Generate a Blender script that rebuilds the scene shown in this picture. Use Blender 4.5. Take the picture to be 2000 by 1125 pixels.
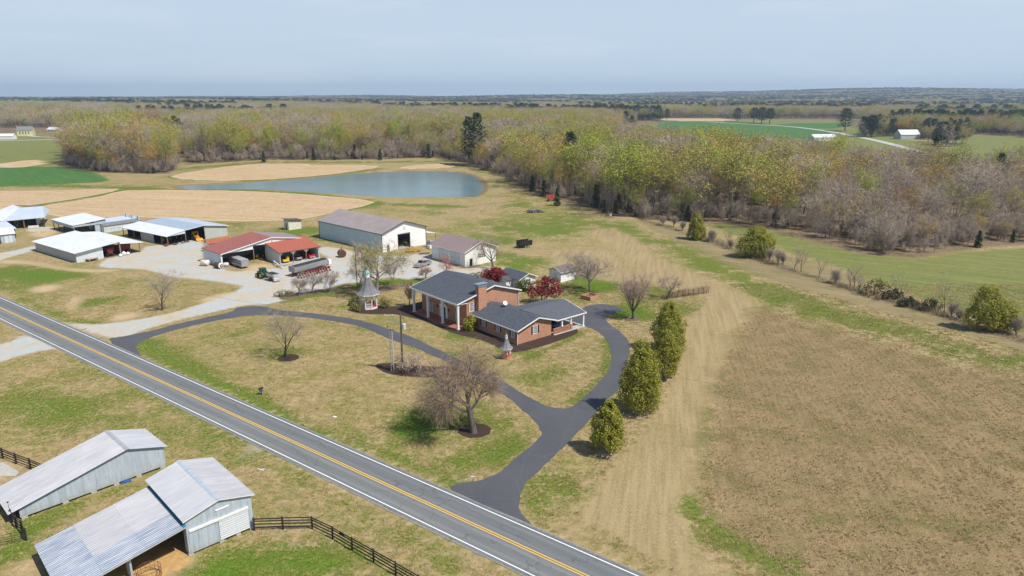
import bpy, bmesh, math, random
import numpy as np
from mathutils import Vector, Matrix
from mathutils.geometry import tessellate_polygon

for o in list(bpy.data.objects): bpy.data.objects.remove(o)
S = bpy.context.scene
COL = S.collection
R = math.radians
# ------------------------------------------------------------------ camera
CAMH, FPX, YHOR = 46.0, 1370.0, 187.0
PITCH = math.atan((562.5 - YHOR) / FPX)
cam_d = bpy.data.cameras.new("camera"); cam = bpy.data.objects.new("camera", cam_d); COL.objects.link(cam)
cam.location = (0, 0, CAMH); cam.rotation_euler = (math.pi/2 - PITCH, 0, 0)
cam_d.sensor_width = 36; cam_d.lens = FPX/2000*36; cam_d.clip_start = 1; cam_d.clip_end = 60000
S.camera = cam
# ------------------------------------------------------------------ light
SUN_AZ, SUN_EL = R(-31), R(55)          # direction the sun stands in, seen from the scene
sd = Vector((math.cos(SUN_EL)*math.cos(SUN_AZ), math.cos(SUN_EL)*math.sin(SUN_AZ), math.sin(SUN_EL)))
sl = bpy.data.lights.new("sun", 'SUN'); so = bpy.data.objects.new("sun", sl); COL.objects.link(so)
sl.energy = 4.6; sl.angle = R(0.5); sl.color = (1, .955, .88)
so.rotation_euler = sd.to_track_quat('Z', 'Y').to_euler()
W = bpy.data.worlds.new("World"); S.world = W; W.use_nodes = True
wn = W.node_tree.nodes; wl = W.node_tree.links; wn.clear()
w_out = wn.new("ShaderNodeOutputWorld"); w_bg = wn.new("ShaderNodeBackground")
sky = wn.new("ShaderNodeTexSky"); sky.sky_type = 'NISHITA'; sky.sun_disc = False
sky.sun_elevation = SUN_EL; sky.sun_rotation = math.pi/2 - SUN_AZ
sky.air_density = 1.0; sky.dust_density = 0.3; sky.ozone_density = 3.0; sky.altitude = 100
w_bg.inputs["Strength"].default_value = 0.10
# hazy spring sky: the air whitens it toward the horizon, thin high cloud everywhere
tc = wn.new("ShaderNodeTexCoord"); sep = wn.new("ShaderNodeSeparateXYZ"); mp = wn.new("ShaderNodeMapping")
mp.inputs["Scale"].default_value = (1.2, 1.2, 9.0)
wl.new(tc.outputs["Generated"], mp.inputs["Vector"]); wl.new(tc.outputs["Generated"], sep.inputs[0])
nz = wn.new("ShaderNodeTexNoise"); nz.inputs["Scale"].default_value = 2.4; nz.inputs["Detail"].default_value = 7; nz.inputs["Roughness"].default_value = .58
wl.new(mp.outputs[0], nz.inputs["Vector"])
def wmap(x, a, b, c, d):
    n = wn.new("ShaderNodeMapRange"); wl.new(x, n.inputs[0])
    for i, v in zip((1, 2, 3, 4), (a, b, c, d)): n.inputs[i].default_value = v
    return n.outputs[0]
def wmix(f, a, b):
    n = wn.new("ShaderNodeMix"); n.data_type = 'RGBA'
    for i, x in ((0, f), (6, a), (7, b)):
        if hasattr(x, 'is_output'): wl.new(x, n.inputs[i])
        else: n.inputs[i].default_value = (*x, 1)
    return n.outputs[2]
air = wmix(wmap(sep.outputs["Z"], 0, .14, 0, 1), (4.75, 5.8, 7.0), (4.9, 5.8, 6.85))
base = wmix(wmap(sep.outputs["Z"], .10, .32, .92, .04), sky.outputs[0], air)
cloud = wmix(wmap(nz.outputs["Fac"],   .5, .8, 0, .34), base, (7.0, 7.4, 7.9))
wl.new(cloud, w_bg.inputs[0]); wl.new(w_bg.outputs[0], w_out.inputs[0])
S.view_settings.view_transform = 'Standard'; S.view_settings.look = 'None'
S.view_settings.exposure = 0.30; S.view_settings.gamma = 1; S.view_settings.use_curve_mapping = False
S.render.engine = 'CYCLES'
S.cycles.use_denoising = True
S.cycles.max_bounces = 5; S.cycles.diffuse_bounces = 2; S.cycles.glossy_bounces = 2; S.cycles.transmission_bounces = 3
S.cycles.volume_bounces = 0; S.cycles.transparent_max_bounces = 6
# ------------------------------------------------------------------ survey: image point on the plan -> ground point
_cp, _sp = math.cos(PITCH), math.sin(PITCH)
def at(x, y, z=0.0):
    dx = (x-1000)/FPX; dy = -(y-562.5)/FPX
    t = (z-CAMH)/(-_sp + dy*_cp)
    return (dx*t, (_cp + dy*_sp)*t)
def pts(l): return [at(*p) for p in l]
def px_of(X, Y, Z=0.0):
    z = Z-CAMH; fw = Y*_cp - z*_sp; up = Y*_sp + z*_cp
    return 1000+FPX*X/fw, 562.5-FPX*up/fw
# ------------------------------------------------------------------ tagging
def tag(o, label=None, cat=None, group=None, kind=None):
    if label: o['label'] = label
    if cat: o['category'] = cat
    if group: o['group'] = group
    if kind: o['kind'] = kind
    return o
def thing(name, label, cat, loc=(0, 0, 0), rz=0.0, group=None):
    o = bpy.data.objects.new(name, None); COL.objects.link(o); o.empty_display_size = .5
    o.location = (loc[0], loc[1], loc[2] if len(loc) > 2 else 0); o.rotation_euler = (0, 0, rz)
    return tag(o, label, cat, group)
def dup(root, loc, rz, label=None, group=None, scale=None):
    r = root.copy(); COL.objects.link(r); r.location = loc; r.rotation_euler = (0, 0, rz)
    if scale: r.scale = scale if not isinstance(scale, (int, float)) else (scale,)*3
    if label: r['label'] = label
    if group: r['group'] = group
    for ch in list(root.children):
        c = ch.copy(); COL.objects.link(c); c.parent = r
        for gch in ch.children:
            d = gch.copy(); COL.objects.link(d); d.parent = c
    return r
# ------------------------------------------------------------------ mesh builder
class MB:
    def __init__(s): s.v = []; s.f = []; s.m = []
    def add(s, vs, fs, mi=0):
        b = len(s.v); s.v.extend(tuple(p) for p in vs)
        for f in fs: s.f.append(tuple(i+b for i in f)); s.m.append(mi)
        return s
    def box(s, x0, x1, y0, y1, z0, z1, mi=0):
        return s.add([(x0,y0,z0),(x1,y0,z0),(x1,y1,z0),(x0,y1,z0),(x0,y0,z1),(x1,y0,z1),(x1,y1,z1),(x0,y1,z1)],
                     [(0,3,2,1),(4,5,6,7),(0,1,5,4),(1,2,6,5),(2,3,7,6),(3,0,4,7)], mi)
    def hexa(s, b, t, mi=0):            # any four points below and four above
        n = len(b)
        fs = [tuple(range(n-1, -1, -1)), tuple(range(n, 2*n))] + [(i, (i+1) % n, n+(i+1) % n, n+i) for i in range(n)]
        return s.add(list(b)+list(t), fs, mi)
    def prism(s, poly, d, mi=0):        # polygon of 3-D points swept by vector d
        d = Vector(d); t = [tuple(Vector(p)+d) for p in poly]
        return s.hexa(poly, t, mi)
    def bar(s, p, q, w, h=None, mi=0, up=(0, 0, 1)):
        p, q = Vector(p), Vector(q); d = (q-p).normalized(); h = h or w
        x = d.cross(Vector(up)); x = x.normalized() if x.length > 1e-4 else Vector((1, 0, 0)); y = x.cross(d).normalized()
        o = [x*w/2*a + y*h/2*b for a, b in ((-1,-1),(1,-1),(1,1),(-1,1))]
        return s.hexa([tuple(p+i) for i in o], [tuple(q+i) for i in o], mi)
    def tube(s, path, rad, n=6, mi=0, cap=True):
        path = [Vector(p) for p in path]; rings = []
        for i, p in enumerate(path):
            d = (path[min(i+1, len(path)-1)] - path[max(i-1, 0)])
            d = d.normalized() if d.length > 1e-6 else Vector((0, 0, 1))
            x = d.cross(Vector((.31, .17, .93)));
            if x.length < 1e-3: x = d.cross(Vector((1, 0, 0)))
            x.normalize(); y = d.cross(x)
            r = rad[i] if hasattr(rad, '__len__') else rad
            rings.append([tuple(p + (x*math.cos(2*math.pi*k/n) + y*math.sin(2*math.pi*k/n))*r) for k in range(n)])
        vs = [v for rg in rings for v in rg]; fs = []
        for i in range(len(path)-1):
            for k in range(n):
                a = i*n+k; b = i*n+(k+1) % n; fs.append((a, b, b+n, a+n))
        if cap: fs += [tuple(range(n-1, -1, -1)), tuple(range((len(path)-1)*n, len(path)*n))]
        return s.add(vs, fs, mi)
    def cyl(s, p, q, r, n=12, r2=None, mi=0): return s.tube([p, q], [r, r if r2 is None else r2], n, mi)
    def lathe(s, prof, n=16, mi=0, c=(0, 0, 0), a0=0.0):
        vs = []; fs = []
        for r, z in prof:
            for k in range(n):
                a = a0+2*math.pi*k/n; vs.append((c[0]+r*math.cos(a), c[1]+r*math.sin(a), c[2]+z))
        for i in range(len(prof)-1):
            for k in range(n):
                a = i*n+k; b = i*n+(k+1) % n; fs.append((a, b, b+n, a+n))
        fs += [tuple(range(n-1, -1, -1)), tuple(range((len(prof)-1)*n, len(prof)*n))]
        return s.add(vs, fs, mi)
    def poly(s, ps, mi=0): return s.add(ps, [tuple(range(len(ps)))], mi)
    def build(s, name, mats, parent=None, smooth=False, loc=None):
        me = bpy.data.meshes.new(name); me.from_pydata(s.v, [], s.f)
        mats = mats if isinstance(mats, (list, tuple)) else [mats]
        for m in mats: me.materials.append(m)
        if len(mats) > 1: me.polygons.foreach_set("material_index", s.m)
        if smooth: me.polygons.foreach_set("use_smooth", [True]*len(me.polygons))
        me.update()
        o = bpy.data.objects.new(name, me); COL.objects.link(o)
        if parent: o.parent = parent
        if loc: o.location = loc
        return o
# ------------------------------------------------------------------ materials
def mat(name):
    m = bpy.data.materials.new(name); m.use_nodes = True
    nt = m.node_tree; return m, nt.nodes, nt.links, nt.nodes["Principled BSDF"]
def N(nodes, t, **kw):
    n = nodes.new("ShaderNode"+t)
    for k, v in kw.items():
        if k in n.inputs: n.inputs[k].default_value = v
        else: setattr(n, k, v)
    return n
def mixc(nodes, links, fac, a, b, mode='MIX'):
    n = nodes.new("ShaderNodeMix"); n.data_type = 'RGBA'; n.blend_type = mode
    for i, x in ((0, fac), (6, a), (7, b)):
        if hasattr(x, 'is_output'): links.new(x, n.inputs[i])
        elif i == 0: n.inputs[0].default_value = x
        else: n.inputs[i].default_value = (*x, 1) if len(x) == 3 else x
    return n.outputs[2]
def mrange(nodes, links, x, a, b, c=0., d=1., smooth=False):
    n = nodes.new("ShaderNodeMapRange"); links.new(x, n.inputs[0])
    if smooth: n.interpolation_type = 'SMOOTHSTEP'
    for i, v in zip((1, 2, 3, 4), (a, b, c, d)): n.inputs[i].default_value = v
    return n.outputs[0]
def mth(nodes, links, op, a, b=0.0, clamp=False):
    n = nodes.new("ShaderNodeMath"); n.operation = op; n.use_clamp = clamp
    for i, x in ((0, a), (1, b)):
        if hasattr(x, 'is_output'): links.new(x, n.inputs[i])
        else: n.inputs[i].default_value = x
    return n.outputs[0]
def noise(nodes, links, vec, scale, detail=3, rough=.55, dist=0.):
    n = N(nodes, "TexNoise", Scale=scale, Detail=detail, Roughness=rough, Distortion=dist)
    if vec is not None: links.new(vec, n.inputs["Vector"])
    return n.outputs["Fac"]
def basic(name, c, c2=None, scale=3., rough=.7, metal=0., spec=.4, streak=None, bump=0., lo=.35, hi=.65, rnd=0.):
    """plain stuff with uneven colour (wear, weather); streak = (sx, sy, sz) stretches the pattern"""
    m, n, l, b = mat(name)
    t = n.new("ShaderNodeTexCoord"); v = t.outputs["Object"]
    if streak:
        q = n.new("ShaderNodeMapping"); q.inputs["Scale"].default_value = streak; l.new(v, q.inputs[0]); v = q.outputs[0]
    f = noise(n, l, v, scale, 5, .62)
    c2 = c2 or tuple(x*.8 for x in c)
    col = mixc(n, l, mrange(n, l, f, lo, hi), c, c2)
    if rnd:
        oi = n.new("ShaderNodeObjectInfo")
        col = mixc(n, l, 1., col, mixc(n, l, oi.outputs["Random"], (1-rnd,)*3, (1+rnd,)*3), 'MULTIPLY')
    l.new(col, b.inputs["Base Color"])
    b.inputs["Roughness"].default_value = rough; b.inputs["Metallic"].default_value = metal; b.inputs["Specular IOR Level"].default_value = spec
    if bump:
        bp = N(n, "Bump", Strength=bump, Distance=.02); l.new(f, bp.inputs["Height"]); l.new(bp.outputs[0], b.inputs["Normal"])
    return m
def glass_mat(name, c=(.03, .045, .06), rough=.08):
    m, n, l, b = mat(name); b.inputs["Base Color"].default_value = (*c, 1); b.inputs["Roughness"].default_value = rough
    b.inputs["Specular IOR Level"].default_value = .8; return m
def ribbed(name, c, c2, axis='X', period=.3, rough=.45, metal=0., spec=.5, strength=.5, scale=.5, streak=(1, 1, 1)):
    """sheet metal with ribs in relief, for roofs and walls too far off to show each rib"""
    m, n, l, b = mat(name); t = n.new("ShaderNodeTexCoord"); v = t.outputs["Object"]
    q = n.new("ShaderNodeMapping"); q.inputs["Scale"].default_value = streak; l.new(v, q.inputs[0])
    f = noise(n, l, q.outputs[0], scale, 5, .6)
    f2 = noise(n, l, v, 4., 3)
    k = mth(n, l, 'ADD', mth(n, l, 'MULTIPLY', f, .75), mth(n, l, 'MULTIPLY', f2, .25))
    l.new(mixc(n, l, mrange(n, l, k, .38, .62), c, c2), b.inputs["Base Color"])
    w = N(n, "TexWave"); w.wave_type = 'BANDS'; w.bands_direction = axis; w.inputs["Scale"].default_value = 2*math.pi/(20*period)
    w.inputs["Distortion"].default_value = 0; l.new(v, w.inputs[0])
    bp = N(n, "Bump", Strength=strength, Distance=.03); l.new(w.outputs["Fac"], bp.inputs["Height"]); l.new(bp.outputs[0], b.inputs["Normal"])
    b.inputs["Roughness"].default_value = rough; b.inputs["Metallic"].default_value = metal; b.inputs["Specular IOR Level"].default_value = spec
    return m
def wallcoord(n, l):                      # x+y, z: runs along any wall of a house, in its own frame
    t = n.new("ShaderNodeTexCoord"); s = n.new("ShaderNodeSeparateXYZ"); l.new(t.outputs["Object"], s.inputs[0])
    c = n.new("ShaderNodeCombineXYZ"); l.new(mth(n, l, 'ADD', s.outputs[0], s.outputs[1]), c.inputs[0]); l.new(s.outputs[2], c.inputs[1])
    return c.outputs[0]
def brick_mat(name, a=(.47, .195, .10), b2=(.34, .125, .07), mortar=(.45, .35, .26)):
    m, n, l, b = mat(name); v = wallcoord(n, l)
    k = N(n, "TexBrick"); l.new(v, k.inputs["Vector"]); k.offset = .5
    for nm, c in (("Color1", a), ("Color2", b2), ("Mortar", mortar)): k.inputs[nm].default_value = (*c, 1)
    k.inputs["Scale"].default_value = 1; k.inputs["Brick Width"].default_value = .22; k.inputs["Row Height"].default_value = .075; k.inputs["Mortar Size"].default_value = .008
    f = noise(n, l, v, 5., 5, .7); f2 = noise(n, l, v, .6, 3)
    col = mixc(n, l, mrange(n, l, f, .48, .66, 0, .75), k.outputs["Color"], (.50, .31, .185))
    col = mixc(n, l, mrange(n, l, f2, .45, .7, 0, .22), col, (.20, .065, .045))
    l.new(col, b.inputs["Base Color"]); b.inputs["Roughness"].default_value = .85; b.inputs["Specular IOR Level"].default_value = .25
    return m
def shingle_mat(name, c, c2, scale=1.):
    m, n, l, b = mat(name); t = n.new("ShaderNodeTexCoord"); v = t.outputs["Object"]
    k = N(n, "TexBrick"); l.new(v, k.inputs["Vector"]); k.offset = .37
    for nm, q in (("Color1", c), ("Color2", c2), ("Mortar", tuple(x*.6 for x in c))): k.inputs[nm].default_value = (*q, 1)
    k.inputs["Scale"].default_value = 1; k.inputs["Brick Width"].default_value = .45*scale; k.inputs["Row Height"].default_value = .17*scale; k.inputs["Mortar Size"].default_value = .012
    f = noise(n, l, v, 3., 6, .75)
    col = mixc(n, l, mrange(n, l, f, .4, .68, 0, .55), k.outputs["Color"], tuple(x*1.7 for x in c2))
    l.new(col, b.inputs["Base Color"]); b.inputs["Roughness"].default_value = .9; b.inputs["Specular IOR Level"].default_value = .2
    return m
M = {}
M['white'] = basic('white_paint', (.78, .77, .73), (.66, .65, .61), 2., .5)
M['trim'] = basic('white_trim', (.8, .79, .76), (.7, .69, .66), 3., .5)
M['offwhite'] = basic('cream_siding', (.66, .64, .52), (.55, .53, .43), 1.5, .7)
M['brick'] = brick_mat('red_brick')
M['shingle'] = shingle_mat('charcoal_shingle', (.052, .06, .074), (.08, .09, .108))
M['shingle_gray'] = shingle_mat('grey_shingle', (.13, .13, .135), (.19, .19, .2))
M['shingle_brown'] = shingle_mat('brown_shingle', (.1, .085, .078), (.15, .13, .12))
M['shingle_red'] = shingle_mat('faded_red_shingle', (.235, .085, .07), (.275, .105, .09))
M['shingle_rust'] = shingle_mat('red_shingle', (.285, .08, .055), (.32, .10, .065))
M['black'] = basic('black_paint', (.012, .012, .014), (.022, .022, .025), 3., .5)
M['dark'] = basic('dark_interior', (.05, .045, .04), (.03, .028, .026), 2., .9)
M['creosote'] = basic('black_fence_wood', (.022, .018, .017), (.05, .042, .04), 4., .8, rnd=.25)
M['rubber'] = basic('tyre_rubber', (.02, .02, .02), (.035, .033, .03), 5., .85)
M['glass'] = glass_mat('window_glass', (.06, .08, .1))
M['carglass'] = glass_mat('car_glass', (.015, .018, .022), .05)
M['mulch'] = basic('bark_mulch', (.06, .032, .022), (.025, .014, .01), 6., .95, bump=.8)
def tin_wall(name, c, c2, splash):
    m, n, l, b = mat(name); t = n.new("ShaderNodeTexCoord"); v = t.outputs["Object"]; sp = n.new("ShaderNodeSeparateXYZ"); l.new(v, sp.inputs[0])
    q = n.new("ShaderNodeMapping"); q.inputs["Scale"].default_value = (2.2, 2.2, .22); l.new(v, q.inputs[0]); f = noise(n, l, q.outputs[0], 1.3, 5, .65); g = noise(n, l, v, .9, 5, .65); h = noise(n, l, v, 2.6, 4, .6)
    col = mixc(n, l, mrange(n, l, f, .40, .62), c, c2); col = mixc(n, l, mrange(n, l, g, .55, .7, 0, .5), col, tuple(x*1.25 for x in c))
    col = mixc(n, l, mrange(n, l, f, .64, .74, 0, .45), col, (.26, .17, .11))                       # rust runs
    e = mth(n, l, 'ADD', sp.outputs[2], mth(n, l, 'MULTIPLY', mth(n, l, 'ADD', h, -.5), 1.6)); col = mixc(n, l, mrange(n, l, e, .1, .95, .55, 0), col, splash)   # soil splashed up the foot of the wall
    l.new(col, b.inputs["Base Color"]); b.inputs["Roughness"].default_value = .6; b.inputs["Metallic"].default_value = .1
    w = N(n, "TexWave"); w.wave_type = 'BANDS'; w.bands_direction = 'X'; w.inputs["Scale"].default_value = 2*math.pi/(20*.5); l.new(v, w.inputs[0]); bp = N(n, "Bump", Strength=.3, Distance=.02); l.new(w.outputs["Fac"], bp.inputs["Height"]); l.new(bp.outputs[0], b.inputs["Normal"])
    return m
M['galv'] = tin_wall('galvanised_wall', (.45, .50, .54), (.34, .40, .45), (.33, .28, .21))
M['galv_light'] = basic('pale_metal_wall', (.62, .66, .68), (.5, .55, .58), 1.2, .5, .08, .4, streak=(3, 3, .35))
M['greywall'] = basic('grey_weathered_siding', (.47, .47, .44), (.36, .37, .36), 1.2, .75, 0, .3, streak=(4, 4, .3))
M['roof_white'] = ribbed('white_metal_roof', (.70, .71, .73), (.60, .62, .65), 'X', .3, .45, scale=.35)
M['roof_blue'] = ribbed('blue_grey_metal_roof', (.36, .44, .53), (.46, .53, .60), 'X', .4, .35, .25, scale=.6, streak=(2.2, .25, 1))
M['roof_pale'] = ribbed('pale_blue_metal_roof', (.52, .59, .68), (.60, .66, .73), 'X', .4, .35, .25, scale=.3)
M['roof_tan'] = ribbed('taupe_metal_roof', (.27, .22, .205), (.33, .275, .25), 'X', .3, .45, .0, scale=.3, strength=.35)
M['roof_mauve'] = ribbed('brown_metal_roof', (.245, .175, .165), (.27, .20, .19), 'X', .3, .45, .0, scale=.3, strength=.3)
M['wall_white'] = ribbed('white_ribbed_wall', (.80, .80, .78), (.74, .74, .72), 'X', .3, .5, scale=.4, strength=.25)
M['wood'] = basic('grey_wood', (.27, .21, .155), (.18, .14, .105), 2., .85, streak=(6, 6, .6))
M['wood_red'] = basic('stained_post', (.26, .12, .07), (.17, .08, .05), 2., .85, streak=(6, 6, .6))
M['rust'] = basic('rusty_steel', (.22, .085, .045), (.11, .045, .03), 2.5, .85)
M['steel'] = basic('bright_steel', (.6, .6, .6), (.48, .48, .49), 2., .4, .5)
M['steel_dull'] = basic('dull_aluminium', (.42, .42, .42), (.3, .3, .31), 1.5, .45, .4, streak=(.4, 3, 3))
M['green'] = basic('green_paint', (.025, .14, .035), (.02, .09, .03), 3., .4)
M['yellow'] = basic('yellow_paint', (.75, .5, .02), (.62, .38, .02), 3., .4)
M['orange'] = basic('orange_yellow_paint', (.72, .34, .02), (.5, .22, .02), 3., .45)
M['red'] = basic('red_paint', (.55, .015, .02), (.42, .012, .016), 3., .3)
M['red_dull'] = basic('faded_red_paint', (.33, .05, .045), (.22, .04, .035), 2.5, .6)
M['silver'] = basic('silver_paint', (.42, .42, .41), (.3, .3, .3), 2., .35, .4)
M['blue'] = basic('blue_paint', (.02, .1, .32), (.015, .07, .22), 3., .4)
M['teal'] = basic('teal_flashing', (.02, .19, .29), (.03, .25, .36), 5., .5)
M['verdigris'] = basic('verdigris_copper', (.2, .42, .4), (.15, .33, .33), 5., .6)
M['redfloor'] = basic('red_deck_paint', (.5, .09, .06), (.42, .08, .055), 3., .6)
M['terracotta'] = basic('brick_paving', (.36, .13, .08), (.28, .095, .06), 2.5, .85)
M['concrete'] = basic('concrete', (.45, .43, .39), (.36, .34, .31), 1.5, .9)
M['pole'] = basic('pole_wood', (.13, .105, .075), (.09, .07, .05), 2., .9, streak=(8, 8, .5))
M['tank_white'] = basic('white_tank', (.76, .75, .71), (.62, .6, .55), 2., .45)
M['tank_blue'] = basic('grey_blue_tank', (.38, .44, .48), (.3, .36, .4), 2., .45)
M['tarp'] = basic('dark_tarp', (.045, .05, .06), (.035, .04, .048), 2., .9, 0, .1)
# ================================================================== ground
def smooth_poly(P, k=4, closed=True):
    P = [Vector((p[0], p[1])) for p in P]; n = len(P); out = []
    rng = range(n) if closed else range(n-1)
    for i in rng:
        a = P[(i-1) % n] if closed or i > 0 else P[0]; b = P[i]; c = P[(i+1) % n]
        d = P[(i+2) % n] if closed or i+2 < n else P[-1]
        for j in range(k):
            t = j/k
            out.append(.5*((2*b) + (c-a)*t + (2*a-5*b+4*c-d)*t*t + (3*b-a-3*c+d)*t**3))
    if not closed: out.append(P[-1])
    return [(p.x, p.y) for p in out]
def sdist(X, Y, P):
    """signed distance (inside > 0) of points to a polygon"""
    P = np.array(P); n = len(P); d = np.full(X.shape, 1e9); ins = np.zeros(X.shape, bool)
    for i in range(n):
        ax, ay = P[i]; bx, by = P[(i+1) % n]
        ex, ey = bx-ax, by-ay; L = ex*ex+ey*ey+1e-12
        t = np.clip(((X-ax)*ex+(Y-ay)*ey)/L, 0, 1)
        d = np.minimum(d, (X-ax-t*ex)**2+(Y-ay-t*ey)**2)
        c = (ay > Y) != (by > Y)
        with np.errstate(divide='ignore', invalid='ignore'):
            ins ^= c & (X < ex*(Y-ay)/(by-ay if by != ay else 1e-12)+ax)
    d = np.sqrt(d); return np.where(ins, d, -d)
def grow_lines(a, b, step, far_lo, far_hi, f):
    l = list(np.arange(a, b+step, step)); s = step; x = l[-1]
    while x < far_hi: s *= f; x += s; l.append(x)
    s = step; x = a; lo = []
    while x > far_lo: s *= f; x -= s; lo.append(x)
    return np.array(lo[::-1]+l)
GX = grow_lines(-200, 190, 1.3, -26000, 26000, 1.07)
GY = grow_lines(40, 330, 1.3, -1500, 30000, 1.035)
XX, YY = np.meshgrid(GX, GY); NX, NY = len(GX), len(GY)
VX, VY = XX.ravel(), YY.ravel()
def region(polys, soft):
    m = np.zeros(VX.shape)
    for P in polys:
        A = np.array(P); pad = soft*2+2
        k = (VX > A[:,0].min()-pad) & (VX < A[:,0].max()+pad) & (VY > A[:,1].min()-pad) & (VY < A[:,1].max()+pad)
        if k.any(): m[k] = np.maximum(m[k], np.clip(.5+sdist(VX[k], VY[k], P)/(2*soft), 0, 1))
    return m
def strips(L):
    m = np.zeros(VX.shape)
    for pl, w, s in L:
        P = pts(pl)
        for (ax, ay), (bx, by) in zip(P[:-1], P[1:]):
            pad = 3*w
            k = (VX > min(ax,bx)-pad) & (VX < max(ax,bx)+pad) & (VY > min(ay,by)-pad) & (VY < max(ay,by)+pad)
            ex, ey = bx-ax, by-ay; t = np.clip(((VX[k]-ax)*ex+(VY[k]-ay)*ey)/(ex*ex+ey*ey+1e-9), 0, 1)
            d2 = (VX[k]-ax-t*ex)**2+(VY[k]-ay-t*ey)**2
            m[k] = np.maximum(m[k], s*np.exp(-d2/(2*(w*.5)**2)))
    return m
def blobs(L):
    m = np.zeros(VX.shape)
    for x, y, r, s in L:
        X, Y = at(x, y); m += s*np.exp(-((VX-X)**2+(VY-Y)**2)/(2*(r*.6)**2))
    return m
POND = smooth_poly(pts([(345,363),(420,358.5),(500,354.5),(560,350),(620,345),(680,339),(740,335),(800,333.5),(860,333.5),(905,337),(933,347),(946,362),(942,374),(925,383),(895,389),(860,390),(800,387),(740,383),(680,379),(600,373.5),(520,369.5),(440,368),(370,368)]))
GRAVEL = smooth_poly(pts([(118,630),(147,631.5),(200,633),(250,627),(300,618.5),(350,607),(400,591),(440,577),(472,562),(440,552),(385,545),(335,540),(290,528),(240,524),(195,521),(205,508),(240,498),(276,490),(286,482),(330,476),(388,470),(396,478),(398,512),(436,526),(470,530),(548,522),(600,508),(650,503),(700,500),(742,500),(790,499),(835,495),(846,506),(880,518),(908,525),(948,519),(958,526),(938,536),(900,545),(850,538),(800,546),(760,541),(700,551),(660,556),(620,569),(580,580),(528,593),(495,595),(470,598),(430,606),(400,613),(360,622),(320,633),(280,644),(250,656),(222,661),(180,650)]), 3)
GRAVEL2 = [smooth_poly(pts(p), 3) for p in ([(-60,730),(0,707),(50,692),(95,683),(128,682),(100,668),(40,655),(30,664),(0,673),(-60,688)], [(-40,502),(30,489),(68,480),(72,487),(30,499),(-40,518)], [(55,446),(75,444),(100,443),(103,447),(75,452),(55,452)], [(655,505),(700,495),(640,482),(620,490)])]
DIRT = [smooth_poly(pts(p), 3) for p in ([(0,508),(60,511),(130,523),(190,526),(230,527),(200,532),(130,529),(60,516),(0,514)], [(60,455),(100,447),(110,452),(95,463),(65,462)], [(395,512),(440,527),(430,540),(400,540),(380,530)], [(130,590),(152,578),(150,600),(135,605)], [(60,565),(100,556),(118,562),(80,572)], [(215,618),(260,610),(270,618),(225,628)], [(390,585),(440,572),(455,575),(410,590)], 
    [(318,1010),(352,1028),(372,1088),(345,1110),(260,1150),(150,1170),(230,1060)], [(955,524),(985,520),(990,530),(962,533)], [(480,520),(515,515),(545,520),(490,532)], [(-40,935),(10,905),(38,912),(20,925),(-30,960)], [(30,1115),(60,1090),(80,1095),(50,1125)], [(330,383),(440,388),(445,392),(330,388)])]
CROP = [smooth_poly(pts(p), 2) for p in ([(333,345),(400,331),(510,319.5),(620,321.5),(742,323.5),(700,333),(640,341),(560,348),(480,352),(395,352)], [(-80,413),(-80,373.5),(0,373.5),(120,371.5),(232,369),(180,382),(80,398)], [(-80,424),(80,403),(200,383),(245,372),(380,371.5),(500,374),(640,383),(733,394.5),(660,413),(610,424),(560,430),(440,432),(330,427),(270,424),(120,424),(80,412),(30,404),(-30,424)], [(780,327),(830,321),(885,322),(880,327),(800,330)], [(0,318),(60,312),(90,316),(60,326),(0,327)], [(1300,231),(1420,232),(1420,236),(1300,235.5)])]
WHEAT = [smooth_poly(pts(p), 2) for p in ([(-150,365),(-150,326),(0,326),(120,325),(165,331),(215,352),(150,358),(60,362)], [(1180,239),(1300,237),(1420,237),(1500,243),(1630,256),(1600,268),(1450,275),(1300,262)], [(1520,242),(1640,240),(1640,250),(1560,249)])]
GREENF = [smooth_poly(pts(p), 2) for p in ([(1380,432),(1500,441),(1620,468),(1720,496),(1800,505),(1870,494),(2000,485),(2150,480),(2200,760),(2050,670),(2000,650),(1900,615),(1800,580),(1700,545),(1600,510),(1500,477),(1420,455)], [(1290,262),(1330,236),(1660,236),(1740,262),(1860,300),(1800,325),(1560,300),(1400,285)], [(1850,285),(1880,263),(2000,270),(2200,280),(2200,315),(2000,302),(1890,320),(1840,315)], [(-100,300),(0,290),(120,285),(130,320),(0,326),(-100,326)], [(-60,262),(120,262),(170,255),(200,285),(100,292),(-60,290)], [(165,258),(300,240),(420,243),(300,262)])]
BROWN = [smooth_poly(pts([(1405,720),(1448,640),(1482,603),(1560,627),(1700,665),(1850,712),(2000,745),(2300,840),(2600,1150),(2300,1400),(1900,1300),(1640,1180),(1500,1108),(1400,1042),(1372,985),(1380,850)]), 2)]
HAY = [smooth_poly(pts([(1250,432),(1330,444),(1400,462),(1500,490),(1600,520),(1700,552),(1800,588),(1900,624),(2000,662),(2200,730),(2300,830),(2000,690),(1800,630),(1600,575),(1480,540),(1380,500),(1300,462)]), 2)]
TRACK = [smooth_poly(pts(p), 2) for p in ([(1150,455),(1205,446),(1290,505),(1400,552),(1478,590),(1440,640),(1405,710),(1375,830),(1345,985),(1330,1060),(1480,1200),(1250,1080),(1120,1000),(1180,940),(1270,830),(1310,760),(1335,700),(1345,620),(1380,585),(1300,560),(1230,520),(1190,480)], [(1060,492),(1190,490),(1230,540),(1160,545),(1100,520)])]
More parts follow.
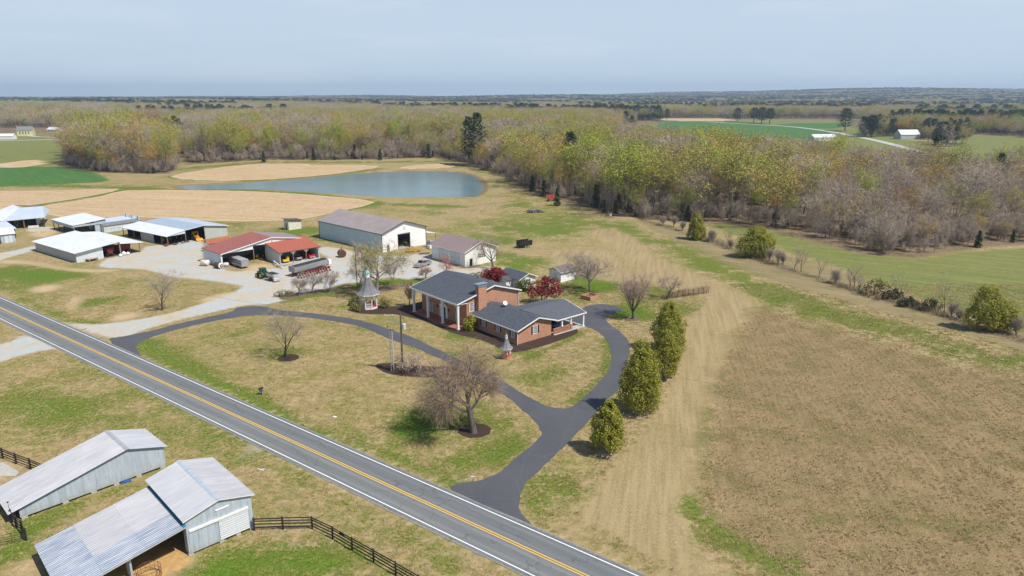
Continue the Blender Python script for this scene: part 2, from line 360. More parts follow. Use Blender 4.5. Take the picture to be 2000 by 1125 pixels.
LUSHS = [([(1205,440),(1330,492),(1480,562),(1620,610),(1800,660),(2000,710),(2300,800)], 9, .55), ([(1350,985),(1390,1035),(1480,1085),(1580,1140)], 3., .8), ([(1375,900),(1385,800)], 2, .35),
    ([(270,672),(330,700),(400,738),(470,775),(540,815),(640,870)], 3.4, .85), ([(690,850),(760,890),(850,930),(900,945)], 3, .5), ([(40,585),(120,620),(170,635)], 3, .5), ([(0,560),(60,572),(150,600)], 4, .25),
    ([(560,585),(640,572),(720,555),(800,548),(850,552)], 3.6, 1.), ([(500,374.5),(600,378),(735,399),(640,415)], 6, .8), ([(700,391),(760,398),(900,405)], 6, .6), ([(60,362),(220,366),(330,372),(500,371)], 8, .7), ([(330,345),(480,353),(640,343),(740,330)], 8, .5), ([(340,331),(520,316),(700,317),(860,315)], 10, .6), ([(0,414),(100,396),(240,371)], 4, .9),
    ([(930,375),(1000,355),(960,340),(900,325)], 8, .25), ([(1180,662),(1190,690),(1175,740),(1110,790)], 1.2, .7), ([(1030,700),(1120,660),(1135,648)], 1.4, .8), ([(880,655),(940,655),(985,685),(1060,690)], 2.2, .6), ([(800,670),(870,700),(900,690)], 2, .4), ([(1450,960),(1700,1010),(1850,1080)], 2., .12), ([(640,600),(760,590)], 3, .4), ([(500,880),(620,960),(780,1050),(940,1125)], 2.4, .3), ([(130,690),(300,770),(480,865)], 2.4, .5), ([(140,720),(330,800),(500,890),(650,985),(800,1085)], 7, .22), ([(0,760),(120,800),(250,830)], 12, .2), ([(470,780),(640,865),(760,930)], 5, .2)]
LUSHB = [(835,820,4.8,1.3), (800,840,3.4,.9), (960,830,4,.6), (935,790,3,.5), (855,745,2,.5), (960,890,4,.75), (1000,870,3,.6), (900,900,3,.6), (740,735,3,.2), (200,590,4.,.5), (180,592,3,.5), (220,583,3,.35), (1150,560,6,1.), (1130,545,5,.8), (1190,560,5,.9), (1120,580,5,.6), (1210,610,5,1.), (1250,615,5,1.), (1330,605,4,.8), (1290,570,5,.7), (1240,590,5,.4),
    (560,690,3.5,.6), (540,700,3,.5), (60,540,9,.75), (120,540,7,.8), (20,530,9,.65), (1000,440,16,.5), (1080,450,14,.6), (1120,430,16,.5), (960,470,10,.5), (1020,400,22,.4), (1000,520,8,.7), (1030,510,8,.5), (980,500,6,.5), (600,450,10,.5), (560,455,9,.5), (640,470,7,.4), (700,475,6,.3), (460,440,8,.3), (1600,1020,2,.8), (1680,1090,1.4,.7), (1890,1035,1.6,.6), (1560,1090,1.5,.6), (1480,850,4,.25), (1750,1000,6,.2), (450,1100,4,.85), (560,1090,4,.8), (640,1110,4,.75), (520,1050,3,.3), (420,1125,3,.6), (60,800,6,.55), (150,800,5,.5), (20,780,6,.3), (110,850,4,.5), (60,1030,3,.9), (20,1080,3,.8), (140,990,2,.5), (230,960,2,.4), (1050,930,3,.4), (1070,960,4,.5), (1130,960,3,.4), (1040,985,2.,.5), (680,770,3,.15), (560,620,3,.4), (470,650,3,.3), (840,560,4,.6), (900,655,3,.4), (1100,720,4,.3), (1050,740,4,.3), (300,670,3,.3), (440,1010,2,.3), (720,640,3,.3), (850,415,10,.3), (340,555,5,.3), (250,550,5,.3)]
_a, _b = at(1143, 1125), at(0, 601); RCX, RCY = _a; RAA = math.atan2(_b[1]-_a[1], _b[0]-_a[0])
m_gravel = np.maximum(region([GRAVEL]+GRAVEL2, 1.2), .5*region([smooth_poly(pts([(455,898),(478,868),(512,856),(530,868),(505,886),(474,905)]), 3)], 2.5)); m_dirt = region(DIRT, 2.6)*.92; m_dirt = np.maximum(m_dirt, np.clip(.62-np.abs(np.abs(((VX-RCX)*-math.sin(RAA)+(VY-RCY)*math.cos(RAA)))-4.0)/1.6, 0, 1))
m_crop = region(CROP, 1.); m_wheat = region(WHEAT, 1.5); m_green = region(GREENF, 2.5)
m_brown = region(BROWN, 4.); m_hay = region(HAY, 2.5); m_track = region(TRACK, 3.)
m_lush = np.clip(np.maximum(strips(LUSHS), 0)+blobs(LUSHB), 0, 1.3)
# woods: everything beyond these edges that no field takes
WOODR = pts([(905,318),(935,328),(965,340),(1010,362),(1050,380),(1082,390),(1130,401),(1200,418),(1260,428),(1330,433),(1400,437),(1500,449),(1600,476),(1690,498),(1790,504),(1850,494),(1920,484),(2060,474),(2400,470),(2400,365),(2000,352),(1850,352),(1700,350),(1560,342),(1430,330),(1330,318),(1250,300),(1180,270),(1100,255),(905,255)])
WOODP = pts([(362,322),(430,318),(520,312),(640,313),(760,311),(850,307),(905,318),(960,300),(1180,270),(1300,240),(1180,228),(1000,222),(600,222),(420,228),(380,243),(352,280)])
WOODL = pts([(126,330),(160,331),(185,336),(250,339),(330,340),(345,332),(350,318),(335,295),(250,286),(150,290),(118,312)])
m_wood = region([WOODR, WOODP, WOODL], 3.)
m_pond = np.zeros(VX.shape); kk = (VX > -330) & (VX < 20) & (VY > 330) & (VY < 560); pd = np.full(VX.shape, -99.); pd[kk] = sdist(VX[kk], VY[kk], POND)
m_pond = np.clip(.5+pd/5, 0, 1); m_bank = np.exp(-((pd+.6)/1.9)**2)
DIST = np.hypot(VX, VY)
rs = np.random.RandomState(4)
def waves(X, Y, n, lam, seed):
    r = np.random.RandomState(seed); z = 0
    for i in range(n):
        a = r.uniform(0, 6.28); k = 2*math.pi/(lam*r.uniform(.6, 1.7)); z = z+np.sin(k*(X*math.cos(a)+Y*math.sin(a))+r.uniform(0, 6.28))
    return z/math.sqrt(n)
def terrain_z(X, Y):
    D = np.hypot(X, Y)
    far = np.clip((D-1500)/4500, 0, 1)
    hills = far*(waves(X, Y, 6, 3800, 3)*13) + np.clip((D-3500)/3000, 0, 1)*np.clip(.35+X/5200, 0, 1)*62*(1+.35*waves(X, Y, 4, 2600, 8))
    return np.maximum(hills, -6*far)
VZ = terrain_z(VX, VY) - 1.6*np.clip(.5+(pd-.5)/5, 0, 1)**1.5 + 0.
far_wood = (DIST > 1050) & (m_green < .5) & (m_wheat < .5) & (m_crop < .5)
m_wood = np.maximum(m_wood, far_wood*1.0)
def ground_mat():
    m, n, l, b = mat('ground_cover')
    geo = n.new("ShaderNodeNewGeometry"); P = geo.outputs["Position"]
    def att(nm):
        a = n.new("ShaderNodeAttribute"); a.attribute_name = nm; s = n.new("ShaderNodeSeparateColor"); l.new(a.outputs["Color"], s.inputs[0]); return [*s.outputs, a.outputs["Alpha"]]
    gravel, crop, brown, wheat = att('mA'); track, lush, wood, hay = att('mB'); dirt, green, bank, _ = att('mC')
    n0 = noise(n, l, P, .028, 4, .55); n1 = noise(n, l, P, .14, 5, .6, .6); n2 = noise(n, l, P, .75, 5, .65, .4); n3 = noise(n, l, P, 2.2, 5, .7); n4 = noise(n, l, P, 5.5, 3, .6)
    A = lambda x, y: mth(n, l, 'ADD', x, y); Mu = lambda x, y: mth(n, l, 'MULTIPLY', x, y)
    mix3 = A(A(Mu(n1, .26), Mu(n2, .34)), Mu(n3, .40))
    def streak(ang, sx, sy, rough=.65):     # noise drawn out along a working direction: mowing, drilling
        q = n.new("ShaderNodeMapping"); q.vector_type = 'TEXTURE'; q.inputs["Rotation"].default_value = (0, 0, ang); l.new(P, q.inputs[0])
        q2 = n.new("ShaderNodeMapping"); q2.inputs["Scale"].default_value = (sx, sy, 1); l.new(q.outputs[0], q2.inputs[0]); return noise(n, l, q2.outputs[0], 1., 5, rough)
    # grass: straw where it is still dormant, green where it has started
    gsum = A(A(mix3, Mu(n0, .25)), Mu(lush, mrange(n, l, n1, .36, .62, .16, .36)))
    gfac = mrange(n, l, gsum, .642, .752, 0, 1)
    straw = mixc(n, l, mrange(n, l, n2, .40, .60), (.375, .28, .145), (.245, .18, .09))
    straw = mixc(n, l, mrange(n, l, n3, .50, .62, 0, .6), straw, (.46, .365, .21))
    straw = mixc(n, l, mrange(n, l, n4, .50, .66, 0, .6), straw, (.185, .135, .065))
    straw = mixc(n, l, mrange(n, l, A(Mu(n1, .6), Mu(n0, .4)), .43, .58, 0, .65), straw, (.255, .215, .075))
    grn = mixc(n, l, mrange(n, l, n3, .42, .60), (.160, .185, .034), (.08, .11, .017))
    grn = mixc(n, l, mrange(n, l, n2, .52, .66, 0, .5), grn, (.225, .23, .055))
    grn = mixc(n, l, mrange(n, l, n4, .52, .66, 0, .5), grn, (.05, .075, .012))
    grn = mixc(n, l, mrange(n, l, lush, .6, 1.0, 0, .85), grn, mixc(n, l, mrange(n, l, n3, .42, .6), (.105, .185, .018), (.065, .125, .012)))
    col = mixc(n, l, gfac, straw, grn)
    def lay(col, msk, c, w=.25, amp=1.0, nn=None, top=1.):
        e = A(msk, Mu(A(nn or n2, -.5), amp)); return mixc(n, l, mrange(n, l, e, .5-w, .5+w, 0, top), col, c)
    sT, sH, sB = streak(R(78), .06, 1.1), streak(R(-36), .05, .9), streak(R(80), .03, 1.9)
    # mown track of straw
    tr = mixc(n, l, mrange(n, l, sT, .40, .62), (.35, .265, .135), (.25, .187, .093))
    tr = mixc(n, l, mrange(n, l, n3, .46, .62, 0, .6), tr, (.40, .318, .175))
    tr = mixc(n, l, mrange(n, l, n4, .50, .66, 0, .45), tr, (.20, .145, .075))
    tr = mixc(n, l, mrange(n, l, A(mix3, Mu(lush, .2)), .545, .64, 0, .75), tr, grn)
    col = lay(col, track, tr, .3, .9, n1)
    # hay meadow by the hedgerow
    hy = mixc(n, l, mrange(n, l, sH, .40, .62), (.285, .22, .115), (.175, .135, .065))
    hy = mixc(n, l, mrange(n, l, n3, .45, .62, 0, .6), hy, (.30, .235, .145))
    hy = mixc(n, l, mrange(n, l, A(mix3, Mu(lush, .35)), .515, .62, 0, .8), hy, grn)
    col = lay(col, hay, hy, .3, .9, n1)
    # brown field: dead stalks in rows
    bf = mixc(n, l, mrange(n, l, n1, .38, .62), (.265, .19, .095), (.19, .138, .065))
    bf = mixc(n, l, mrange(n, l, sB, .44, .60, 0, .6), bf, (.32, .23, .115))
    bf = mixc(n, l, mrange(n, l, n3, .50, .62, 0, .75), bf, (.36, .265, .15))
    bf = mixc(n, l, mrange(n, l, n4, .50, .62, 0, .75), bf, (.105, .072, .040))
    bf = mixc(n, l, mrange(n, l, A(A(Mu(n1, .3), Mu(n2, .35)), A(Mu(n3, .35), Mu(lush, .15))), .505, .60, 0, .75), bf, (.125, .128, .036))
    col = lay(col, brown, bf, .3, 1.2, n1)
    col = mixc(n, l, mrange(n, l, A(lush, Mu(A(A(Mu(n2, .6), Mu(n3, .4)), -.5), 2.6)), .5, .8, 0, .85), col, grn)
    # green pasture, winter wheat
    pa = mixc(n, l, mrange(n, l, n1, .38, .62), (.17, .185, .05), (.11, .145, .032)); pa = mixc(n, l, mrange(n, l, streak(R(-30), .03, .5), .45, .62, 0, .6), pa, (.24, .215, .095))
    pa = mixc(n, l, mrange(n, l, A(Mu(n2, .6), Mu(n1, .4)), .5, .66, 0, .65), pa, (.27, .225, .10))
    col = lay(col, green, pa, .3, .8, n1)
    wh = mixc(n, l, mrange(n, l, n1, .38, .62), (.055, .14, .034), (.095, .165, .05))
    wh = mixc(n, l, mrange(n, l, streak(R(-52), .02, .5), .40, .62, 0, .45), wh, (.035, .115, .026))
    col = lay(col, wheat, wh, .2, .4, n2)
    # crop stubble, pale, with drill lines and damp bands
    cr = mixc(n, l, mrange(n, l, streak(R(-12), .012, .28), .40, .62, 0, .7), (.46, .325, .185), (.355, .24, .128))
    cr = mixc(n, l, mrange(n, l, n1, .42, .68, 0, .6), cr, (.50, .375, .24))
    cr = mixc(n, l, mrange(n, l, n2, .5, .72, 0, .55), cr, (.29, .20, .115))
    rim = mrange(n, l, A(crop, Mu(A(n2, -.5), .2)), .97, 1.0, .45, 0)
    cr = mixc(n, l, rim, cr, (.56, .44, .29))
    col = lay(col, crop, cr, .1, .25, n2)
    # pale bank of the pond, bare dirt, gravel
    col = lay(col, bank, mixc(n, l, n3, (.27, .18, .095), (.14, .09, .045)), .25, 1., n2, .9)
    dr = mixc(n, l, mrange(n, l, n2, .35, .65), (.52, .40, .25), (.44, .31, .17))
    col = lay(col, dirt, dr, .22, 2.4, mix3, .85)
    gv = mixc(n, l, mrange(n, l, n1, .42, .58), (.40, .415, .40), (.45, .385, .29))
    gv = mixc(n, l, mrange(n, l, n2, .48, .70, 0, .6), gv, (.49, .485, .455))
    gv = mixc(n, l, mrange(n, l, n4, .5, .75, 0, .35), gv, (.29, .275, .24))
    gv = mixc(n, l, mrange(n, l, A(Mu(n1, .5), Mu(n2, .5)), .575, .66, 0, .55), gv, (.26, .25, .10))
    col = lay(col, gravel, gv, .22, 1.0, n2)
    ff = mixc(n, l, mrange(n, l, n1, .35, .65), (.21, .155, .095), (.135, .10, .06))  # woodland floor, its tones darkened to carry the shade under the trees
    ff = mixc(n, l, mrange(n, l, n2, .5, .7), ff, (.26, .175, .10))
    col = lay(col, wood, ff, .25, .8, n2)
    l.new(col, b.inputs["Base Color"]); b.inputs["Roughness"].default_value = .95; b.inputs["Specular IOR Level"].default_value = .1
    bp = N(n, "Bump", Strength=.7, Distance=.22); l.new(A(Mu(n3, .7), Mu(n4, .3)), bp.inputs["Height"]); l.new(bp.outputs[0], b.inputs["Normal"])
    return m
M['ground'] = ground_mat()
cA = np.stack([m_gravel, m_crop, m_brown, m_wheat], 1); cB = np.stack([m_track, m_lush, m_wood, m_hay], 1); cC = np.stack([m_dirt, m_green, m_bank, np.ones_like(m_bank)], 1)
ii = np.arange((NY-1)*(NX-1)); fr, fc = ii//(NX-1), ii % (NX-1); q0 = fr*NX+fc
FQ = np.stack([q0, q0+1, q0+NX+1, q0+NX], 1)
lab = np.zeros(len(FQ), int)
for k, msk in enumerate([m_track, m_hay, m_green, m_wheat, m_brown, m_crop, m_wood, m_gravel, m_pond], 1):
    lab[msk[FQ].mean(1) > .5] = k
for k, nm in enumerate(['lawn', 'mown_track', 'hay_meadow', 'pasture', 'wheat_field', 'brown_field', 'stubble_field', 'forest_floor', 'gravel_yard', 'pond_bed']):
    F = FQ[lab == k]
    if not len(F): continue
    u, inv = np.unique(F.ravel(), return_inverse=True)
    me = bpy.data.meshes.new(nm); me.vertices.add(len(u)); me.vertices.foreach_set("co", np.stack([VX[u], VY[u], VZ[u]], 1).astype(np.float32).ravel())
    me.loops.add(len(F)*4); me.loops.foreach_set("vertex_index", inv.astype(np.int32)); me.polygons.add(len(F)); me.polygons.foreach_set("loop_start", np.arange(0, len(F)*4, 4, dtype=np.int32))
    me.update(calc_edges=True)
    for an, c in (('mA', cA), ('mB', cB), ('mC', cC)):
        a = me.attributes.new(an, 'FLOAT_COLOR', 'POINT'); a.data.foreach_set("color", c[u].astype(np.float32).ravel())
    me.materials.append(M['ground'])
    o = bpy.data.objects.new(nm, me); COL.objects.link(o); o['kind'] = 'structure'
# ------------------------------------------------------------------ sheets on the ground
def sheet(name, poly, z, m, kind='structure'):
    vs = [(p[0], p[1], z) for p in poly]; tr = tessellate_polygon([[Vector(v) for v in vs]])
    b = MB(); b.add(vs, [tuple(t) for t in tr]); 
    o = b.build(name, m); o['kind'] = kind
    for p in o.data.polygons:
        if p.normal.z < 0: p.flip()
    return o
def water_mat():
    m, n, l, b = mat('pond_water'); g = n.new("ShaderNodeNewGeometry")
    f = noise(n, l, g.outputs["Position"], .035, 3); f2 = noise(n, l, g.outputs["Position"], 1.3, 4, .6)
    l.new(mixc(n, l, mrange(n, l, f, .35, .65), (.125, .19, .21), (.145, .215, .23)), b.inputs["Base Color"])
    b.inputs["Roughness"].default_value = .16; b.inputs["IOR"].default_value = 1.33; b.inputs["Specular IOR Level"].default_value = .5
    bp = N(n, "Bump", Strength=.35, Distance=.1); l.new(f2, bp.inputs["Height"]); l.new(bp.outputs[0], b.inputs["Normal"])
    return m
M['water'] = water_mat()
sheet('pond_water', POND, -.42, M['water'])
def asphalt(name, c, c2, c3, sc=.25):
    m, n, l, b = mat(name); g = n.new("ShaderNodeNewGeometry"); P = g.outputs["Position"]
    f = noise(n, l, P, sc, 5, .6, .5); f2 = noise(n, l, P, 2.5, 5, .7); f3 = noise(n, l, P, 20., 2)
    col = mixc(n, l, mrange(n, l, f, .35, .65), c, c2); col = mixc(n, l, mrange(n, l, f2, .55, .72, 0, .5), col, c3)
    v_ = N(n, 'TexVoronoi', Scale=.16); v_.feature = 'DISTANCE_TO_EDGE'; l.new(P, v_.inputs[0]); col = mixc(n, l, mrange(n, l, v_.outputs[0], .0, .012, .35, 0), col, tuple(x*1.9 for x in c))
    col = mixc(n, l, mrange(n, l, f3, .5, .8, 0, .3), col, tuple(x*.6 for x in c))
    l.new(col, b.inputs["Base Color"]); b.inputs["Roughness"].default_value = .8; b.inputs["Specular IOR Level"].default_value = .3
    return m
M['drive'] = asphalt('driveway_asphalt', (.072, .074, .084), (.088, .088, .096), (.125, .12, .118), .12)
DRIVE = smooth_poly(pts([(226,659),(250,655.5),(300,645),(350,632),(400,620.5),(440,612.5),(456,607),(466,600.5),(500,598),(520,599.5),(540,604.5),(575.6,609),(611,612.5),(664,618.7),(700,625),(735.6,634.7),(762,643.6),(789,652.5),(815,663),(841,676),(885,697),(927,718.7),(967,737),(983,744),(1020,769),(1042,780.5),(1067,792.4),(1087,797),(1110,796.5),(1129,786),(1152,765),(1167,749),(1184.5,727.7),(1193,706),(1193,685),(1186,667),(1174,653),(1156,642),(1140,638.5),(1128,640),(1088,624),(1105,606),(1136.5,603),(1149,596.5),(1177,593.5),(1202,598),(1218,604.5),(1202,610.5),(1184.5,621),(1188,631.6),(1209,646),(1225,662),(1230.7,674),(1227,699),(1216.5,727.7),(1207.6,760),(1191.6,777),(1163,809),(1131,841.5),(1106,870),(1098,876),(1061,912.5),(1032,938),(1019,961),(1014,985),(1018,1003),(1045,1045),(905,985),(880,955),(893,945),(922,941),(947.6,935),(980,919),(1012.5,890),(1041.7,867),(1056,853),(1056,841),(1046.5,825),(1022,802),(999.5,782.7),(973,764),(948,748),(913,729),(870,706),(828,687),(812,679),(764,663),(727,647),(700,637),(646.7,626.5),(593,620),(540,616),(500,616),(450,621.5),(400,631),(350,642.5),(300,657.5),(276,667.5),(266,676),(268,684),(276,702),(232,684),(215,664)]), 3)
_r = random.Random(2); DR2 = []
for (ax, ay), (bx, by) in zip(DRIVE, DRIVE[1:]+DRIVE[:1]):
    k = max(1, int(math.hypot(bx-ax, by-ay)/.7))
    for j in range(k): DR2.append((ax+(bx-ax)*j/k+_r.gauss(0, .07), ay+(by-ay)*j/k+_r.gauss(0, .07)))
sheet('driveway', DR2, .03, M['drive'])
# road: two lanes, its own frame (x along the road)
RC = Vector(at(1143, 1125)); RD = Vector(at(0, 601))-RC; RA = math.atan2(RD.y, RD.x)
def road_mat():
    m, n, l, b = mat('road_asphalt'); t = n.new("ShaderNodeTexCoord"); v = t.outputs["Object"]; s = n.new("ShaderNodeSeparateXYZ"); l.new(v, s.inputs[0])
    f = noise(n, l, v, .2, 5, .6); f2 = noise(n, l, v, 3., 5, .7); f3 = noise(n, l, v, 22., 2)
    q = n.new("ShaderNodeMapping"); q.inputs["Scale"].default_value = (.06, 1.6, 1); l.new(v, q.inputs[0]); f4 = noise(n, l, q.outputs[0], 1., 4, .6)
    ay = mth(n, l, 'ABSOLUTE', s.outputs[1]); w = mth(n, l, 'ABSOLUTE', mth(n, l, 'ADD', ay, -1.55)); w = mth(n, l, 'ABSOLUTE', mth(n, l, 'ADD', w, -.8))
    k = mth(n, l, 'ADD', mth(n, l, 'MULTIPLY', mrange(n, l, w, 0, .45, 1, 0, True), .3), mth(n, l, 'MULTIPLY', f4, .7))
    col = mixc(n, l, mrange(n, l, k, .25, .75), (.135, .142, .142), (.205, .212, .208))
    col = mixc(n, l, mrange(n, l, f2, .52, .75, 0, .4), col, (.24, .24, .235)); col = mixc(n, l, mrange(n, l, f3, .5, .8, 0, .3), col, (.09, .09, .09))
    col = mixc(n, l, mrange(n, l, s.outputs[1], -.5, .5, .35, .0), col, (.105, .115, .125))
    q3 = n.new("ShaderNodeMapping"); q3.inputs["Scale"].default_value = (.11, .22, 1); l.new(v, q3.inputs[0]); vo = N(n, "TexVoronoi", Scale=1.); vo.feature = 'DISTANCE_TO_EDGE'; wv = n.new("ShaderNodeVectorMath"); wv.operation = 'ADD'; nn = N(n, "TexNoise", Scale=1.5, Detail=4); l.new(q3.outputs[0], nn.inputs[0]); l.new(q3.outputs[0], wv.inputs[0]); l.new(nn.outputs["Color"], wv.inputs[1]); l.new(wv.outputs[0], vo.inputs[0])
    col = mixc(n, l, mrange(n, l, vo.outputs[0], 0, .012, .55, 0), col, (.05, .052, .054))
    col = mixc(n, l, mrange(n, l, mth(n, l, 'ADD', ay, mth(n, l, 'MULTIPLY', mth(n, l, 'ADD', f2, -.5), .9)), 3.45, 3.8, 0, .7), col, (.34, .30, .24))
    l.new(col, b.inputs["Base Color"]); b.inputs["Roughness"].default_value = .85; b.inputs["Specular IOR Level"].default_value = .25; return m
M['road'] = road_mat()
def worn(name, c, c2):
    m, n, l, b = mat(name); t = n.new("ShaderNodeTexCoord"); f = noise(n, l, t.outputs["Object"], 4., 5, .75)
    l.new(mixc(n, l, mrange(n, l, f, .5, .75, 0, .6), c, c2), b.inputs["Base Color"]); b.inputs["Roughness"].default_value = .7; return m
M['line_w'] = worn('white_road_paint', (.78, .78, .75), (.35, .35, .34)); M['line_y'] = worn('yellow_road_paint', (.70, .42, .06), (.45, .30, .10))
def strip(name, y0, y1, z, m, jag=0.):
    b = MB(); xs = list(np.arange(-260, 420, 4.)) ; r = random.Random(5)
    a = [(x, y0+r.uniform(-jag, jag), z) for x in xs]; c = [(x, y1+r.uniform(-jag, jag), z) for x in xs]; n = len(xs)
    b.add(a+c, [(i, i+1, n+i+1, n+i) for i in range(n-1)])
    o = b.build(name, m); o.location = (RC.x, RC.y, 0); o.rotation_euler = (0, 0, RA); o['kind'] = 'structure'
    for p in o.data.polygons:
        if p.normal.z < 0: p.flip()
    return o
strip('road', -3.75, 3.75, .045, M['road'], .06)
strip('edge_line', -3.14, -3.0, .052, M['line_w']); strip('edge_line', 3.0, 3.14, .052, M['line_w'])
strip('centre_line', -.24, -.09, .052, M['line_y']); strip('centre_line', .09, .24, .052, M['line_y'])
def ellipse(x, y, rx, ry, n=40, ang=0., jit=.06, seed=0):
    X, Y = at(x, y); r = random.Random(seed); out = []
    for i in range(n):
        a = 2*math.pi*i/n; k = 1+r.uniform(-jit, jit); u, v = rx*math.cos(a)*k, ry*math.sin(a)*k
        out.append((X+u*math.cos(ang)-v*math.sin(ang), Y+u*math.sin(ang)+v*math.cos(ang)))
    return out
sheet('mulch_bed', ellipse(927, 841, 2.35, 2.3, seed=1), .03, M['mulch'])
sheet('mulch_bed', ellipse(563, 699, 1.9, 1.9, seed=2), .03, M['mulch'])
sheet('mulch_bed', smooth_poly(pts([(733,713),(760,709),(800,712),(840,716),(880,716),(905,722),(895,733),(860,737),(820,737),(780,734),(750,727)]), 3), .03, M['mulch'])
HBED = smooth_poly(pts([(690,606),(700,598),(730,596),(760,598),(790,597),(830,590),(870,610),(935,600),(1060,610),(1100,625),(1128,644),(1122,654),(1085,668),(1050,679),(1010,688),(985,684),(940,664),(900,655),(870,645),(830,628),(800,620),(770,614),(730,614),(700,612)]), 3)
sheet('mulch_bed', HBED, .022, M['mulch'])
sheet('mulch_bed', smooth_poly(pts([(545,581),(580,573),(620,566),(660,561),(690,560),(688,567),(650,571),(600,577),(560,586)]), 3), .022, basic('old_mulch', (.17, .115, .085), (.11, .075, .055), 4., .95))
sheet('mulch_bed', smooth_poly(pts([(728,567),(742,560),(780,554),(800,552),(798,558),(770,564),(740,572)]), 3), .022, M['old_mulch'] if 'old_mulch' in M else bpy.data.materials['old_mulch'])
sheet('mulch_bed', ellipse(1235, 623, 1.7, 1.4, seed=5), .03, bpy.data.materials['old_mulch'])
for i, (x, y, r) in enumerate([(1187,886,1.5),(1247,810,1.7),(1299,740,1.3)]): sheet('mulch_bed', ellipse(x, y, r, r*.8, seed=9+i), .026, basic('dry_mulch', (.36, .28, .19), (.2, .14, .09), 3., .95) if i == 0 else bpy.data.materials['dry_mulch'])
# ================================================================== buildings
def wall(b, p, q, top, ops=(), t=.15, z0=0., mi=0):
    """wall from p to q (2-D, local), thickness t to the left of p->q; top = height or [(s, z), ...]; ops = (s0, s1, zb, zt)"""
    p, q = Vector(p), Vector(q); L = (q-p).length; d = (q-p)/L; nrm = Vector((-d.y, d.x))
    top = [(0, top), (L, top)] if not hasattr(top, '__len__') else list(top)
    def zt(s):
        for (a, za), (c, zc) in zip(top[:-1], top[1:]):
            if a-1e-6 <= s <= c+1e-6: return za+(zc-za)*(s-a)/(c-a)
        return top[-1][1]
    cuts = sorted(set([0, L]+[s for s, _ in top]+[x for o in ops for x in o[:2]]))
    cuts = [c for c in cuts if 0 <= c <= L]
    P3 = lambda s, z: (p.x+d.x*s, p.y+d.y*s, z)
    for a, c in zip(cuts[:-1], cuts[1:]):
        if c-a < 1e-4: continue
        mid = (a+c)/2; o = [o for o in ops if o[0] < mid < o[1]]
        spans = [(z0, z0, zt(a), zt(c))]
        if o:
            o = o[0]; spans = []
            if o[2] > z0+1e-3: spans.append((z0, z0, o[2], o[2]))
            if o[3] < min(zt(a), zt(c))-1e-3: spans.append((o[3], o[3], zt(a), zt(c)))
        for z1, z2, z3, z4 in spans:
            b.prism([P3(a, z1), P3(c, z2), P3(c, z4), P3(a, z3)], (nrm.x*t, nrm.y*t, 0), mi)
    return b
def roof_slab(name, pts4, m, parent, t=.14):
    """sloped slab: four corners of its top face"""
    b = MB(); b.prism(pts4, (0, 0, -t)); return b.build(name, m, parent)
def corr(b, e0, e1, r0, r1, pitch=.29, amp=.045, mi=0):
    """ribbed sheet: ribs run from eave e0-e1 up to ridge r0-r1"""
    e0, e1, r0, r1 = map(Vector, (e0, e1, r0, r1)); n = max(2, int(round((e1-e0).length/pitch)))
    nrm = (e1-e0).cross(r0-e0).normalized();
    if nrm.z < 0: nrm = -nrm
    prof = [(0, 0), (.30, 0), (.42, 1), (.58, 1), (.70, 0)]
    ss = [((i+a)/n, h) for i in range(n) for a, h in prof]+[(1, 0)]
    vs = []
    for s, h in ss: vs.append(e0.lerp(e1, s)+nrm*amp*h); vs.append(r0.lerp(r1, s)+nrm*amp*h)
    return b.add(vs, [(2*i, 2*i+2, 2*i+3, 2*i+1) for i in range(len(ss)-1)], mi)
def trimbar(b, p, q, w=.16, h=.22, mi=0): return b.bar(p, q, w, h, mi)
def window(parent, c, w, h, ang, shutters=True, cols=3, rows_=4, wm=None):
    """sash window centred at c (local), facing local -y turned by ang"""
    fr = MB(); fr.box(-w/2-.1, -w/2+.04, -.07, .04, -h/2-.1, h/2+.1); fr.box(w/2-.04, w/2+.1, -.07, .04, -h/2-.1, h/2+.1)
    fr.box(-w/2, w/2, -.06, .04, h/2, h/2+.08); fr.box(-w/2, w/2, -.09, .04, -h/2-.08, -h/2)
    for i in range(1, cols): x = -w/2+w*i/cols; fr.box(x-.032, x+.032, -.045, -.02, -h/2, h/2)
    for j in range(1, rows_): z = -h/2+h*j/rows_; k = .045 if j*2 == rows_ else .028; fr.box(-w/2, w/2, -.05, -.046, z-k, z+k)
    f = fr.build('window', wm or M['trim'], parent); f.location = c; f.rotation_euler = (0, 0, ang)
    g = MB(); g.box(-w/2, w/2, -.012, .0, -h/2, h/2); g.build('pane', M['glass'], f)
    if shutters:
        for s in (-1, 1):
            k = MB(); x0 = s*(w/2+.1); x1 = s*(w/2+.52); x0, x1 = min(x0, x1), max(x0, x1)
            k.box(x0, x1, -.05, -.005, -h/2-.06, h/2+.06)
            for j in range(10): z = -h/2+h*(j+.5)/10; k.box(x0+.05, x1-.05, -.068, -.05, z-.03, z+.03)
            k.build('shutter', M['black'], f)
    return f
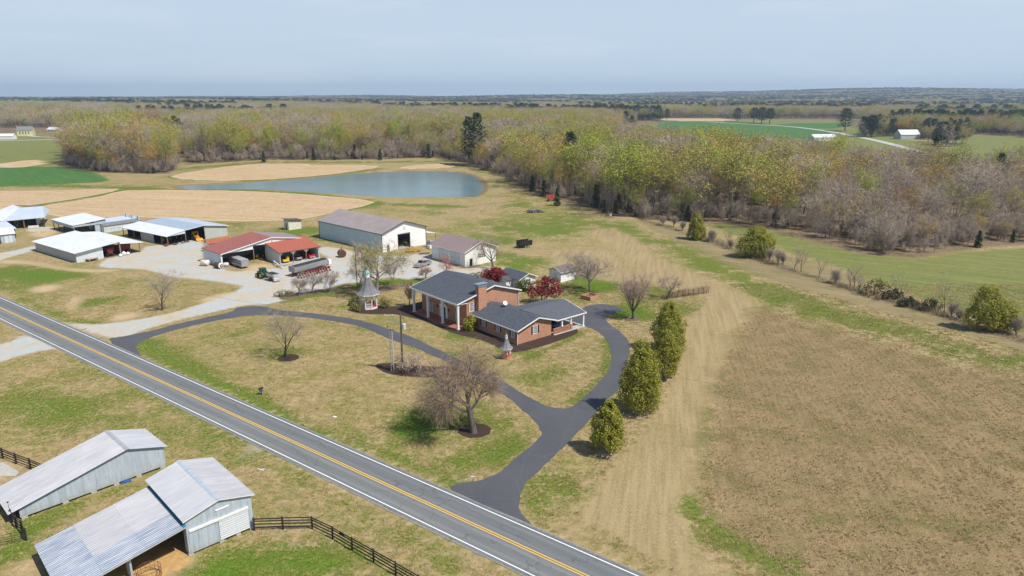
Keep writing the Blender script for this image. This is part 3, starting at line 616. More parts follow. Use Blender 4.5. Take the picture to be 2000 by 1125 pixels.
# ---------------------------------------------------------------- the brick house
HA = R(-49.3); HO = (-19.94, 149.25)
house = thing('brick_house', 'two storey red brick house with white porch columns and a low wing', 'house', HO, HA)
b = MB()
wall(b, (0, 0), (16.4, 0), 5.5, [(3., 4.2, .7, 2.5), (6.9, 9.7, .25, 3.0), (12.4, 13.6, .7, 2.5)], .2)
wall(b, (16.4, .2), (16.4, 13.8), [(0, 5.62), (6.8, 7.62), (13.6, 5.62)], [(.75, 1.85, 3.35, 5.1)], .2)
wall(b, (16.4, 14), (0, 14), 5.5, (), .2)
wall(b, (0, 13.8), (0, .2), [(0, 5.62), (6.8, 7.62), (13.6, 5.62)], (), .2)
b.build('wall', M['brick'], house)
for nm, pp in (('roof', [(-.6,-2.7,5.65),(16.9,-2.7,5.65),(16.9,7,8.0),(-.6,7,8.0)]), ('roof', [(16.9,14.5,5.65),(-.6,14.5,5.65),(-.6,7,8.0),(16.9,7,8.0)])):
    roof_slab(nm, pp, M['shingle'], house, .12)
b = MB()                                              # fascia, rake boards, soffits, gutter
trimbar(b, (-.62,-2.73,5.53), (16.92,-2.73,5.53), .1, .2); trimbar(b, (16.94,-2.7,5.55), (16.94,7.0,7.9), .08, .24); trimbar(b, (16.94,14.5,5.55), (16.94,7.0,7.9), .08, .24)
trimbar(b, (-.64,-2.7,5.55), (-.64,7.0,7.9), .08, .24); trimbar(b, (-.64,14.5,5.55), (-.64,7.0,7.9), .08, .24)
b.prism([(16.45,7,7.74),(16.9,7,7.74),(16.9,-2.6,5.42),(16.45,-2.6,5.42)], (0,0,-.03)); b.prism([(16.45,14.4,5.42),(16.9,14.4,5.42),(16.9,7,7.74),(16.45,7,7.74)], (0,0,-.03))
b.box(-.5, 16.8, -2.6, -.02, 5.34, 5.38); b.box(.1, 16.3, -2.5, -2.28, 5.1, 5.34)
b.bar((16.55,13.95,0), (16.55,13.95,5.4), .1, .1)
b.build('trim', M['trim'], house)
b = MB(); b.box(-.1, 16.9, -2.75, -.02, 0, .26); b.box(6.6, 9.9, -3.15, -2.75, 0, .13); b.build('porch_floor', M['terracotta'], house)
for u in (.45, 5.85, 11.25, 16.6):
    b = MB(); b.box(u-.27, u+.27, -2.66, -2.12, .262, .42); b.box(u-.27, u+.27, -2.66, -2.12, 4.9, 5.1)
    b.box(u-.2, u+.2, -2.59, -2.19, .42, 4.9)
    for s in (-.1, .1):
        b.box(u+s-.03, u+s+.03, -2.615, -2.59, .6, 4.7); b.box(u-.225, u-.2, -2.39+s-.03, -2.39+s+.03, .6, 4.7)
    b.build('column', M['trim'], house)
b = MB(); b.box(6.9, 7.35, -.12, .12, .26, 3.0); b.box(9.25, 9.7, -.12, .12, .26, 3.0); b.box(6.8, 9.8, -.16, .12, 2.75, 3.05)
b.add([(6.8,-.16,3.05),(9.8,-.16,3.05),(8.3,-.16,3.55),(6.8,.0,3.05),(9.8,.0,3.05),(8.3,.0,3.55)], [(0,1,2),(5,4,3),(0,2,5,3),(1,4,5,2)])
sur = b.build('door_surround', M['trim'], house)
b = MB(); b.box(7.75, 8.85, .02, .1, .26, 2.7); dr = b.build('door', M['black'], house)
b = MB(); b.box(7.35, 7.75, .03, .09, .26, 2.7); b.box(8.85, 9.25, .03, .09, .26, 2.7); b.build('side_panel', M['trim'], house)
b = MB(); b.cyl((8.0,-.03,1.25), (8.0,.02,1.25), .05, 8); b.build('handle', M['steel'], dr)
for u in (6.2, 10.3):
    b = MB(); b.lathe([(.1,0),(.16,.1),(.16,.35),(.05,.5)], 8, 0, (u,-.25,2.2)); b.bar((u,-.25,2.6),(u,0,2.6),.04); b.build('porch_lamp', M['black'], house)
for u in (3.6, 13.0): window(house, (u, .06, 1.6), 1.1, 1.75, 0)
for u in (3.6, 8.3, 13.0): window(house, (u, -.02, 4.2), .95, 1.0, 0, True, 3, 2)
window(house, (16.34, 1.3, 4.22), 1.05, 1.7, R(90))
b = MB(); b.box(16.42, 17.45, 2.3, 4.4, 0, 8.45); b.build('chimney', M['brick'], house)
b = MB(); b.box(16.3, 17.57, 2.18, 4.52, 8.45, 8.6); b.box(16.38, 17.5, 2.25, 4.45, 8.6, 8.95); b.box(16.2, 17.68, 2.05, 4.65, 8.95, 9.03); b.build('chimney_cap', basic('lead_cap', (.33, .38, .43), (.27, .31, .35), 2., .4, .4), house)
for u, v in ((9.5,8.2),(12.2,9.)): b = MB(); b.cyl((u,v,7.2),(u,v,8.4),.06,8); b.build('vent_pipe', M['black'], house)
# the low wing
b = MB()
wall(b, (16.62, 1.2), (30.8, 1.2), 2.95, [(19.85,20.95,1.25,2.85)] and [(3.23,4.33,1.25,2.85),(7.73,8.83,1.25,2.85),(12.33,13.43,1.25,2.85)], .2)
wall(b, (30.8, 1.4), (30.8, 10.1), [(0, 2.98), (4.75, 4.42), (8.7, 3.06)], [(3.8,4.9,1.25,2.8)], .2)
wall(b, (30.6, 10.3), (16.62, 10.3), 2.95, (), .2)
b.build('wing_wall', M['brick'], house)
roof_slab('wing_roof', [(16.63,.7,2.95),(31.4,.7,2.95),(31.4,6.2,4.62),(16.63,6.2,4.62)], M['shingle'], house)
roof_slab('wing_roof', [(31.4,11.1,3.08),(16.63,11.1,3.08),(16.63,6.2,4.62),(31.4,6.2,4.62)], M['shingle'], house)
b = MB(); trimbar(b, (16.65,.66,2.84), (31.44,.66,2.84), .1, .18); trimbar(b, (31.45,.7,2.86), (31.45,6.2,4.53), .08, .22); trimbar(b, (31.45,11.1,2.99), (31.45,6.2,4.53), .08, .22)
b.prism([(30.83,.75,2.78),(31.4,.75,2.78),(31.4,6.2,4.43),(30.83,6.2,4.43)], (0,0,-.03)); b.prism([(30.83,6.2,4.43),(31.4,6.2,4.43),(31.4,11,2.92),(30.83,11,2.92)], (0,0,-.03))
b.bar((30.92,1.08,0),(30.92,1.08,2.8),.1,.1); b.build('wing_trim', M['trim'], house)
for u in (20.4, 24.9, 29.5): window(house, (u, 1.24, 2.05), 1.0, 1.55, 0)
window(house, (30.76, 5.75, 2.02), 1.0, 1.5, R(90))
# carport
b = MB()
MBr = [(18.8,9.0,3.05),(25.2,9.0,4.42),(25.2,19.4,4.42),(18.8,19.4,3.05)]
roof_slab('carport_roof', [(31.5,11.12,3.02),(31.5,19.4,3.02),(25.2,19.4,4.45),(25.2,7.2,4.45)][::1], basic('smooth_shingle', (.075, .085, .10), (.095, .105, .12), 1.5, .85), house, .13)
roof_slab('carport_roof', [(18.9,19.4,3.02),(18.9,10.4,3.02),(25.2,7.2,4.45),(25.2,19.4,4.45)], bpy.data.materials['smooth_shingle'], house, .13)
trimbar(b, (31.53,11.1,2.9), (31.53,19.45,2.9), .1, .22); trimbar(b, (31.5,19.43,2.9), (25.2,19.43,4.33), .08, .24); trimbar(b, (18.9,19.43,2.9), (25.2,19.43,4.33), .08, .24); b.box(19.2, 31.3, 18.9, 19.1, 2.6, 2.86); b.box(31.05, 31.25, 11, 19.1, 2.6, 2.86)
b.build('carport_trim', M['trim'], house)
for v in (12.7, 15.2, 18.9):
    b = MB(); z = 0 if v > 16 else 1.3; b.box(31., 31.3, v-.15, v+.15, z, 2.6); b.box(30.94, 31.36, v-.21, v+.21, 2.42, 2.6); b.box(30.94, 31.36, v-.21, v+.21, z, z+.2); b.build('carport_column', M['trim'], house)
b = MB(); b.box(19.2, 22.2, 18.85, 19.05, 0, 2.6); b.build('carport_wall', M['brick'], house)
b = MB(); b.box(19., 31.6, 10.35, 19.3, -.05, .06); b.build('carport_floor', M['concrete'], house)
b = MB(); b.box(30.98, 31.24, 15.25, 15.75, 0, 1.55); b.box(30.9, 31.32, 15.17, 15.83, 1.55, 1.63)    # pierced brick screen
rr = 9
for j in range(rr):
    z = j*.135+.02
    for i in range(14):
        if j in (0, rr-1): continue
        v = 10.4+i*.35+(.175 if j % 2 else 0)
        if v+.21 < 15.24: b.box(31.02, 31.2, v, v+.21, z, z+.125)
b.box(31.0, 31.22, 10.35, 15.24, 0, .135); b.box(31.0, 31.22, 10.35, 15.24, 1.11, 1.25)
b.build('brick_screen', M['brick'], house)
b = MB(); b.box(-.0, 16.4, 14.02, 17.0, 0, .15); b.build('back_patio', M['terracotta'], house)
# satellite dish on the wing roof ridge
dish = thing('satellite_dish', 'white satellite dish standing on the ridge of the low brick wing', 'satellite dish', (0, 0, 0))
p = Vector(HO).to_3d() + Matrix.Rotation(HA, 3, 'Z') @ Vector((21.3, 6.1, 4.55)); dish.location = p
b = MB(); b.cyl((0,0,0),(0,0,.6),.04,8); b.build('mast', M['steel_dull'], dish)
b = MB(); b.lathe([(.02,0),(.2,.03),(.4,.12),(.48,.18),(.46,.2),(.2,.06)], 16); d = b.build('bowl', M['tank_white'], dish, True); d.location = (0,-.05,.65); d.rotation_euler = (R(55), 0, R(25))
b = MB(); b.bar((0,-.1,.5),(.1,-.55,.75),.04); b.build('arm', M['steel_dull'], dish)
# ---------------------------------------------------------------- big white barn
def frame(o, deg): return (o[0], o[1]), R(deg)
barn = thing('large_barn', 'long white metal barn with taupe roof and a tall open doorway', 'barn', (-64.6, 232.2, 0), R(-43.2))
Lb, Db, He, Hr = 34.6, 17.2, 5.85, 8.75
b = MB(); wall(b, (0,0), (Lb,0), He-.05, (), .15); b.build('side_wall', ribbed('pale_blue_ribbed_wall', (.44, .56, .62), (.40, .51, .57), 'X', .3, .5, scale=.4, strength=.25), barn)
b = MB(); wall(b, (Lb,Db), (0,Db), He-.05, (), .15); wall(b, (0,Db-.15), (0,.15), [(0,He),(Db/2-.15,Hr-.22),(Db-.3,He)], (), .15)
wall(b, (Lb,.15), (Lb,Db-.15), [(0,He),(Db/2-.15,Hr-.22),(Db-.3,He)], [(5.9,10.6,0,4.6),(1.6,2.6,0,2.1)], .15); b.build('wall', M['wall_white'], barn)
roof_slab('roof', [(-.5,-.5,He-.06),(Lb+.6,-.5,He-.06),(Lb+.6,Db/2,Hr),(-.5,Db/2,Hr)], M['roof_tan'], barn); roof_slab('roof', [(Lb+.6,Db+.5,He-.06),(-.5,Db+.5,He-.06),(-.5,Db/2,Hr),(Lb+.6,Db/2,Hr)], M['roof_tan'], barn)
brown = basic('dark_brown_trim', (.06,.045,.04), (.08,.06,.055), 3., .5)
b = MB(); trimbar(b, (-.5,-.53,He-.2), (Lb+.6,-.53,He-.2), .06, .14); trimbar(b, (Lb+.63,-.5,He-.16), (Lb+.63,Db/2,Hr-.1), .06, .2); trimbar(b, (Lb+.63,Db+.5,He-.16), (Lb+.63,Db/2,Hr-.1), .06, .2)
for (u, v) in ((-.03,-.03),(Lb+.03,-.03),(Lb+.03,Db+.03)): b.box(u-.07,u+.07,v-.07,v+.07,0,He-.15)
b.box(Lb-.02,Lb+.06,5.95,6.1,0,4.7); b.box(Lb-.02,Lb+.06,10.7,10.85,0,4.7); b.box(Lb-.02,Lb+.06,5.95,10.85,4.7,4.85); b.build('trim', brown, barn)
b = MB(); b.box(Lb-.06, Lb-.02, 1.78, 2.72, 0, 2.08); d = b.build('door', basic('brown_door', (.2,.15,.1), (.15,.11,.08), 3.), barn); b = MB(); b.cyl((Lb-.02,1.9,1.),(Lb+.05,1.9,1.),.04,6); b.build('handle', M['steel'], d)
b = MB(); b.cyl((Lb+.02,Db/2,6.4),(Lb+.12,Db/2,6.4),.28,12); b.bar((Lb+.06,Db/2-.55,6.9),(Lb+.06,Db/2+.45,7.0),.06); b.build('gable_light', M['greywall'], barn)
b = MB(); b.box(.3, Lb-.3, .3, Db-.3, .0, .06); b.build('floor', M['concrete'], barn)
# awning behind the barn
aw = thing('lean_to', 'small white lean to against the far long side of the white barn', 'shed', (-27.6, 223.8, 0), R(-43.2))
b = MB(); b.prism([(-6,0,3.3),(0,0,3.3),(0,4,2.6),(-6,4,2.6)], (0,0,-.1)); b.build('roof', M['roof_white'], aw)
for u in (-5.8,-.2): b = MB(); b.box(u-.08,u+.08,3.7,3.86,0,2.6); b.build('post', M['wood'], aw)
# ---------------------------------------------------------------- workshop
ws = thing('workshop', 'white two bay workshop with sliding garage doors and brown metal roof', 'workshop', (-23.4, 200.9, 0), R(-47))
Lw, Dw, He, Hr = 15.2, 11.4, 4.25, 6.7
b = MB(); wall(b, (0,0), (Lw,0), He, [(3.2,7.6,0,3.7),(8.6,13.0,0,3.7)], .15); wall(b, (Lw,.15), (Lw,Dw-.15), [(0,He+.1),(Dw/2-.15,Hr-.2),(Dw-.3,He+.1)], [(1.5,2.5,0,2.1),(4.6,7.4,1.8,3.0)], .15); wall(b, (Lw,Dw), (0,Dw), He, (), .15); wall(b, (0,Dw-.15), (0,.15), [(0,He+.1),(Dw/2-.15,Hr-.2),(Dw-.3,He+.1)], (), .15)
b.build('wall', M['white'], ws)
roof_slab('roof', [(-.5,-.6,He-.05),(Lw+.6,-.6,He-.05),(Lw+.6,Dw/2,Hr),(-.5,Dw/2,Hr)], M['roof_mauve'], ws); roof_slab('roof', [(Lw+.6,Dw+.6,He-.05),(-.5,Dw+.6,He-.05),(-.5,Dw/2,Hr),(Lw+.6,Dw/2,Hr)], M['roof_mauve'], ws)
b = MB(); trimbar(b, (-.5,-.63,He-.15), (Lw+.6,-.63,He-.15), .06, .16); trimbar(b, (Lw+.63,-.6,He-.12), (Lw+.63,Dw/2,Hr-.08), .06, .2); trimbar(b, (Lw+.63,Dw+.6,He-.12), (Lw+.63,Dw/2,Hr-.08), .06, .2)
b.box(-.04,.1,-.05,-.002,0,He-.1); b.build('trim', M['trim'], ws)
for u0 in (3.2, 8.6):
    for k in range(2):
        a = u0+.03+k*2.19; b = MB(); b.box(a, a+2.15, .03, .1, .02, 3.66); b.box(a+.05,a+2.1,.0,.03,3.3,3.42); b.box(a+.05,a+2.1,.0,.03,1.75,1.87)
        b.box(a+.05,a+.17,.0,.03,.2,3.3); b.box(a+1.98,a+2.1,.0,.03,.2,3.3)
        d = b.build('garage_door', M['galv_light'], ws)
        for z in (1.5, 1.55): 
            pass
        h = MB(); h.bar((a+.4,-.01,2.05),(a+.95,-.01,1.95),.05); h.bar((a+1.2,-.01,1.95),(a+1.75,-.01,2.05),.05); h.build('latch', M['black'], d)
b = MB(); b.box(Lw-.1, Lw-.04, 1.67, 2.63, 0, 2.08); b.build('door', M['black'], ws)
window(ws, (Lw-.06, 5.5, 2.4), 1.3, 1.1, R(90), False, 2, 2); window(ws, (Lw-.06, 6.85, 2.4), 1.3, 1.1, R(90), False, 2, 2)
# ---------------------------------------------------------------- red roofed shed with two wings
def post(parent, u, v, z0, z1, w=.2, m='wood', nm='post'):
    b = MB(); b.box(u-w/2, u+w/2, v-w/2, v+w/2, z0, z1); return b.build(nm, M[m], parent)
rsA = R(-43.5)   # u runs front-right (toward the yard), v to the back-right
rs_ = thing('red_roof_shed', 'wide open white gable shed with a faded red shingle roof', 'shed', (-88.6, 196.9, 0), rsA)
# local: v = 0 left wall, ridge v = 15, right eave v = 25.5 ; u 0 back .. 11.8 front gable
b = MB(); wall(b, (0,0), (11.8,0), 4.0, (), .15); wall(b, (0,25), (0,.15), [(0,4.8),(10,6.4),(24.85,4.0)], (), .15); wall(b, (11.6,25.2), (0.15,25.2), 4.7, (), .15)
b.build('wall', M['greywall'] if False else M['galv_light'], rs_)
b = MB()        # white gable fascia panel
F = lambda v: 4.0+(6.55-4.0)*v/15 if v <= 15 else 6.55-(6.55-4.85)*(v-15)/10.5
b.prism([(11.8,0,3.85),(11.8,9.2,3.85),(11.8,9.2,F(9.2)-.1),(11.8,0,F(0)-.05)], (-.12,0,0)); b.prism([(11.8,9.2,4.9),(11.8,16.5,4.6),(11.8,25.2,4.2),(11.8,25.2,F(25.2)-.1),(11.8,15,F(15)-.12),(11.8,9.2,F(9.2)-.1)], (-.12,0,0))
b.build('gable_panel', M['white'], rs_)
roof_slab('roof', [(-.3,-.4,3.95),(12.2,-.4,3.95),(12.2,15,6.6),(-.3,15,6.6)], M['shingle_red'], rs_); roof_slab('roof', [(12.2,25.6,4.85),(-.3,25.6,4.85),(-.3,15,6.6),(12.2,15,6.6)], M['roof_mauve'], rs_)
b = MB(); trimbar(b, (12.24,-.4,3.87), (12.24,15,6.5), .07, .22); trimbar(b, (12.24,25.6,4.77), (12.24,15,6.5), .07, .22); b.build('rake_board', M['trim'], rs_)
post(rs_, 11.7, -.12, 0, 3.9, .28, 'white'); post(rs_, 11.7, 9.3, 0, 4.1); post(rs_, 5.8, 9.3, 0, 4.4); post(rs_, 5.8, .3, 0, 3.8)
b = MB(); b.cyl((11.85,15.1,5.2),(11.85,15.1,5.75),.14,8); b.build('gable_light', M['greywall'], rs_)
gar = thing('open_garage', 'three bay open garage with bright red shingle roof and white corner braces', 'garage', (-65.35, 192.75, 0), R(44.5))
# local: u along the front (0..12.2), v to the back (0..9)
b = MB(); wall(b, (0,9), (0,0.0), [(0,5.15),(9,3.5)], (), .15); wall(b, (12.2,0), (12.2,9), [(0,3.5),(9,5.15)], (), .15); wall(b, (12.05,9), (.15,9), 5.1, (), .15); b.build('wall', M['galv_light'], gar)
roof_slab('roof', [(-.35,-.5,3.5),(12.6,-.5,3.5),(12.9,9.3,5.3),(-.35,9.3,5.3)], M['shingle_rust'], gar)
b = MB(); trimbar(b, (-.35,-.54,3.38), (12.6,-.54,3.38), .07, .18); trimbar(b, (-.38,-.5,3.4), (-.38,9.3,5.2), .06, .18); b.build('eave_board', brown, gar)
b = MB()
for i in range(3):
    a, c = .1+i*4.05, .1+(i+1)*4.05
    for s0, s1 in ((a, a+1.0), (c, c-1.0)): b.prism([(s0,.0,3.35),(s1,.0,3.35),(s0,.0,2.3)], (0,.1,0))
b.box(.0, 12.2, .12, .2, 3.2, 3.4); b.build('brace', M['white'], gar)
for i in range(4): post(gar, .1+i*4.03, .25, 0, 3.3, .22, 'white' if i in (0, 3) else 'wood_red')
b = MB(); b.box(0,12.2,-.9,8.9,-.02,.04); b.build('floor', M['concrete'], gar)
# small red roofed shed behind it
ss = thing('small_shed', 'little white gable shed with a red roof beside the wide red roofed shed', 'shed', (-92.2, 209., 0), R(45))
b = MB(); wall(b, (0,2.6),(0,0), [(0,2.7),(1.3,3.5),(2.6,2.7)], (), .1); wall(b, (0.1,0),(6.8,0), 2.7, (), .1); wall(b, (6.8,2.6),(.1,2.6), 2.7, (), .1); wall(b, (6.8,.1),(6.8,2.5), [(0,2.75),(1.2,3.45),(2.4,2.75)], (), .1); b.build('wall', M['white'], ss)
roof_slab('roof', [(-.3,-.35,2.65),(7.1,-.35,2.65),(7.1,1.3,3.65),(-.3,1.3,3.65)], M['shingle_rust'], ss, .1); roof_slab('roof', [(7.1,2.95,2.65),(-.3,2.95,2.65),(-.3,1.3,3.65),(7.1,1.3,3.65)], M['shingle_rust'], ss, .1)
b = MB(); b.box(-.04, 0., .9, 1.7, .1, 2.0); b.build('door', M['galv_light'], ss)
# ---------------------------------------------------------------- grey and white sheds, left yard
gs = thing('machinery_shed', 'grey shed with blue and white metal roofs sheltering a yellow backhoe', 'shed', (-109.3, 218.6, 0), R(55))
b = MB(); wall(b, (12.9,0),(21.2,0), [(0,4.5),(8.3,3.4)], (), .15); wall(b, (21.2,.15),(21.2,24.5), 3.4, (), .15); b.build('wall', M['greywall'], gs)
roof_slab('roof', [(6.1,-.5,4.28),(12.7,-.5,4.85),(12.7,25.5,4.85),(6.1,25.5,4.28)], M['roof_blue'], gs); roof_slab('roof', [(21.7,-.5,3.42),(21.7,25.5,3.42),(12.7,25.5,4.85),(12.7,-.5,4.85)], M['roof_pale'], gs)
roof_slab('roof', [(-.5,-.5,3.05),(6.1,-.5,4.26),(6.1,28,4.26),(-.5,28,3.05)], M['roof_white'], gs)
b = MB(); trimbar(b, (6.1,-.53,4.17), (12.7,-.53,4.74), .06, .2); trimbar(b, (21.7,-.53,3.32), (12.7,-.53,4.74), .06, .2); b.prism([(0,-.3,2.9),(6.0,-.3,4.1),(6.0,-.3,3.1)], (0,.1,0)); b.build('gable_panel', M['galv_light'], gs)
b = MB(); wall(b, (-.05,16.1),(-.05,8.2), 3.0, (), .12); b.build('side_wall', M['greywall'], gs)
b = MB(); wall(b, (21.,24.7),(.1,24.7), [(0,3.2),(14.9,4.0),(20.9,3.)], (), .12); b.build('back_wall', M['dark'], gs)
for u, v, z, w, mm in ((0,.0,2.95,.25,'wood_red'),(6.1,.0,4.1,.25,'wood_red'),(12.8,-.1,4.6,.2,'wood'),(.05,3.6,2.95,.2,'wood'),(.05,20.5,2.95,.2,'wood'),(6.1,9,4.1,.2,'wood'),(.05,27.5,2.95,.2,'wood')): post(gs, u, v, 0, z, w, mm)
b = MB(); b.add([(.2,.2,.02),(21,.2,.02),(21,24.5,.02),(.2,24.5,.02)], [(0,1,2,3)]); b.build('dirt_floor', basic('shed_dirt', (.12,.09,.065), (.08,.06,.045), 2., .95), gs)
bsA = R(-36.5)
bs = thing('white_roof_shed', 'broad low grey shed under a wide white metal roof with an open lean to', 'shed', (-146.7, 211.6, 0), bsA)
b = MB(); wall(b, (0,0),(28,0), 2.85, (), .12); wall(b, (0,12),(0,.12), [(0,4.1),(11.88,2.9)], (), .12); b.build('wall', M['greywall'], bs)
b = MB(); wall(b, (28.02,.12),(28.02,7.4), [(0,2.9),(7.28,3.65)], (), .12); b.build('front_wall', M['galv_light'], bs)
roof_slab('roof', [(-.6,-.7,2.95),(28.9,-.7,2.95),(28.9,12.1,4.35),(-.6,12.1,4.35)], M['roof_white'], bs); roof_slab('roof', [(28.9,18.9,3.05),(-.6,18.9,3.05),(-.6,12.11,3.75),(28.9,12.11,3.75)], M['roof_white'], bs)
b = MB(); b.box(-.5, 28.8, 12.0, 12.1, 3.75, 4.25); b.build('clerestory', M['roof_pale'], bs)
for v, m in ((12.1,'wood'),(15.,'creosote'),(17.8,'wood_red')): post(bs, 28.4, v, 0, 4.1 if v < 14 else 3.7-(v-12.1)*.1, .32 if v < 14 else .18, m)
for u in (8, 18): post(bs, u, 17.8, 0, 3., .18, 'creosote'); post(bs, u, 12., 0, 4.1, .2)
b = MB(); b.add([(.2,.2,.02),(27.9,.2,.02),(27.9,18.2,.02),(.2,18.2,.02)], [(0,1,2,3)]); b.build('dirt_floor', bpy.data.materials['shed_dirt'], bs)
osd = thing('pole_shed', 'open sided pole shed with a flat white roof and grey metal skirt', 'shed', (-163.6, 247.4, 0), R(-39.5))
roof_slab('roof', [(-.4,-.5,3.6),(19.6,-.5,3.6),(19.6,10.4,4.6),(-.4,10.4,4.6)], M['roof_white'], osd)
b = MB(); b.box(-.2,19.4,-.35,-.25,2.5,3.5); b.box(19.3,19.4,-.25,10.2,2.9,3.5); b.build('skirt', M['galv'], osd)
for u in (.2,5,10,15,19.2):
    for v in (0., 10.): post(osd, u, v, 0, 3.5 if v < 1 else 4.4, .22, 'creosote' if u < 16 else 'wood')
b = MB(); wall(b, (19,10.1),(0,10.1),4.3,(),.1); wall(b, (19.2,6.5),(19.2,10.),4.,(),.1); b.build('back_wall', M['galv'], osd)
b = MB(); b.box(-.6,20,-.9,-.6,0,.12); b.build('kerb', M['concrete'], osd)
# bulk curing barns, three alike
cb = thing('curing_barn', 'pale metal curing barn with grey roof, the nearest of the row of three', 'barn', (-141.9, 240.6, 0), R(56), 'curing barns side by side')
b = MB(); b.box(0,13.4,0,2.6,.0,2.3); b.build('wall', M['galv_light'], cb)
b = MB()
for i in range(23): b.box(.1+i*.58,.14+i*.58,-.03,-.001,.05,2.25)
b.box(0,13.4,-.05,-.002,1.1,1.16); b.build('panel_ribs', M['greywall'], cb)
b = MB(); b.prism([(-.2,-.3,2.35),(13.6,-.3,2.35),(13.6,2.8,2.95),(-.2,2.8,2.95)], (0,0,-.08)); b.build('roof', M['shingle_gray'], cb)
b = MB(); b.box(12.9,13.5,1.,1.7,2.6,4.0); b.build('flue', M['galv'], cb)
rt = Matrix.Rotation(R(56), 3, 'Z')
for k, lb in ((1, 'pale metal curing barn with bluish roof, the middle one of the row of three'), (2, 'pale metal curing barn with bluish roof, the farthest of the row of three')):
    d = Vector((-141.9, 240.6, 0)) + rt @ Vector((.3*k, 4.6*k, 0)); c = dup(cb, d, R(56), lb)
    for ch in c.children:
        if ch.name.startswith('roof'): ch.data = ch.data.copy(); ch.data.materials.clear(); ch.data.materials.append(M['roof_pale'])
# left barns
lb_ = thing('hip_roof_shed', 'open front shed with white and blue grey metal roof beyond the dirt track', 'shed', (-180.1, 246.3, 0), R(28))
# local u along front 0..11, v back
roof_slab('roof', [(-.5,-.5,3.2),(12.2,-.5,3.6),(11.,11.,6.2),(4.,9.,6.4)], M['roof_pale'], lb_); roof_slab('roof', [(-.5,-.5,3.15),(4,9.,6.35),(1,19,6.4),(-9,10,3.4)], M['roof_white'], lb_)
roof_slab('roof', [(12.2,-.5,3.55),(12.5,17,3.8),(1,19,6.35),(11,11,6.2)], M['roof_pale'], lb_)
post(lb_, 0,0,0,3.1,.35,'wood_red'); post(lb_, 5.6,0,0,3.3,.35,'wood_red'); post(lb_, 11.6,0,0,3.5,.3,'creosote')
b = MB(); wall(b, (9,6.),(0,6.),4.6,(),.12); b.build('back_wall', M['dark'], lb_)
b = MB(); wall(b, (9.4,1.),(9.4,12.),3.7,(),.12); b.build('wall', M['galv'], lb_)
sl_ = thing('tin_shed', 'small grey tin shed with pale double doors at the left edge', 'shed', (-164.3, 221.6, 0), R(40))
b = MB(); wall(b, (0,0),(3.8,0),3.,(),.1); wall(b, (0,6),(0,.1),3.,(),.1); wall(b,(3.8,.1),(3.8,6),3.,(),.1); b.build('wall', M['galv'], sl_)
roof_slab('roof', [(-.3,-.4,3.),(4.1,-.4,3.),(4.1,6.2,4.2),(-.3,6.2,4.2)], M['roof_white'], sl_, .1)
for u in (1., 2.1): b = MB(); b.box(u,u+.95,-.06,-.002,.1,2.5); b.build('door', M['galv_light'], sl_)
tl_ = thing('tin_lean_to', 'blue grey tin lean to roof behind the small grey tin shed', 'shed', (-168.5, 229.5, 0), R(40))
roof_slab('roof', [(-6,0,3.2),(3.5,0,3.2),(1.5,6,5.),(-6,6,5.)], M['roof_pale'], tl_, .1)
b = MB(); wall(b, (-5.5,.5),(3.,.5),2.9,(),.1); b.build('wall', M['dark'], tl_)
ph = thing('pump_house', 'cream pump house with a brown sloping roof beside the stubble field', 'shed', (-81.4, 247.5, 0), R(-44))
b = MB(); wall(b, (0,0),(3.2,0),[(0,3.6),(3.2,3.5)],[(1.1,1.9,.1,2.2)],.1); wall(b,(3.2,.1),(3.2,4.9),[(0,3.5),(4.8,3.)],(),.1); wall(b,(3.1,5),(.1,5),2.95,(),.1); wall(b,(0,5),(0,.1),[(0,3.),(4.9,3.6)],(),.1); b.build('wall', M['offwhite'], ph)
roof_slab('roof', [(-.5,-.5,3.85),(3.7,-.5,3.75),(3.7,5.5,3.1),(-.5,5.5,3.2)], brown, ph, .12)
b = MB(); b.box(1.12,1.88,.02,.07,.1,2.2); b.build('door', brown, ph)
# garden sheds behind the house
wsd = thing('garden_shed', 'white wooden garden shed with grey brown shingle roof and peeling paint', 'shed', (9.6, 176.3, 0), R(-47))
L1, D1 = 4.2, 5.2
b = MB(); wall(b, (0,0),(L1,0),[(0,2.7),(L1/2,3.6),(L1,2.7)],(),.1); wall(b,(L1,.1),(L1,D1-.1),2.7,(),.1); wall(b,(L1,D1),(0,D1),[(0,2.7),(L1/2,3.6),(L1,2.7)],(),.1); wall(b,(0,D1-.1),(0,.1),2.7,(),.1)
b.build('wall', basic('peeling_white', (.80,.80,.77), (.45,.44,.42), 1.6, .7, lo=.5, hi=.72), wsd)
roof_slab('roof', [(-.4,-.5,2.65),(-.4,D1+.5,2.65),(L1/2,D1+.5,3.8),(L1/2,-.5,3.8)], M['shingle_brown'], wsd, .1); roof_slab('roof', [(L1+.4,D1+.5,2.65),(L1+.4,-.5,2.65),(L1/2,-.5,3.8),(L1/2,D1+.5,3.8)], M['shingle_brown'], wsd, .1)
b = MB(); trimbar(b,(L1+.43,-.5,2.57),(L1+.43,D1+.5,2.57),.05,.14); trimbar(b,(-.4,-.53,2.58),(L1/2,-.53,3.72),.05,.16); trimbar(b,(L1+.4,-.53,2.58),(L1/2,-.53,3.72),.05,.16); b.build('trim', M['trim'], wsd)
b = MB(); b.box(1.5,2.6,-.05,-.002,.1,2.1); b.build('door', M['galv_light'], wsd); b = MB(); b.box(1.95,2.25,-.04,-.002,2.85,3.15); b.build('gable_vent', M['black'], wsd)
ct = thing('pool_house', 'white cottage shed with charcoal shingle roof between the red maples', 'shed', (-3.2, 172.2, 0), R(-49))
L2, D2 = 7.6, 5.4
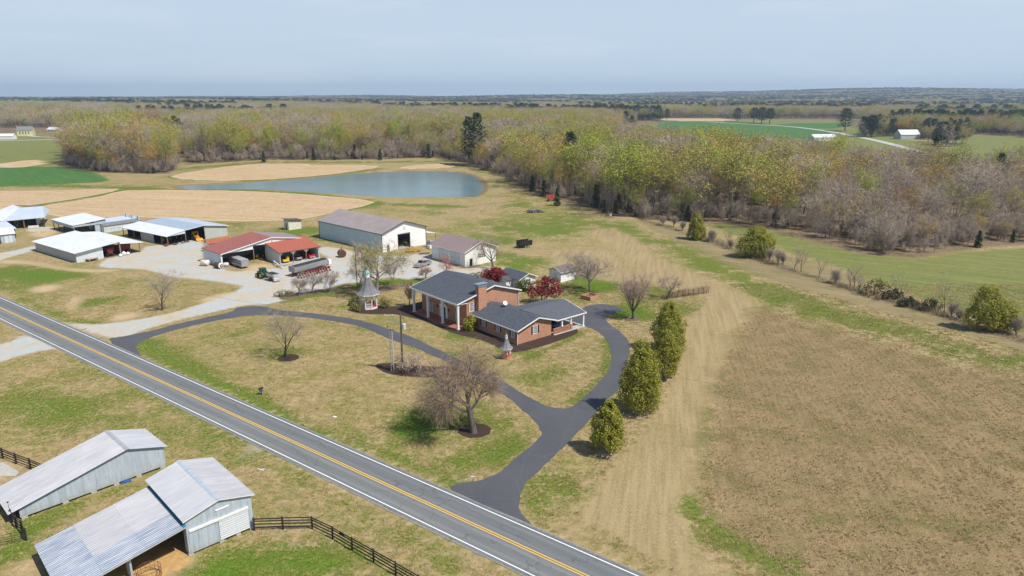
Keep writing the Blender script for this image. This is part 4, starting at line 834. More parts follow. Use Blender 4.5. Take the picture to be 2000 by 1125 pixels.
b = MB(); wall(b,(0,0),(L2,0),2.5,(),.1); wall(b,(L2,.1),(L2,D2-.1),[(0,2.55),(D2/2-.1,3.6),(D2-.2,2.55)],[(1.5,3.6,.7,2.2)],.1); wall(b,(L2,D2),(0,D2),2.5,(),.1); wall(b,(0,D2-.1),(0,.1),[(0,2.55),(D2/2-.1,3.6),(D2-.2,2.55)],(),.1); b.build('wall', M['white'], ct)
roof_slab('roof', [(-.4,-.5,2.45),(L2+.5,-.5,2.45),(L2+.5,D2/2,3.75),(-.4,D2/2,3.75)], M['shingle'], ct, .1); roof_slab('roof', [(L2+.5,D2+.5,2.45),(-.4,D2+.5,2.45),(-.4,D2/2,3.75),(L2+.5,D2/2,3.75)], M['shingle'], ct, .1)
b = MB(); trimbar(b,(L2+.53,-.5,2.4),(L2+.53,D2/2,3.68),.05,.18); trimbar(b,(L2+.53,D2+.5,2.4),(L2+.53,D2/2,3.68),.05,.18); b.build('trim', M['trim'], ct)
window(ct, (L2-.06, 2.65, 1.45), 1.0, 1.4, R(90), True, 2, 2)
b = MB(); wall(b,(2.5,-2.2),(5.2,-2.2),[(0,2.2),(1.35,2.9),(2.7,2.2)],(),.1); wall(b,(5.2,-2.1),(5.2,-.02),2.2,(),.1); wall(b,(2.5,-.02),(2.5,-2.1),2.2,(),.1); b.build('porch_wall', M['white'], ct)
roof_slab('porch_roof', [(2.2,-2.5,2.2),(2.2,-.52,2.2),(3.85,-.52,3.05),(3.85,-2.5,3.05)], M['shingle'], ct, .08); roof_slab('porch_roof', [(5.5,-.52,2.2),(5.5,-2.5,2.2),(3.85,-2.5,3.05),(3.85,-.52,3.05)], M['shingle'], ct, .08)
# ---------------------------------------------------------------- the two grey metal barns by the camera
def metal_roof(parent, e0, e1, r0, r1, mats, n, name='roof_panel', pitch=.29):
    """roof of n sheets side by side, each a part"""
    e0, e1, r0, r1 = map(Vector, (e0, e1, r0, r1))
    for i in range(n):
        a, c = i/n, (i+1)/n; b = MB(); dz = Vector((0, 0, .004*(i % 2)))
        corr(b, e0.lerp(e1, a)+dz, e0.lerp(e1, c)+dz, r0.lerp(r1, a)+dz, r0.lerp(r1, c)+dz, pitch)
        o = b.build(name, mats[i % len(mats)], parent)
M['tin'] = basic('zinc_roof_sheet', (.42, .415, .43), (.335, .335, .36), .8, .5, .15, .4, streak=(.5, 3, 1), rnd=.06)
M['tin_new'] = basic('bright_zinc_sheet', (.44, .445, .465), (.36, .37, .395), .8, .42, .2, .4, streak=(.5, 3, 1), rnd=.06)
M['tin_old'] = basic('weathered_zinc_sheet', (.385, .40, .44), (.19, .24, .32), 1.0, .5, .2, .4, streak=(.45, 3.5, 1), lo=.38, hi=.66, rnd=.1)
bB = thing('tin_barn', 'tall grey metal barn with a white slatted sliding door and long lean to', 'barn', (-33.4, 62.75, 0), R(44.3))
Lg, Dg, He, Hr = 6.95, 10.9, 4.25, 5.2
b = MB(); wall(b,(0,0),(Lg,0),[(0,He),(Lg/2,Hr-.03),(Lg,He)],(),.08,.22); b.build('front_wall', M['galv'], bB)
b = MB(); wall(b,(Lg,.08),(Lg,Dg-.08),He,(),.08,.22); wall(b,(Lg,Dg),(0,Dg),[(0,He),(Lg/2,Hr-.03),(Lg,He)],(),.08,.22); wall(b,(0,Dg-.08),(0,.08),He,[(.6,4.6,.22,3.),(5.6,9.9,.22,3.)],.08,.22); b.build('wall', M['galv'], bB)
metal_roof(bB, (-.3,-.25,He-.02),(-.3,Dg+.2,He-.02),(Lg/2,-.25,Hr+.04),(Lg/2,Dg+.2,Hr+.04),[M['tin_new']],6); metal_roof(bB, (Lg+.35,-.25,He-.05),(Lg+.35,Dg+.2,He-.05),(Lg/2,-.25,Hr+.04),(Lg/2,Dg+.2,Hr+.04),[M['tin']],6)
b = MB(); b.prism([(Lg/2-.25,-.27,Hr+.02),(Lg/2,-.27,Hr+.1),(Lg/2+.25,-.27,Hr+.02)],(0,Dg+.49,0)); b.build('ridge_cap', M['galv'], bB)
b = MB(); trimbar(b,(-.3,-.24,He-.09),(Lg/2,-.24,Hr-.05),.05,.1); trimbar(b,(Lg+.35,-.24,He-.12),(Lg/2,-.24,Hr-.05),.05,.1); b.build('rake_board', M['trim'], bB)
b = MB(); b.box(.25,Lg-.45,-.17,-.04,2.72,2.9); b.box(.25,Lg-.45,-.19,-.0,2.9,2.95); b.build('door_rail', M['trim'], bB)
b = MB(); b.box(.15,3.2,-.05,-.002,.25,2.72); b.build('door', M['galv'], bB)
b = MB(); b.box(3.24,Lg-.5,-.06,-.01,.3,2.72); d = b.build('slatted_door', M['galv_light'], bB)
for j in range(9):
    b = MB(); z = .34+j*.262; b.prism([(3.26,-.06,z),(Lg-.52,-.06,z),(Lg-.52,-.13,z+.05),(3.26,-.13,z+.05)],(0,0,.12)); b.build('slat', M['trim'], d)
b = MB(); b.box(3.1,4.55,-.09,-.0,3.9,4.0); b.build('loft_rail', M['trim'], bB); b = MB(); b.box(3.16,4.5,-.04,-.002,2.98,3.88); b.build('loft_door', M['galv'], bB)
b = MB()
for u, v in ((.2,.2),(3.4,.15),(Lg-.2,.2),(Lg-.2,Dg-.2),(.2,Dg-.2),(5.2,.15)): b.box(u-.25,u+.25,v-.2,v+.2,0,.22)
b.build('footing', M['concrete'], bB)
# lean-to: 3 across by 2 down, weathered unevenly
zl = lambda u: 3.72+u*.178
cols_ = [(-.02,-3.9),(-3.9,-7.8),(-7.8,-11.4)]
for i, (ua, ub) in enumerate(cols_):
    for j in range(3):
        va, vb = -.35+j*3.6, -.35+(j+1)*3.6
        b = MB(); dz = -.012*i
        corr(b,(ub-.05,va,zl(ub)+dz),(ub-.05,vb,zl(ub)+dz),(ua,va,zl(ua)+dz),(ua,vb,zl(ua)+dz),.29,.045)
        b.build('roof_panel', M['tin_old'] if (j == 0 or i == 2) else M['tin'], bB)
b = MB(); n_ = 40
for i in range(n_): b.box(-.34,-.03,-.33+i*.27,-.33+i*.27+.2,3.70,3.78)
b.build('flashing', M['teal'], bB)
b = MB(); trimbar(b,(-.1,-.36,zl(-.1)-.1),(-11.4,-.36,zl(-11.4)-.13),.06,.12); b.bar((-.1,10.4,zl(0)-.15),(-11.4,10.4,zl(-11.4)-.15),.08,.2)
for u in (-3.9,-7.8,-11.2): b.bar((u,-.3,zl(u)-.16),(u,10.4,zl(u)-.16),.1,.18)
b.build('rafter', M['greywall'], bB)
for u in (-5.4,-11.1):
    b = MB(); b.box(u-.09,u+.09,.1,1.5 if u > -6 else .4,0,zl(u)-.2); b.build('post', M['galv'], bB)
for u in (-3.8,-7.6,-11.1): post(bB, u, 10.2, 0, zl(u)-.2, .2)
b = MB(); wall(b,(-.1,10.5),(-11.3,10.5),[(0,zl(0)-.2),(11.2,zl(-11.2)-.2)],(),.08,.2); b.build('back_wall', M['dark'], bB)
bA = thing('low_tin_barn', 'low grey metal barn on blocks with a long sloping zinc roof', 'barn', (-55.2, 69.15, 0), R(47.3))
pr = [(0,1.5),(11.7,4.2),(15.9,2.95)]
b = MB(); wall(b,(0,0),(15.9,0),pr,(),.08,.28); b.build('front_wall', M['galv'], bA)
b = MB(); wall(b,(15.9,.08),(15.9,6.6),2.9,(),.08,.28); wall(b,(15.9,6.7),(0,6.7),[(0,2.95),(4.2,4.2),(15.9,1.5)],(),.08,.28); b.build('wall', M['galv'], bA)
metal_roof(bA,(-1.1,-.35,1.32),(-1.1,7.,1.32),(11.7,-.35,4.3),(11.7,7.,4.3),[M['tin']],4); metal_roof(bA,(16.3,-.35,2.88),(16.3,7.,2.88),(11.7,-.35,4.3),(11.7,7.,4.3),[M['tin_new']],4)
b = MB(); b.prism([(11.45,-.37,4.29),(11.7,-.37,4.36),(11.95,-.37,4.29)],(0,7.4,0)); b.build('ridge_cap', M['tin'], bA)
for u in (.4,4.5,7.5,10,12.6,15.5):
    b = MB(); b.box(u-.3,u+.3,-.02,.5,0,.28); b.build('footing', M['concrete'], bA)
b = MB(); b.box(.2,15.7,.6,.7,0,.28); b.build('crawl_shade', M['black'], bA)  # black strip standing in for the shade in the gaps under the barn
tp = MB(); tp.add([(0,0,.02),(1.2,-.2,.03),(1.3,.3,.2),(.6,.5,.28),(0,.4,.15)],[(0,1,2,3,4)]); tp.prism([(0,0,.02),(1.2,-.2,.02),(1.3,.3,.02),(0,.4,.02)],(0,0,.08)); q = tp.build('tarpaulin', M['blue']); q.location = (-48.0,76.6,0); q.rotation_euler = (0,0,R(47)); tag(q, 'crumpled blue tarpaulin poking out under the low grey barn', 'tarpaulin')

_f = lambda u, v: tuple(Vector((bB.location.x, bB.location.y))+Matrix.Rotation(bB.rotation_euler.z, 2) @ Vector((u, v)))
_r = random.Random(6); SAND = [(-.3,.4),(-.2,-.9),(-1.2,-1.5),(-2.6,-1.3),(-4.2,-1.8),(-6.5,-1.9),(-9,-1.5),(-11,-.8),(-11.2,4),(-8,6.4),(-4,6.2),(-.4,5.2)]
sheet('sand_floor', [_f(u+_r.gauss(0,.12), v+_r.gauss(0,.12)) for u, v in smooth_poly(SAND, 4)], .03, basic('orange_sand', (.50,.315,.115), (.36,.22,.085), 1.2, .95))
# ================================================================== objects
def A3(x, y, z=0.): p = at(x, y); return (p[0], p[1], z)
def ang(p, q): a, b = at(*p), at(*q); return math.atan2(b[1]-a[1], b[0]-a[0])
def wheel(parent, c, r, w, rim=None, ax='y'):
    """tyre with a rim as its sub-part; axle along local y"""
    b = MB(); x, y, z = c; prof = [(r*.62, -w/2), (r*.93, -w/2), (r, -w*.3), (r, w*.3), (r*.93, w/2), (r*.62, w/2)]
    vs = []; n = 18
    for rr, yy in prof:
        for k in range(n): t = 2*math.pi*k/n; vs.append((rr*math.cos(t), yy, rr*math.sin(t)))
    b.add(vs, [(i*n+k, i*n+(k+1) % n, (i+1)*n+(k+1) % n, (i+1)*n+k) for i in range(len(prof)-1) for k in range(n)])
    t = b.build('wheel', M['rubber'], parent); t.location = c
    b = MB(); b.cyl((0,-w*.42,0),(0,w*.42,0),r*.63,14); b.cyl((0,-w*.5,0),(0,w*.5,0),r*.18,8); b.build('rim', rim or M['steel'], t)
    return t
def loft(b, secs, mi=0):
    """secs: list of (x, half width low, half width high, z low, z high)"""
    vs = []
    for x, wl_, wh, z0, z1 in secs: vs += [(x,-wl_,z0),(x,wl_,z0),(x,wh,z1),(x,-wh,z1)]
    fs = [(0,1,2,3)]
    for i in range(len(secs)-1):
        o = 4*i
        for k in range(4): a, c = o+k, o+(k+1) % 4; fs.append((a, a+4, c+4, c))
    o = 4*(len(secs)-1); fs.append((o+3,o+2,o+1,o)); return b.add(vs, fs, mi)
def vehicle(name, label, cat, loc, rz, paint, kind='pickup', group=None):
    t = thing(name, label, cat, loc, rz, group)
    b = MB()
    if kind == 'pickup':
        loft(b, [(2.85,.8,.78,.45,.95),(2.7,.95,.9,.4,1.1),(1.2,.97,.93,.35,1.2),(-.75,.97,.93,.35,1.15),(-.76,.97,.93,.35,1.18)])
        b.build('body', paint, t)
        b = MB()
        loft(b, [(1.25,.92,.88,1.14,1.2),(.75,.9,.76,1.14,1.78),(-.4,.9,.76,1.12,1.82),(-.72,.9,.78,1.12,1.2)]); b.build('cab', M['carglass'], t)
        b = MB(); loft(b, [(.7,.77,.74,1.76,1.84),(-.42,.77,.74,1.79,1.87)]); 
        for s in (-1, 1):
            b.bar((1.25,s*.9,1.16),(.72,s*.77,1.8),.07); b.bar((.12,s*.91,1.14),(.12,s*.77,1.8),.07); b.bar((-.72,s*.9,1.16),(-.42,s*.77,1.8),.1)
        b.build('cab_roof', paint, t)
        b = MB(); b.box(-2.75,-.78,-.97,-.86,.55,1.2); b.box(-2.75,-.78,.86,.97,.55,1.2); b.box(-2.75,-.78,-.86,.86,.55,.66); b.box(-.86,-.78,-.86,.86,.66,1.2); b.build('bed', paint, t)
        b = MB(); b.box(-2.82,-2.74,-.95,.95,.5,1.18); b.build('tailgate', paint, t)
        b = MB(); b.box(2.78,2.95,-.9,.9,.4,.62); b.box(-3.0,-2.84,-.9,.9,.4,.6); b.build('bumper', M['steel'], t)
        xs, r = (1.85,-1.85), .4
        hl = (2.84, .62, .82)
    else:
        loft(b, [(2.25,.7,.6,.4,.65),(2.05,.86,.8,.3,.82),(1.0,.9,.86,.28,.95),(-1.5,.9,.86,.28,.98),(-2.1,.86,.8,.32,.95),(-2.25,.7,.66,.42,.85)]); b.build('body', paint, t)
        b = MB(); loft(b, [(1.05,.84,.8,.9,.96),(.3,.82,.66,.92,1.38),(-.9,.82,.66,.94,1.4),(-1.75,.82,.76,.94,1.0)]); b.build('cab', M['carglass'], t)
        b = MB(); loft(b, [(.28,.67,.63,1.37,1.43),(-.9,.67,.63,1.39,1.45)])
        for s in (-1, 1): b.bar((1.05,s*.82,.94),(.3,s*.67,1.4),.06); b.bar((-.3,s*.84,.93),(-.3,s*.67,1.4),.06); b.bar((-1.75,s*.82,.96),(-.9,s*.67,1.42),.08)
        b.build('cab_roof', paint, t); b = MB(); b.box(2.2,2.3,-.75,.75,.38,.5); b.box(-2.32,-2.2,-.75,.75,.4,.52); b.build('bumper', M['black'], t)
        xs, r = (1.38,-1.35), .33; hl = (2.16, .55, .62)
    for x in xs:
        for s in (-1, 1): wheel(t, (x, s*.86, r), r, .24)
    for s in (-1, 1):
        b = MB(); b.box(hl[0]-.06,hl[0]+.05,s*hl[1]-.13,s*hl[1]+.13,hl[2]-.07,hl[2]+.08); b.build('headlight', M['steel'], t)
        b = MB(); x = -2.84 if kind == 'pickup' else -2.27; b.box(x-.02,x+.04,s*.8-.07,s*.8+.07,.75,1.05); b.build('tail_light', M['red_dull'], t)
    return t
def in_house(u, v, z=0): p = Vector((HO[0], HO[1], 0))+Matrix.Rotation(HA, 3, 'Z') @ Vector((u, v, z)); return p
def in_frame(obj, u, v, z=0): return Vector(obj.location)+Matrix.Rotation(obj.rotation_euler.z, 3, 'Z') @ Vector((u, v, z))
# --- vehicles
vehicle('pickup_truck', 'dusty silver pickup truck parked on the gravel before the workshop', 'pickup', A3(826, 520), ang((842,515),(810,525)), M['silver'])
vehicle('pickup_truck', 'bright red pickup backed into the right bay of the open garage', 'pickup', in_frame(gar, 10.2, 3.2, .05), R(44.5+90), M['red'])
vehicle('parked_car', 'grey car parked in the middle bay of the open garage', 'car', in_frame(gar, 6.2, 2.7, .05), R(44.5+90), M['silver'], 'car')
vehicle('parked_car', 'pale blue car parked under the carport behind the brick screen', 'car', in_house(27.6, 13.2, .07), HA+R(8), basic('pale_blue_paint', (.25,.36,.46), (.2,.3,.38), 3., .3), 'car')
yl = thing('yellow_loader', 'small yellow loader standing in the left bay of the open garage', 'loader', in_frame(gar, 2.1, 2.2, .05), R(44.5+90))
b = MB(); loft(b, [(1.6,.8,.75,.35,.9),(.4,.95,.9,.35,1.0),(-1.5,.95,.9,.4,1.0)]); b.build('body', M['yellow'], yl)
b = MB(); b.box(-1.5,-.9,-1.0,-.3,1.0,1.75); b.build('engine_box', M['yellow'], yl); b = MB(); b.box(-1.75,-1.5,-.9,.9,.45,.8); b.build('bumper', M['yellow'], yl)
b = MB(); b.box(-.3,.2,-.3,.3,1.0,1.3); b.box(-.35,-.25,-.3,.3,1.3,1.75); b.build('seat', M['black'], yl)
for x in (.9,-.9):
    for s in (-1,1): wheel(yl, (x,s*.85,.4), .4, .3, M['yellow'])
def tractor(label, loc, rz, cab=True):
    t = thing('tractor', label, 'tractor', loc, rz)
    b = MB(); loft(b, [(2.3,.32,.28,.85,1.45),(2.1,.38,.34,.8,1.62),(.5,.42,.38,.8,1.75)]); b.build('bonnet', M['green'], t)
    b = MB(); b.box(-1.0,2.2,-.3,.3,.5,.85); b.box(-.9,.5,-.45,.45,.8,1.1); b.bar((1.7,-.85,.6),(1.7,.85,.6),.2); b.bar((-.4,-1.,.85),(-.4,1.,.85),.25); b.build('chassis', M['black'], t)
    if cab:
        b = MB(); loft(b, [(.55,.7,.62,1.1,2.6),(-.75,.7,.62,1.1,2.6)]); b.build('cab_glass', M['carglass'], t)
        b = MB()
        for x in (.56,-.76):
            for s in (-1,1): b.bar((x,s*.71,1.1),(x,s*.63,2.6),.08)
        b.bar((-.1,-.71,1.1),(-.1,-.64,2.6),.06); b.bar((-.1,.71,1.1),(-.1,.64,2.6),.06); b.build('cab_frame', M['green'], t)
        b = MB(); loft(b, [(.72,.72,.6,2.6,2.74),(-.1,.76,.66,2.6,2.86),(-.9,.72,.6,2.6,2.76)]); b.build('cab_roof', M['green'], t)
    else:
        b = MB(); b.box(-.6,-.1,-.28,.28,1.1,1.3); b.box(-.65,-.55,-.28,.28,1.3,1.75); b.build('seat', M['yellow'], t)
        b = MB()
        for s in (-1,1): b.bar((-.7,s*.5,1.1),(-.7,s*.5,2.2),.08)
        b.bar((-.7,-.5,2.2),(-.7,.5,2.2),.08); b.build('roll_bar', M['green'], t)
    b = MB()
    for s in (-1,1):
        for k in range(5):
            a0 = R(20+28*k); b.bar((-.45+.98*math.cos(a0),s*.82,.85+.98*math.sin(a0)),(-.45+.98*math.cos(a0+R(28)),s*.82,.85+.98*math.sin(a0+R(28))),.42,.05)
    b.build('mudguard', M['green'], t)
    b = MB(); b.cyl((1.3,.25,1.6),(1.3,.25,2.5),.05,8); b.build('exhaust', M['black'], t)
    for s in (-1,1): wheel(t, (-.45,s*.85,.85), .85, .48, M['yellow']); wheel(t, (1.7,s*.78,.6), .6, .36, M['yellow'])
    return t
TA = ang((535,549),(507,541))
tp_ = A3(514, 543); tractor('green cab tractor hitched to a lime spreader on the gravel', tp_, TA)
sp = thing('lime_spreader', 'steel hopper lime spreader hitched behind the green cab tractor', 'spreader', A3(533, 548), TA)
b = MB(); loft(b, [(1.6,.5,1.0,.95,1.9),(-1.6,.5,1.0,.95,1.9)]); b.build('hopper', M['steel'], sp); b = MB(); b.box(-1.62,1.62,-1.04,1.04,1.9,1.98); b.build('hopper_rim', basic('teal_paint', (.08,.3,.25), (.06,.22,.19), 3.), sp)
b = MB(); b.add([(-1.55,-.93,1.985),(1.55,-.93,1.985),(1.55,.93,1.985),(-1.55,.93,1.985)], [(0,1,2,3)]); b.build('lime_load', M['mulch'], sp)
b = MB(); b.bar((1.6,0,.7),(3.1,0,.6),.14); b.bar((-1.6,-.5,.75),(1.6,-.5,.75),.12); b.bar((-1.6,.5,.75),(1.6,.5,.75),.12); b.build('drawbar', M['black'], sp)
b = MB(); loft(b, [(-1.6,.9,.7,.45,.95),(-2.1,1.1,.9,.35,.75)]); b.cyl((-2.0,-.45,.3),(-2.0,-.45,.36),.4,12); b.cyl((-2.0,.45,.3),(-2.0,.45,.36),.4,12); b.build('spinner_guard', M['steel'], sp)
for s in (-1,1): wheel(sp, (-.3,s*.85,.55), .55, .36, M['rust'])
tractor('older green tractor without a cab parked inside the red roofed shed', in_frame(rs_, 7.2, 12.2, .0), rsA+R(100), False)
ru = thing('rotary_mower', 'rusty tangle of a rotary mower behind the cabless green tractor', 'mower', in_frame(rs_, 10.2, 12.6), rsA)
b = MB(); b.box(-.9,.9,-.8,.8,.25,.45); b.bar((-.9,0,.5),(.6,.3,.9),.1); b.bar((.9,-.7,.4),(1.6,.6,.35),.1); b.build('deck', M['rust'], ru); wheel(ru, (1.2,0,.25), .25, .15)
# livestock trailer
LA = ang((448,515.5),(473,525)); lp = Vector(A3(480,524.5))
lt = thing('livestock_trailer', 'aluminium livestock trailer half inside the red roofed shed', 'trailer', (lp.x-4.1*math.cos(LA), lp.y-4.1*math.sin(LA), 0), LA)
b = MB()
for s in (-1,1):
    for z0, z1 in ((.55,1.25),(1.45,1.75),(1.95,2.3)): b.box(-4,4,s*1.05-.03,s*1.05+.03,z0,z1)
    for i in range(9): b.box(-4+i-.04,-4+i+.04,s*1.09-.02,s*1.09+.02,.5,2.4)
b.box(-4,-3.95,-1.05,1.05,.55,2.4); b.box(-4,4,-1.02,1.02,.5,.56); b.build('body', M['steel_dull'], lt)
b = MB(); loft(b, [(-4.1,1.1,.95,2.38,2.52),(4.1,1.1,.95,2.38,2.52)]); b.build('roof', basic('pale_aluminium', (.5,.51,.53), (.4,.41,.43), 1., .4, .3), lt)
b = MB(); b.box(3.98,4.04,-1.0,1.0,.55,2.35); d = b.build('rear_gate', M['steel_dull'], lt); b = MB()
for z in (.8,1.3,1.8): b.box(4.04,4.07,-.95,.95,z,z+.06)
b.box(4.04,4.08,-.03,.03,.55,2.35); b.build('gate_bar', M['steel'], d)
for x in (.3,-.75):
    for s in (-1,1): wheel(lt, (x,s*1.12,.4), .4, .26)
b = MB()
for s in (-1,1): b.prism([(1.,s*1.26-.15,.85),(.8,s*1.26-.15,1.0),(-1.2,s*1.26-.15,1.0),(-1.4,s*1.26-.15,.85)], (0,.3,0))
b.build('mudguard', M['steel'], lt)
# long hopper trailer and red seed drill on the gravel
HA2 = ang((570,541),(640,522)); hp = Vector(A3(604, 532))
ht = thing('hopper_trailer', 'long grey hopper trailer under a dark tarpaulin on the gravel', 'trailer', hp, HA2)
b = MB(); loft(b, [(5.9,1.05,1.2,1.3,2.7),(-5.9,1.05,1.2,1.3,2.7)]); loft(b, [(4.6,.35,1.15,.8,1.5),(-4.6,.35,1.15,.8,1.5)]); b.build('hopper', M['steel_dull'], ht)
b = MB()
for k in range(6):
    a0, a1 = math.pi*k/6, math.pi*(k+1)/6; r = 1.18
    b.add([(-5.8,r*math.cos(a0),2.72+.15*math.sin(a0)),(5.8,r*math.cos(a0),2.72+.15*math.sin(a0)),(5.8,r*math.cos(a1),2.72+.15*math.sin(a1)),(-5.8,r*math.cos(a1),2.72+.15*math.sin(a1))], [(0,1,2,3)])
b.build('tarpaulin', M['tarp'], ht)
for x in (-5.9,5.8):
    b = MB(); b.prism([(x,1.2*math.cos(math.pi*k/10),2.7+.26*math.sin(math.pi*k/10)) for k in range(11)], (.1,0,0)); b.build('end_board', M['steel'], ht)
b = MB(); b.box(-6.2,6.4,-.5,-.38,.7,.85); b.box(-6.2,6.4,.38,.5,.7,.85); b.bar((6.2,0,.8),(8.2,0,.6),.15); b.build('chassis', M['red_dull'], ht)
b = MB(); b.box(6.5,7.5,-.8,.8,.9,2.3); b.build('engine_cover', M['white'], ht)
for x in (-4.6,-3.5,4.0):
    for s in (-1,1): wheel(ht, (x,s*.95,.5), .5, .3)
dn = hp+Vector((math.sin(HA2)*3.0, -math.cos(HA2)*3.0, 0))-Vector((math.cos(HA2)*.8, math.sin(HA2)*.8, 0))
sdl = thing('seed_drill', 'faded red seed drill with many row units beside the hopper trailer', 'drill', dn, HA2)
b = MB(); b.bar((-5.5,0,.8),(5.2,0,.8),.18); b.bar((-5.5,.7,.8),(5.2,.7,.8),.14); b.bar((0,.7,.8),(0,1.6,.7),.15); b.build('toolbar', M['red_dull'], sdl)
for i in range(12):
    x = -5.2+i*.92; b = MB(); b.box(x-.22,x+.22,-.55,-.05,.75,1.35); b.bar((x,-.1,.7),(x,-.7,.3),.1); b.cyl((x-.05,-.6,.32),(x+.05,-.6,.32),.32,12); b.build('row_unit', M['red_dull'] if i % 3 else M['rust'], sdl)
for x in (-5.0,-1.8,1.8,4.8): wheel(sdl, (x,.9,.42), .42, .2).rotation_euler = (0,0,R(90))
au = thing('auger_pipe', 'pale auger pipe lying from the garage corner toward the hopper trailer', 'auger', A3(536, 518), ang((536,518),(564,531)))
b = MB(); b.cyl((0,0,1.1),(6.2,0,.5),.16,10); b.build('tube', M['tank_white'], au); b = MB(); b.box(-.3,.1,-.2,.2,.0,1.3); b.build('stand', M['galv'], au); wheel(au, (3.2,.5,.3), .3, .16); wheel(au, (3.2,-.5,.3), .3, .16)
b = MB(); b.bar((3.2,-.5,.3),(3.2,.5,.3),.06); b.bar((3.2,0,.3),(3.0,0,.75),.06); b.build('axle', M['rust'], au)
# tanks
def tank(label, loc, rz, r, L, m, legs=True, endm=None, name='storage_tank', cat='tank'):
    t = thing(name, label, cat, loc, rz); b = MB(); c = r+(.25 if legs else .02)
    prof = [(-L/2-r*.35,.05*r),(-L/2-r*.28,.5*r),(-L/2-r*.1,.88*r),(-L/2,r),(L/2,r),(L/2+r*.1,.88*r),(L/2+r*.28,.5*r),(L/2+r*.35,.05*r)]
    b.tube([(x,0,c) for x, _ in prof], [q for _, q in prof], 18); b.build('shell', m, t, True)
    if endm:
        b = MB(); b.tube([(L/2-.02,0,c),(L/2+.05,0,c),(L/2+r*.2,0,c),(L/2+r*.36,0,c)], [r*1.01,r*1.01,r*.75,.05], 18); b.build('end_cap', endm, t, True)
    if legs:
        for x in (-L*.32,L*.32): b = MB(); b.box(x-.1,x+.1,-r*.7,r*.7,0,c-r*.65); b.build('saddle', M['concrete'], t)
    b = MB(); b.cyl((0,0,c+r*.95),(0,0,c+r+.12),r*.2,10); b.build('lid', M['steel_dull'], t); return t
tank('white and rusty steel tank lying beside the red roofed shed wall', A3(401, 519), R(-10), .85, 1.9, basic('stained_white_tank', (.7,.66,.58), (.35,.2,.12), 1.5, .6, lo=.45, hi=.65), False, M['tank_white'])
tank('black steel tank with a round white end beside the red roofed shed', A3(427, 524), R(-28), .82, 2.0, basic('black_rusty_tank', (.04,.04,.045), (.12,.05,.03), 1.5, .6), False, M['tank_white'])
tank('small pale tank just inside the red roofed shed doorway', in_frame(rs_, 10.6, 1.5), rsA+R(60), .55, 1.2, M['galv_light'], False)
tank('long grey blue gas tank beside the curing barns and stubble field', (-145.0,264.6,0), R(-33), .85, 5.0, M['tank_blue'])
tank('white propane tank lying behind the white garden shed', A3(1120, 541), R(-25), .5, 1.9, M['tank_white'])
rt_ = thing('rusty_boiler', 'rusty round ended boiler standing on the gravel edge by the barn', 'boiler', A3(668, 502), R(-60))
b = MB(); b.tube([(-.9,0,1.15),(.9,0,1.15)], 1.12, 20); b.build('shell', M['rust'], rt_, False); b = MB(); b.cyl((.9,0,1.2),(.98,0,1.2),.9,16); b.bar((1.,-.05,.3),(1.,-.05,2.1),.1); b.build('door', basic('dark_rust', (.12,.05,.035), (.07,.03,.02), 3.), rt_)
b = MB(); b.cyl((0,0,2.2),(0,0,3.0),.09,8); b.cyl((0,0,2.95),(.3,.2,3.05),.08,8); b.build('flue', M['rust'], rt_)
# things in front of the barn
yh = thing('yellow_harrow', 'yellow wheeled harrow standing before the open door of the white barn', 'harrow', A3(806, 492.5), R(20))
b = MB(); b.bar((-2.2,0,.7),(2.2,0,.7),.16); b.bar((-2.2,.9,.7),(2.2,.9,.7),.16); b.bar((-2.2,-.7,.6),(2.2,-.7,.6),.14)
for x in (-2,-1,0,1,2): b.bar((x,-.7,.65),(x,1.1,.8),.12)
b.bar((0,-.6,.7),(0.3,-2.4,.6),.14); b.build('frame', M['orange'], yh)
for i in range(9):
    b = MB(); x = -2.1+i*.52; b.bar((x,.9,.7),(x+.05,1.2,.1),.06); b.bar((x+.2,-.7,.6),(x+.2,-.4,.05),.06); b.build('tine', M['rust'], yh)
b = MB(); b.box(-1.2,-.3,.1,.8,.8,1.35); b.box(.5,1.2,-.1,.5,.8,1.25); b.build('seed_box', M['orange'], yh)
for s in (-1,1): wheel(yh, (s*1.9,-.2,.4), .4, .22, M['yellow']).rotation_euler = (0,0,R(90))
bm = thing('rusty_beam', 'rusty steel beam lying on blocks right of the yellow harrow', 'beam', A3(829, 497.5), R(15)); b = MB(); b.box(-1.6,1.6,-.2,.2,.25,.6); b.build('beam', M['rust'], bm); b = MB(); b.box(-1.2,-.9,-.25,.25,0,.25); b.box(.9,1.2,-.25,.25,0,.25); b.build('block', M['concrete'], bm)
cg = thing('pallet_cage', 'grey slatted pallet cage stacked at the right corner of the white barn', 'cage', (-25.6, 216.4, 0), R(-43))
b = MB()
for x in (-1,1):
    for y in (-.9,.9): b.box(x-.06,x+.06,y-.06,y+.06,0,2.4)
b.build('frame', M['greywall'], cg)
for z in (.15,.6,1.05,1.5,1.95,2.3): b = MB(); b.box(-1.05,1.05,-1.,-.95,z,z+.15); b.box(-1.05,1.05,.95,1.,z,z+.15); b.box(1.,1.05,-.95,.95,z,z+.15); b.box(-1.05,-1.,-.95,.95,z,z+.15); b.build('slat', M['greywall'], cg)
b = MB(); b.box(-.85,.85,-.8,.8,.1,2.1); b.build('load', M['steel_dull'], cg)
tt = thing('water_tote', 'pale plastic water tote beside the slatted pallet cage', 'tote', A3(839, 486), R(-40))
b = MB(); b.box(-.6,.6,-.5,.5,.15,1.15); b.build('bottle', M['tank_white'], tt); b = MB(); b.box(-.62,.62,-.52,.52,0,.14); b.build('pallet', M['red_dull'], tt); b = MB(); b.cyl((0,0,1.15),(0,0,1.22),.14,8); b.build('lid', M['red_dull'], tt)
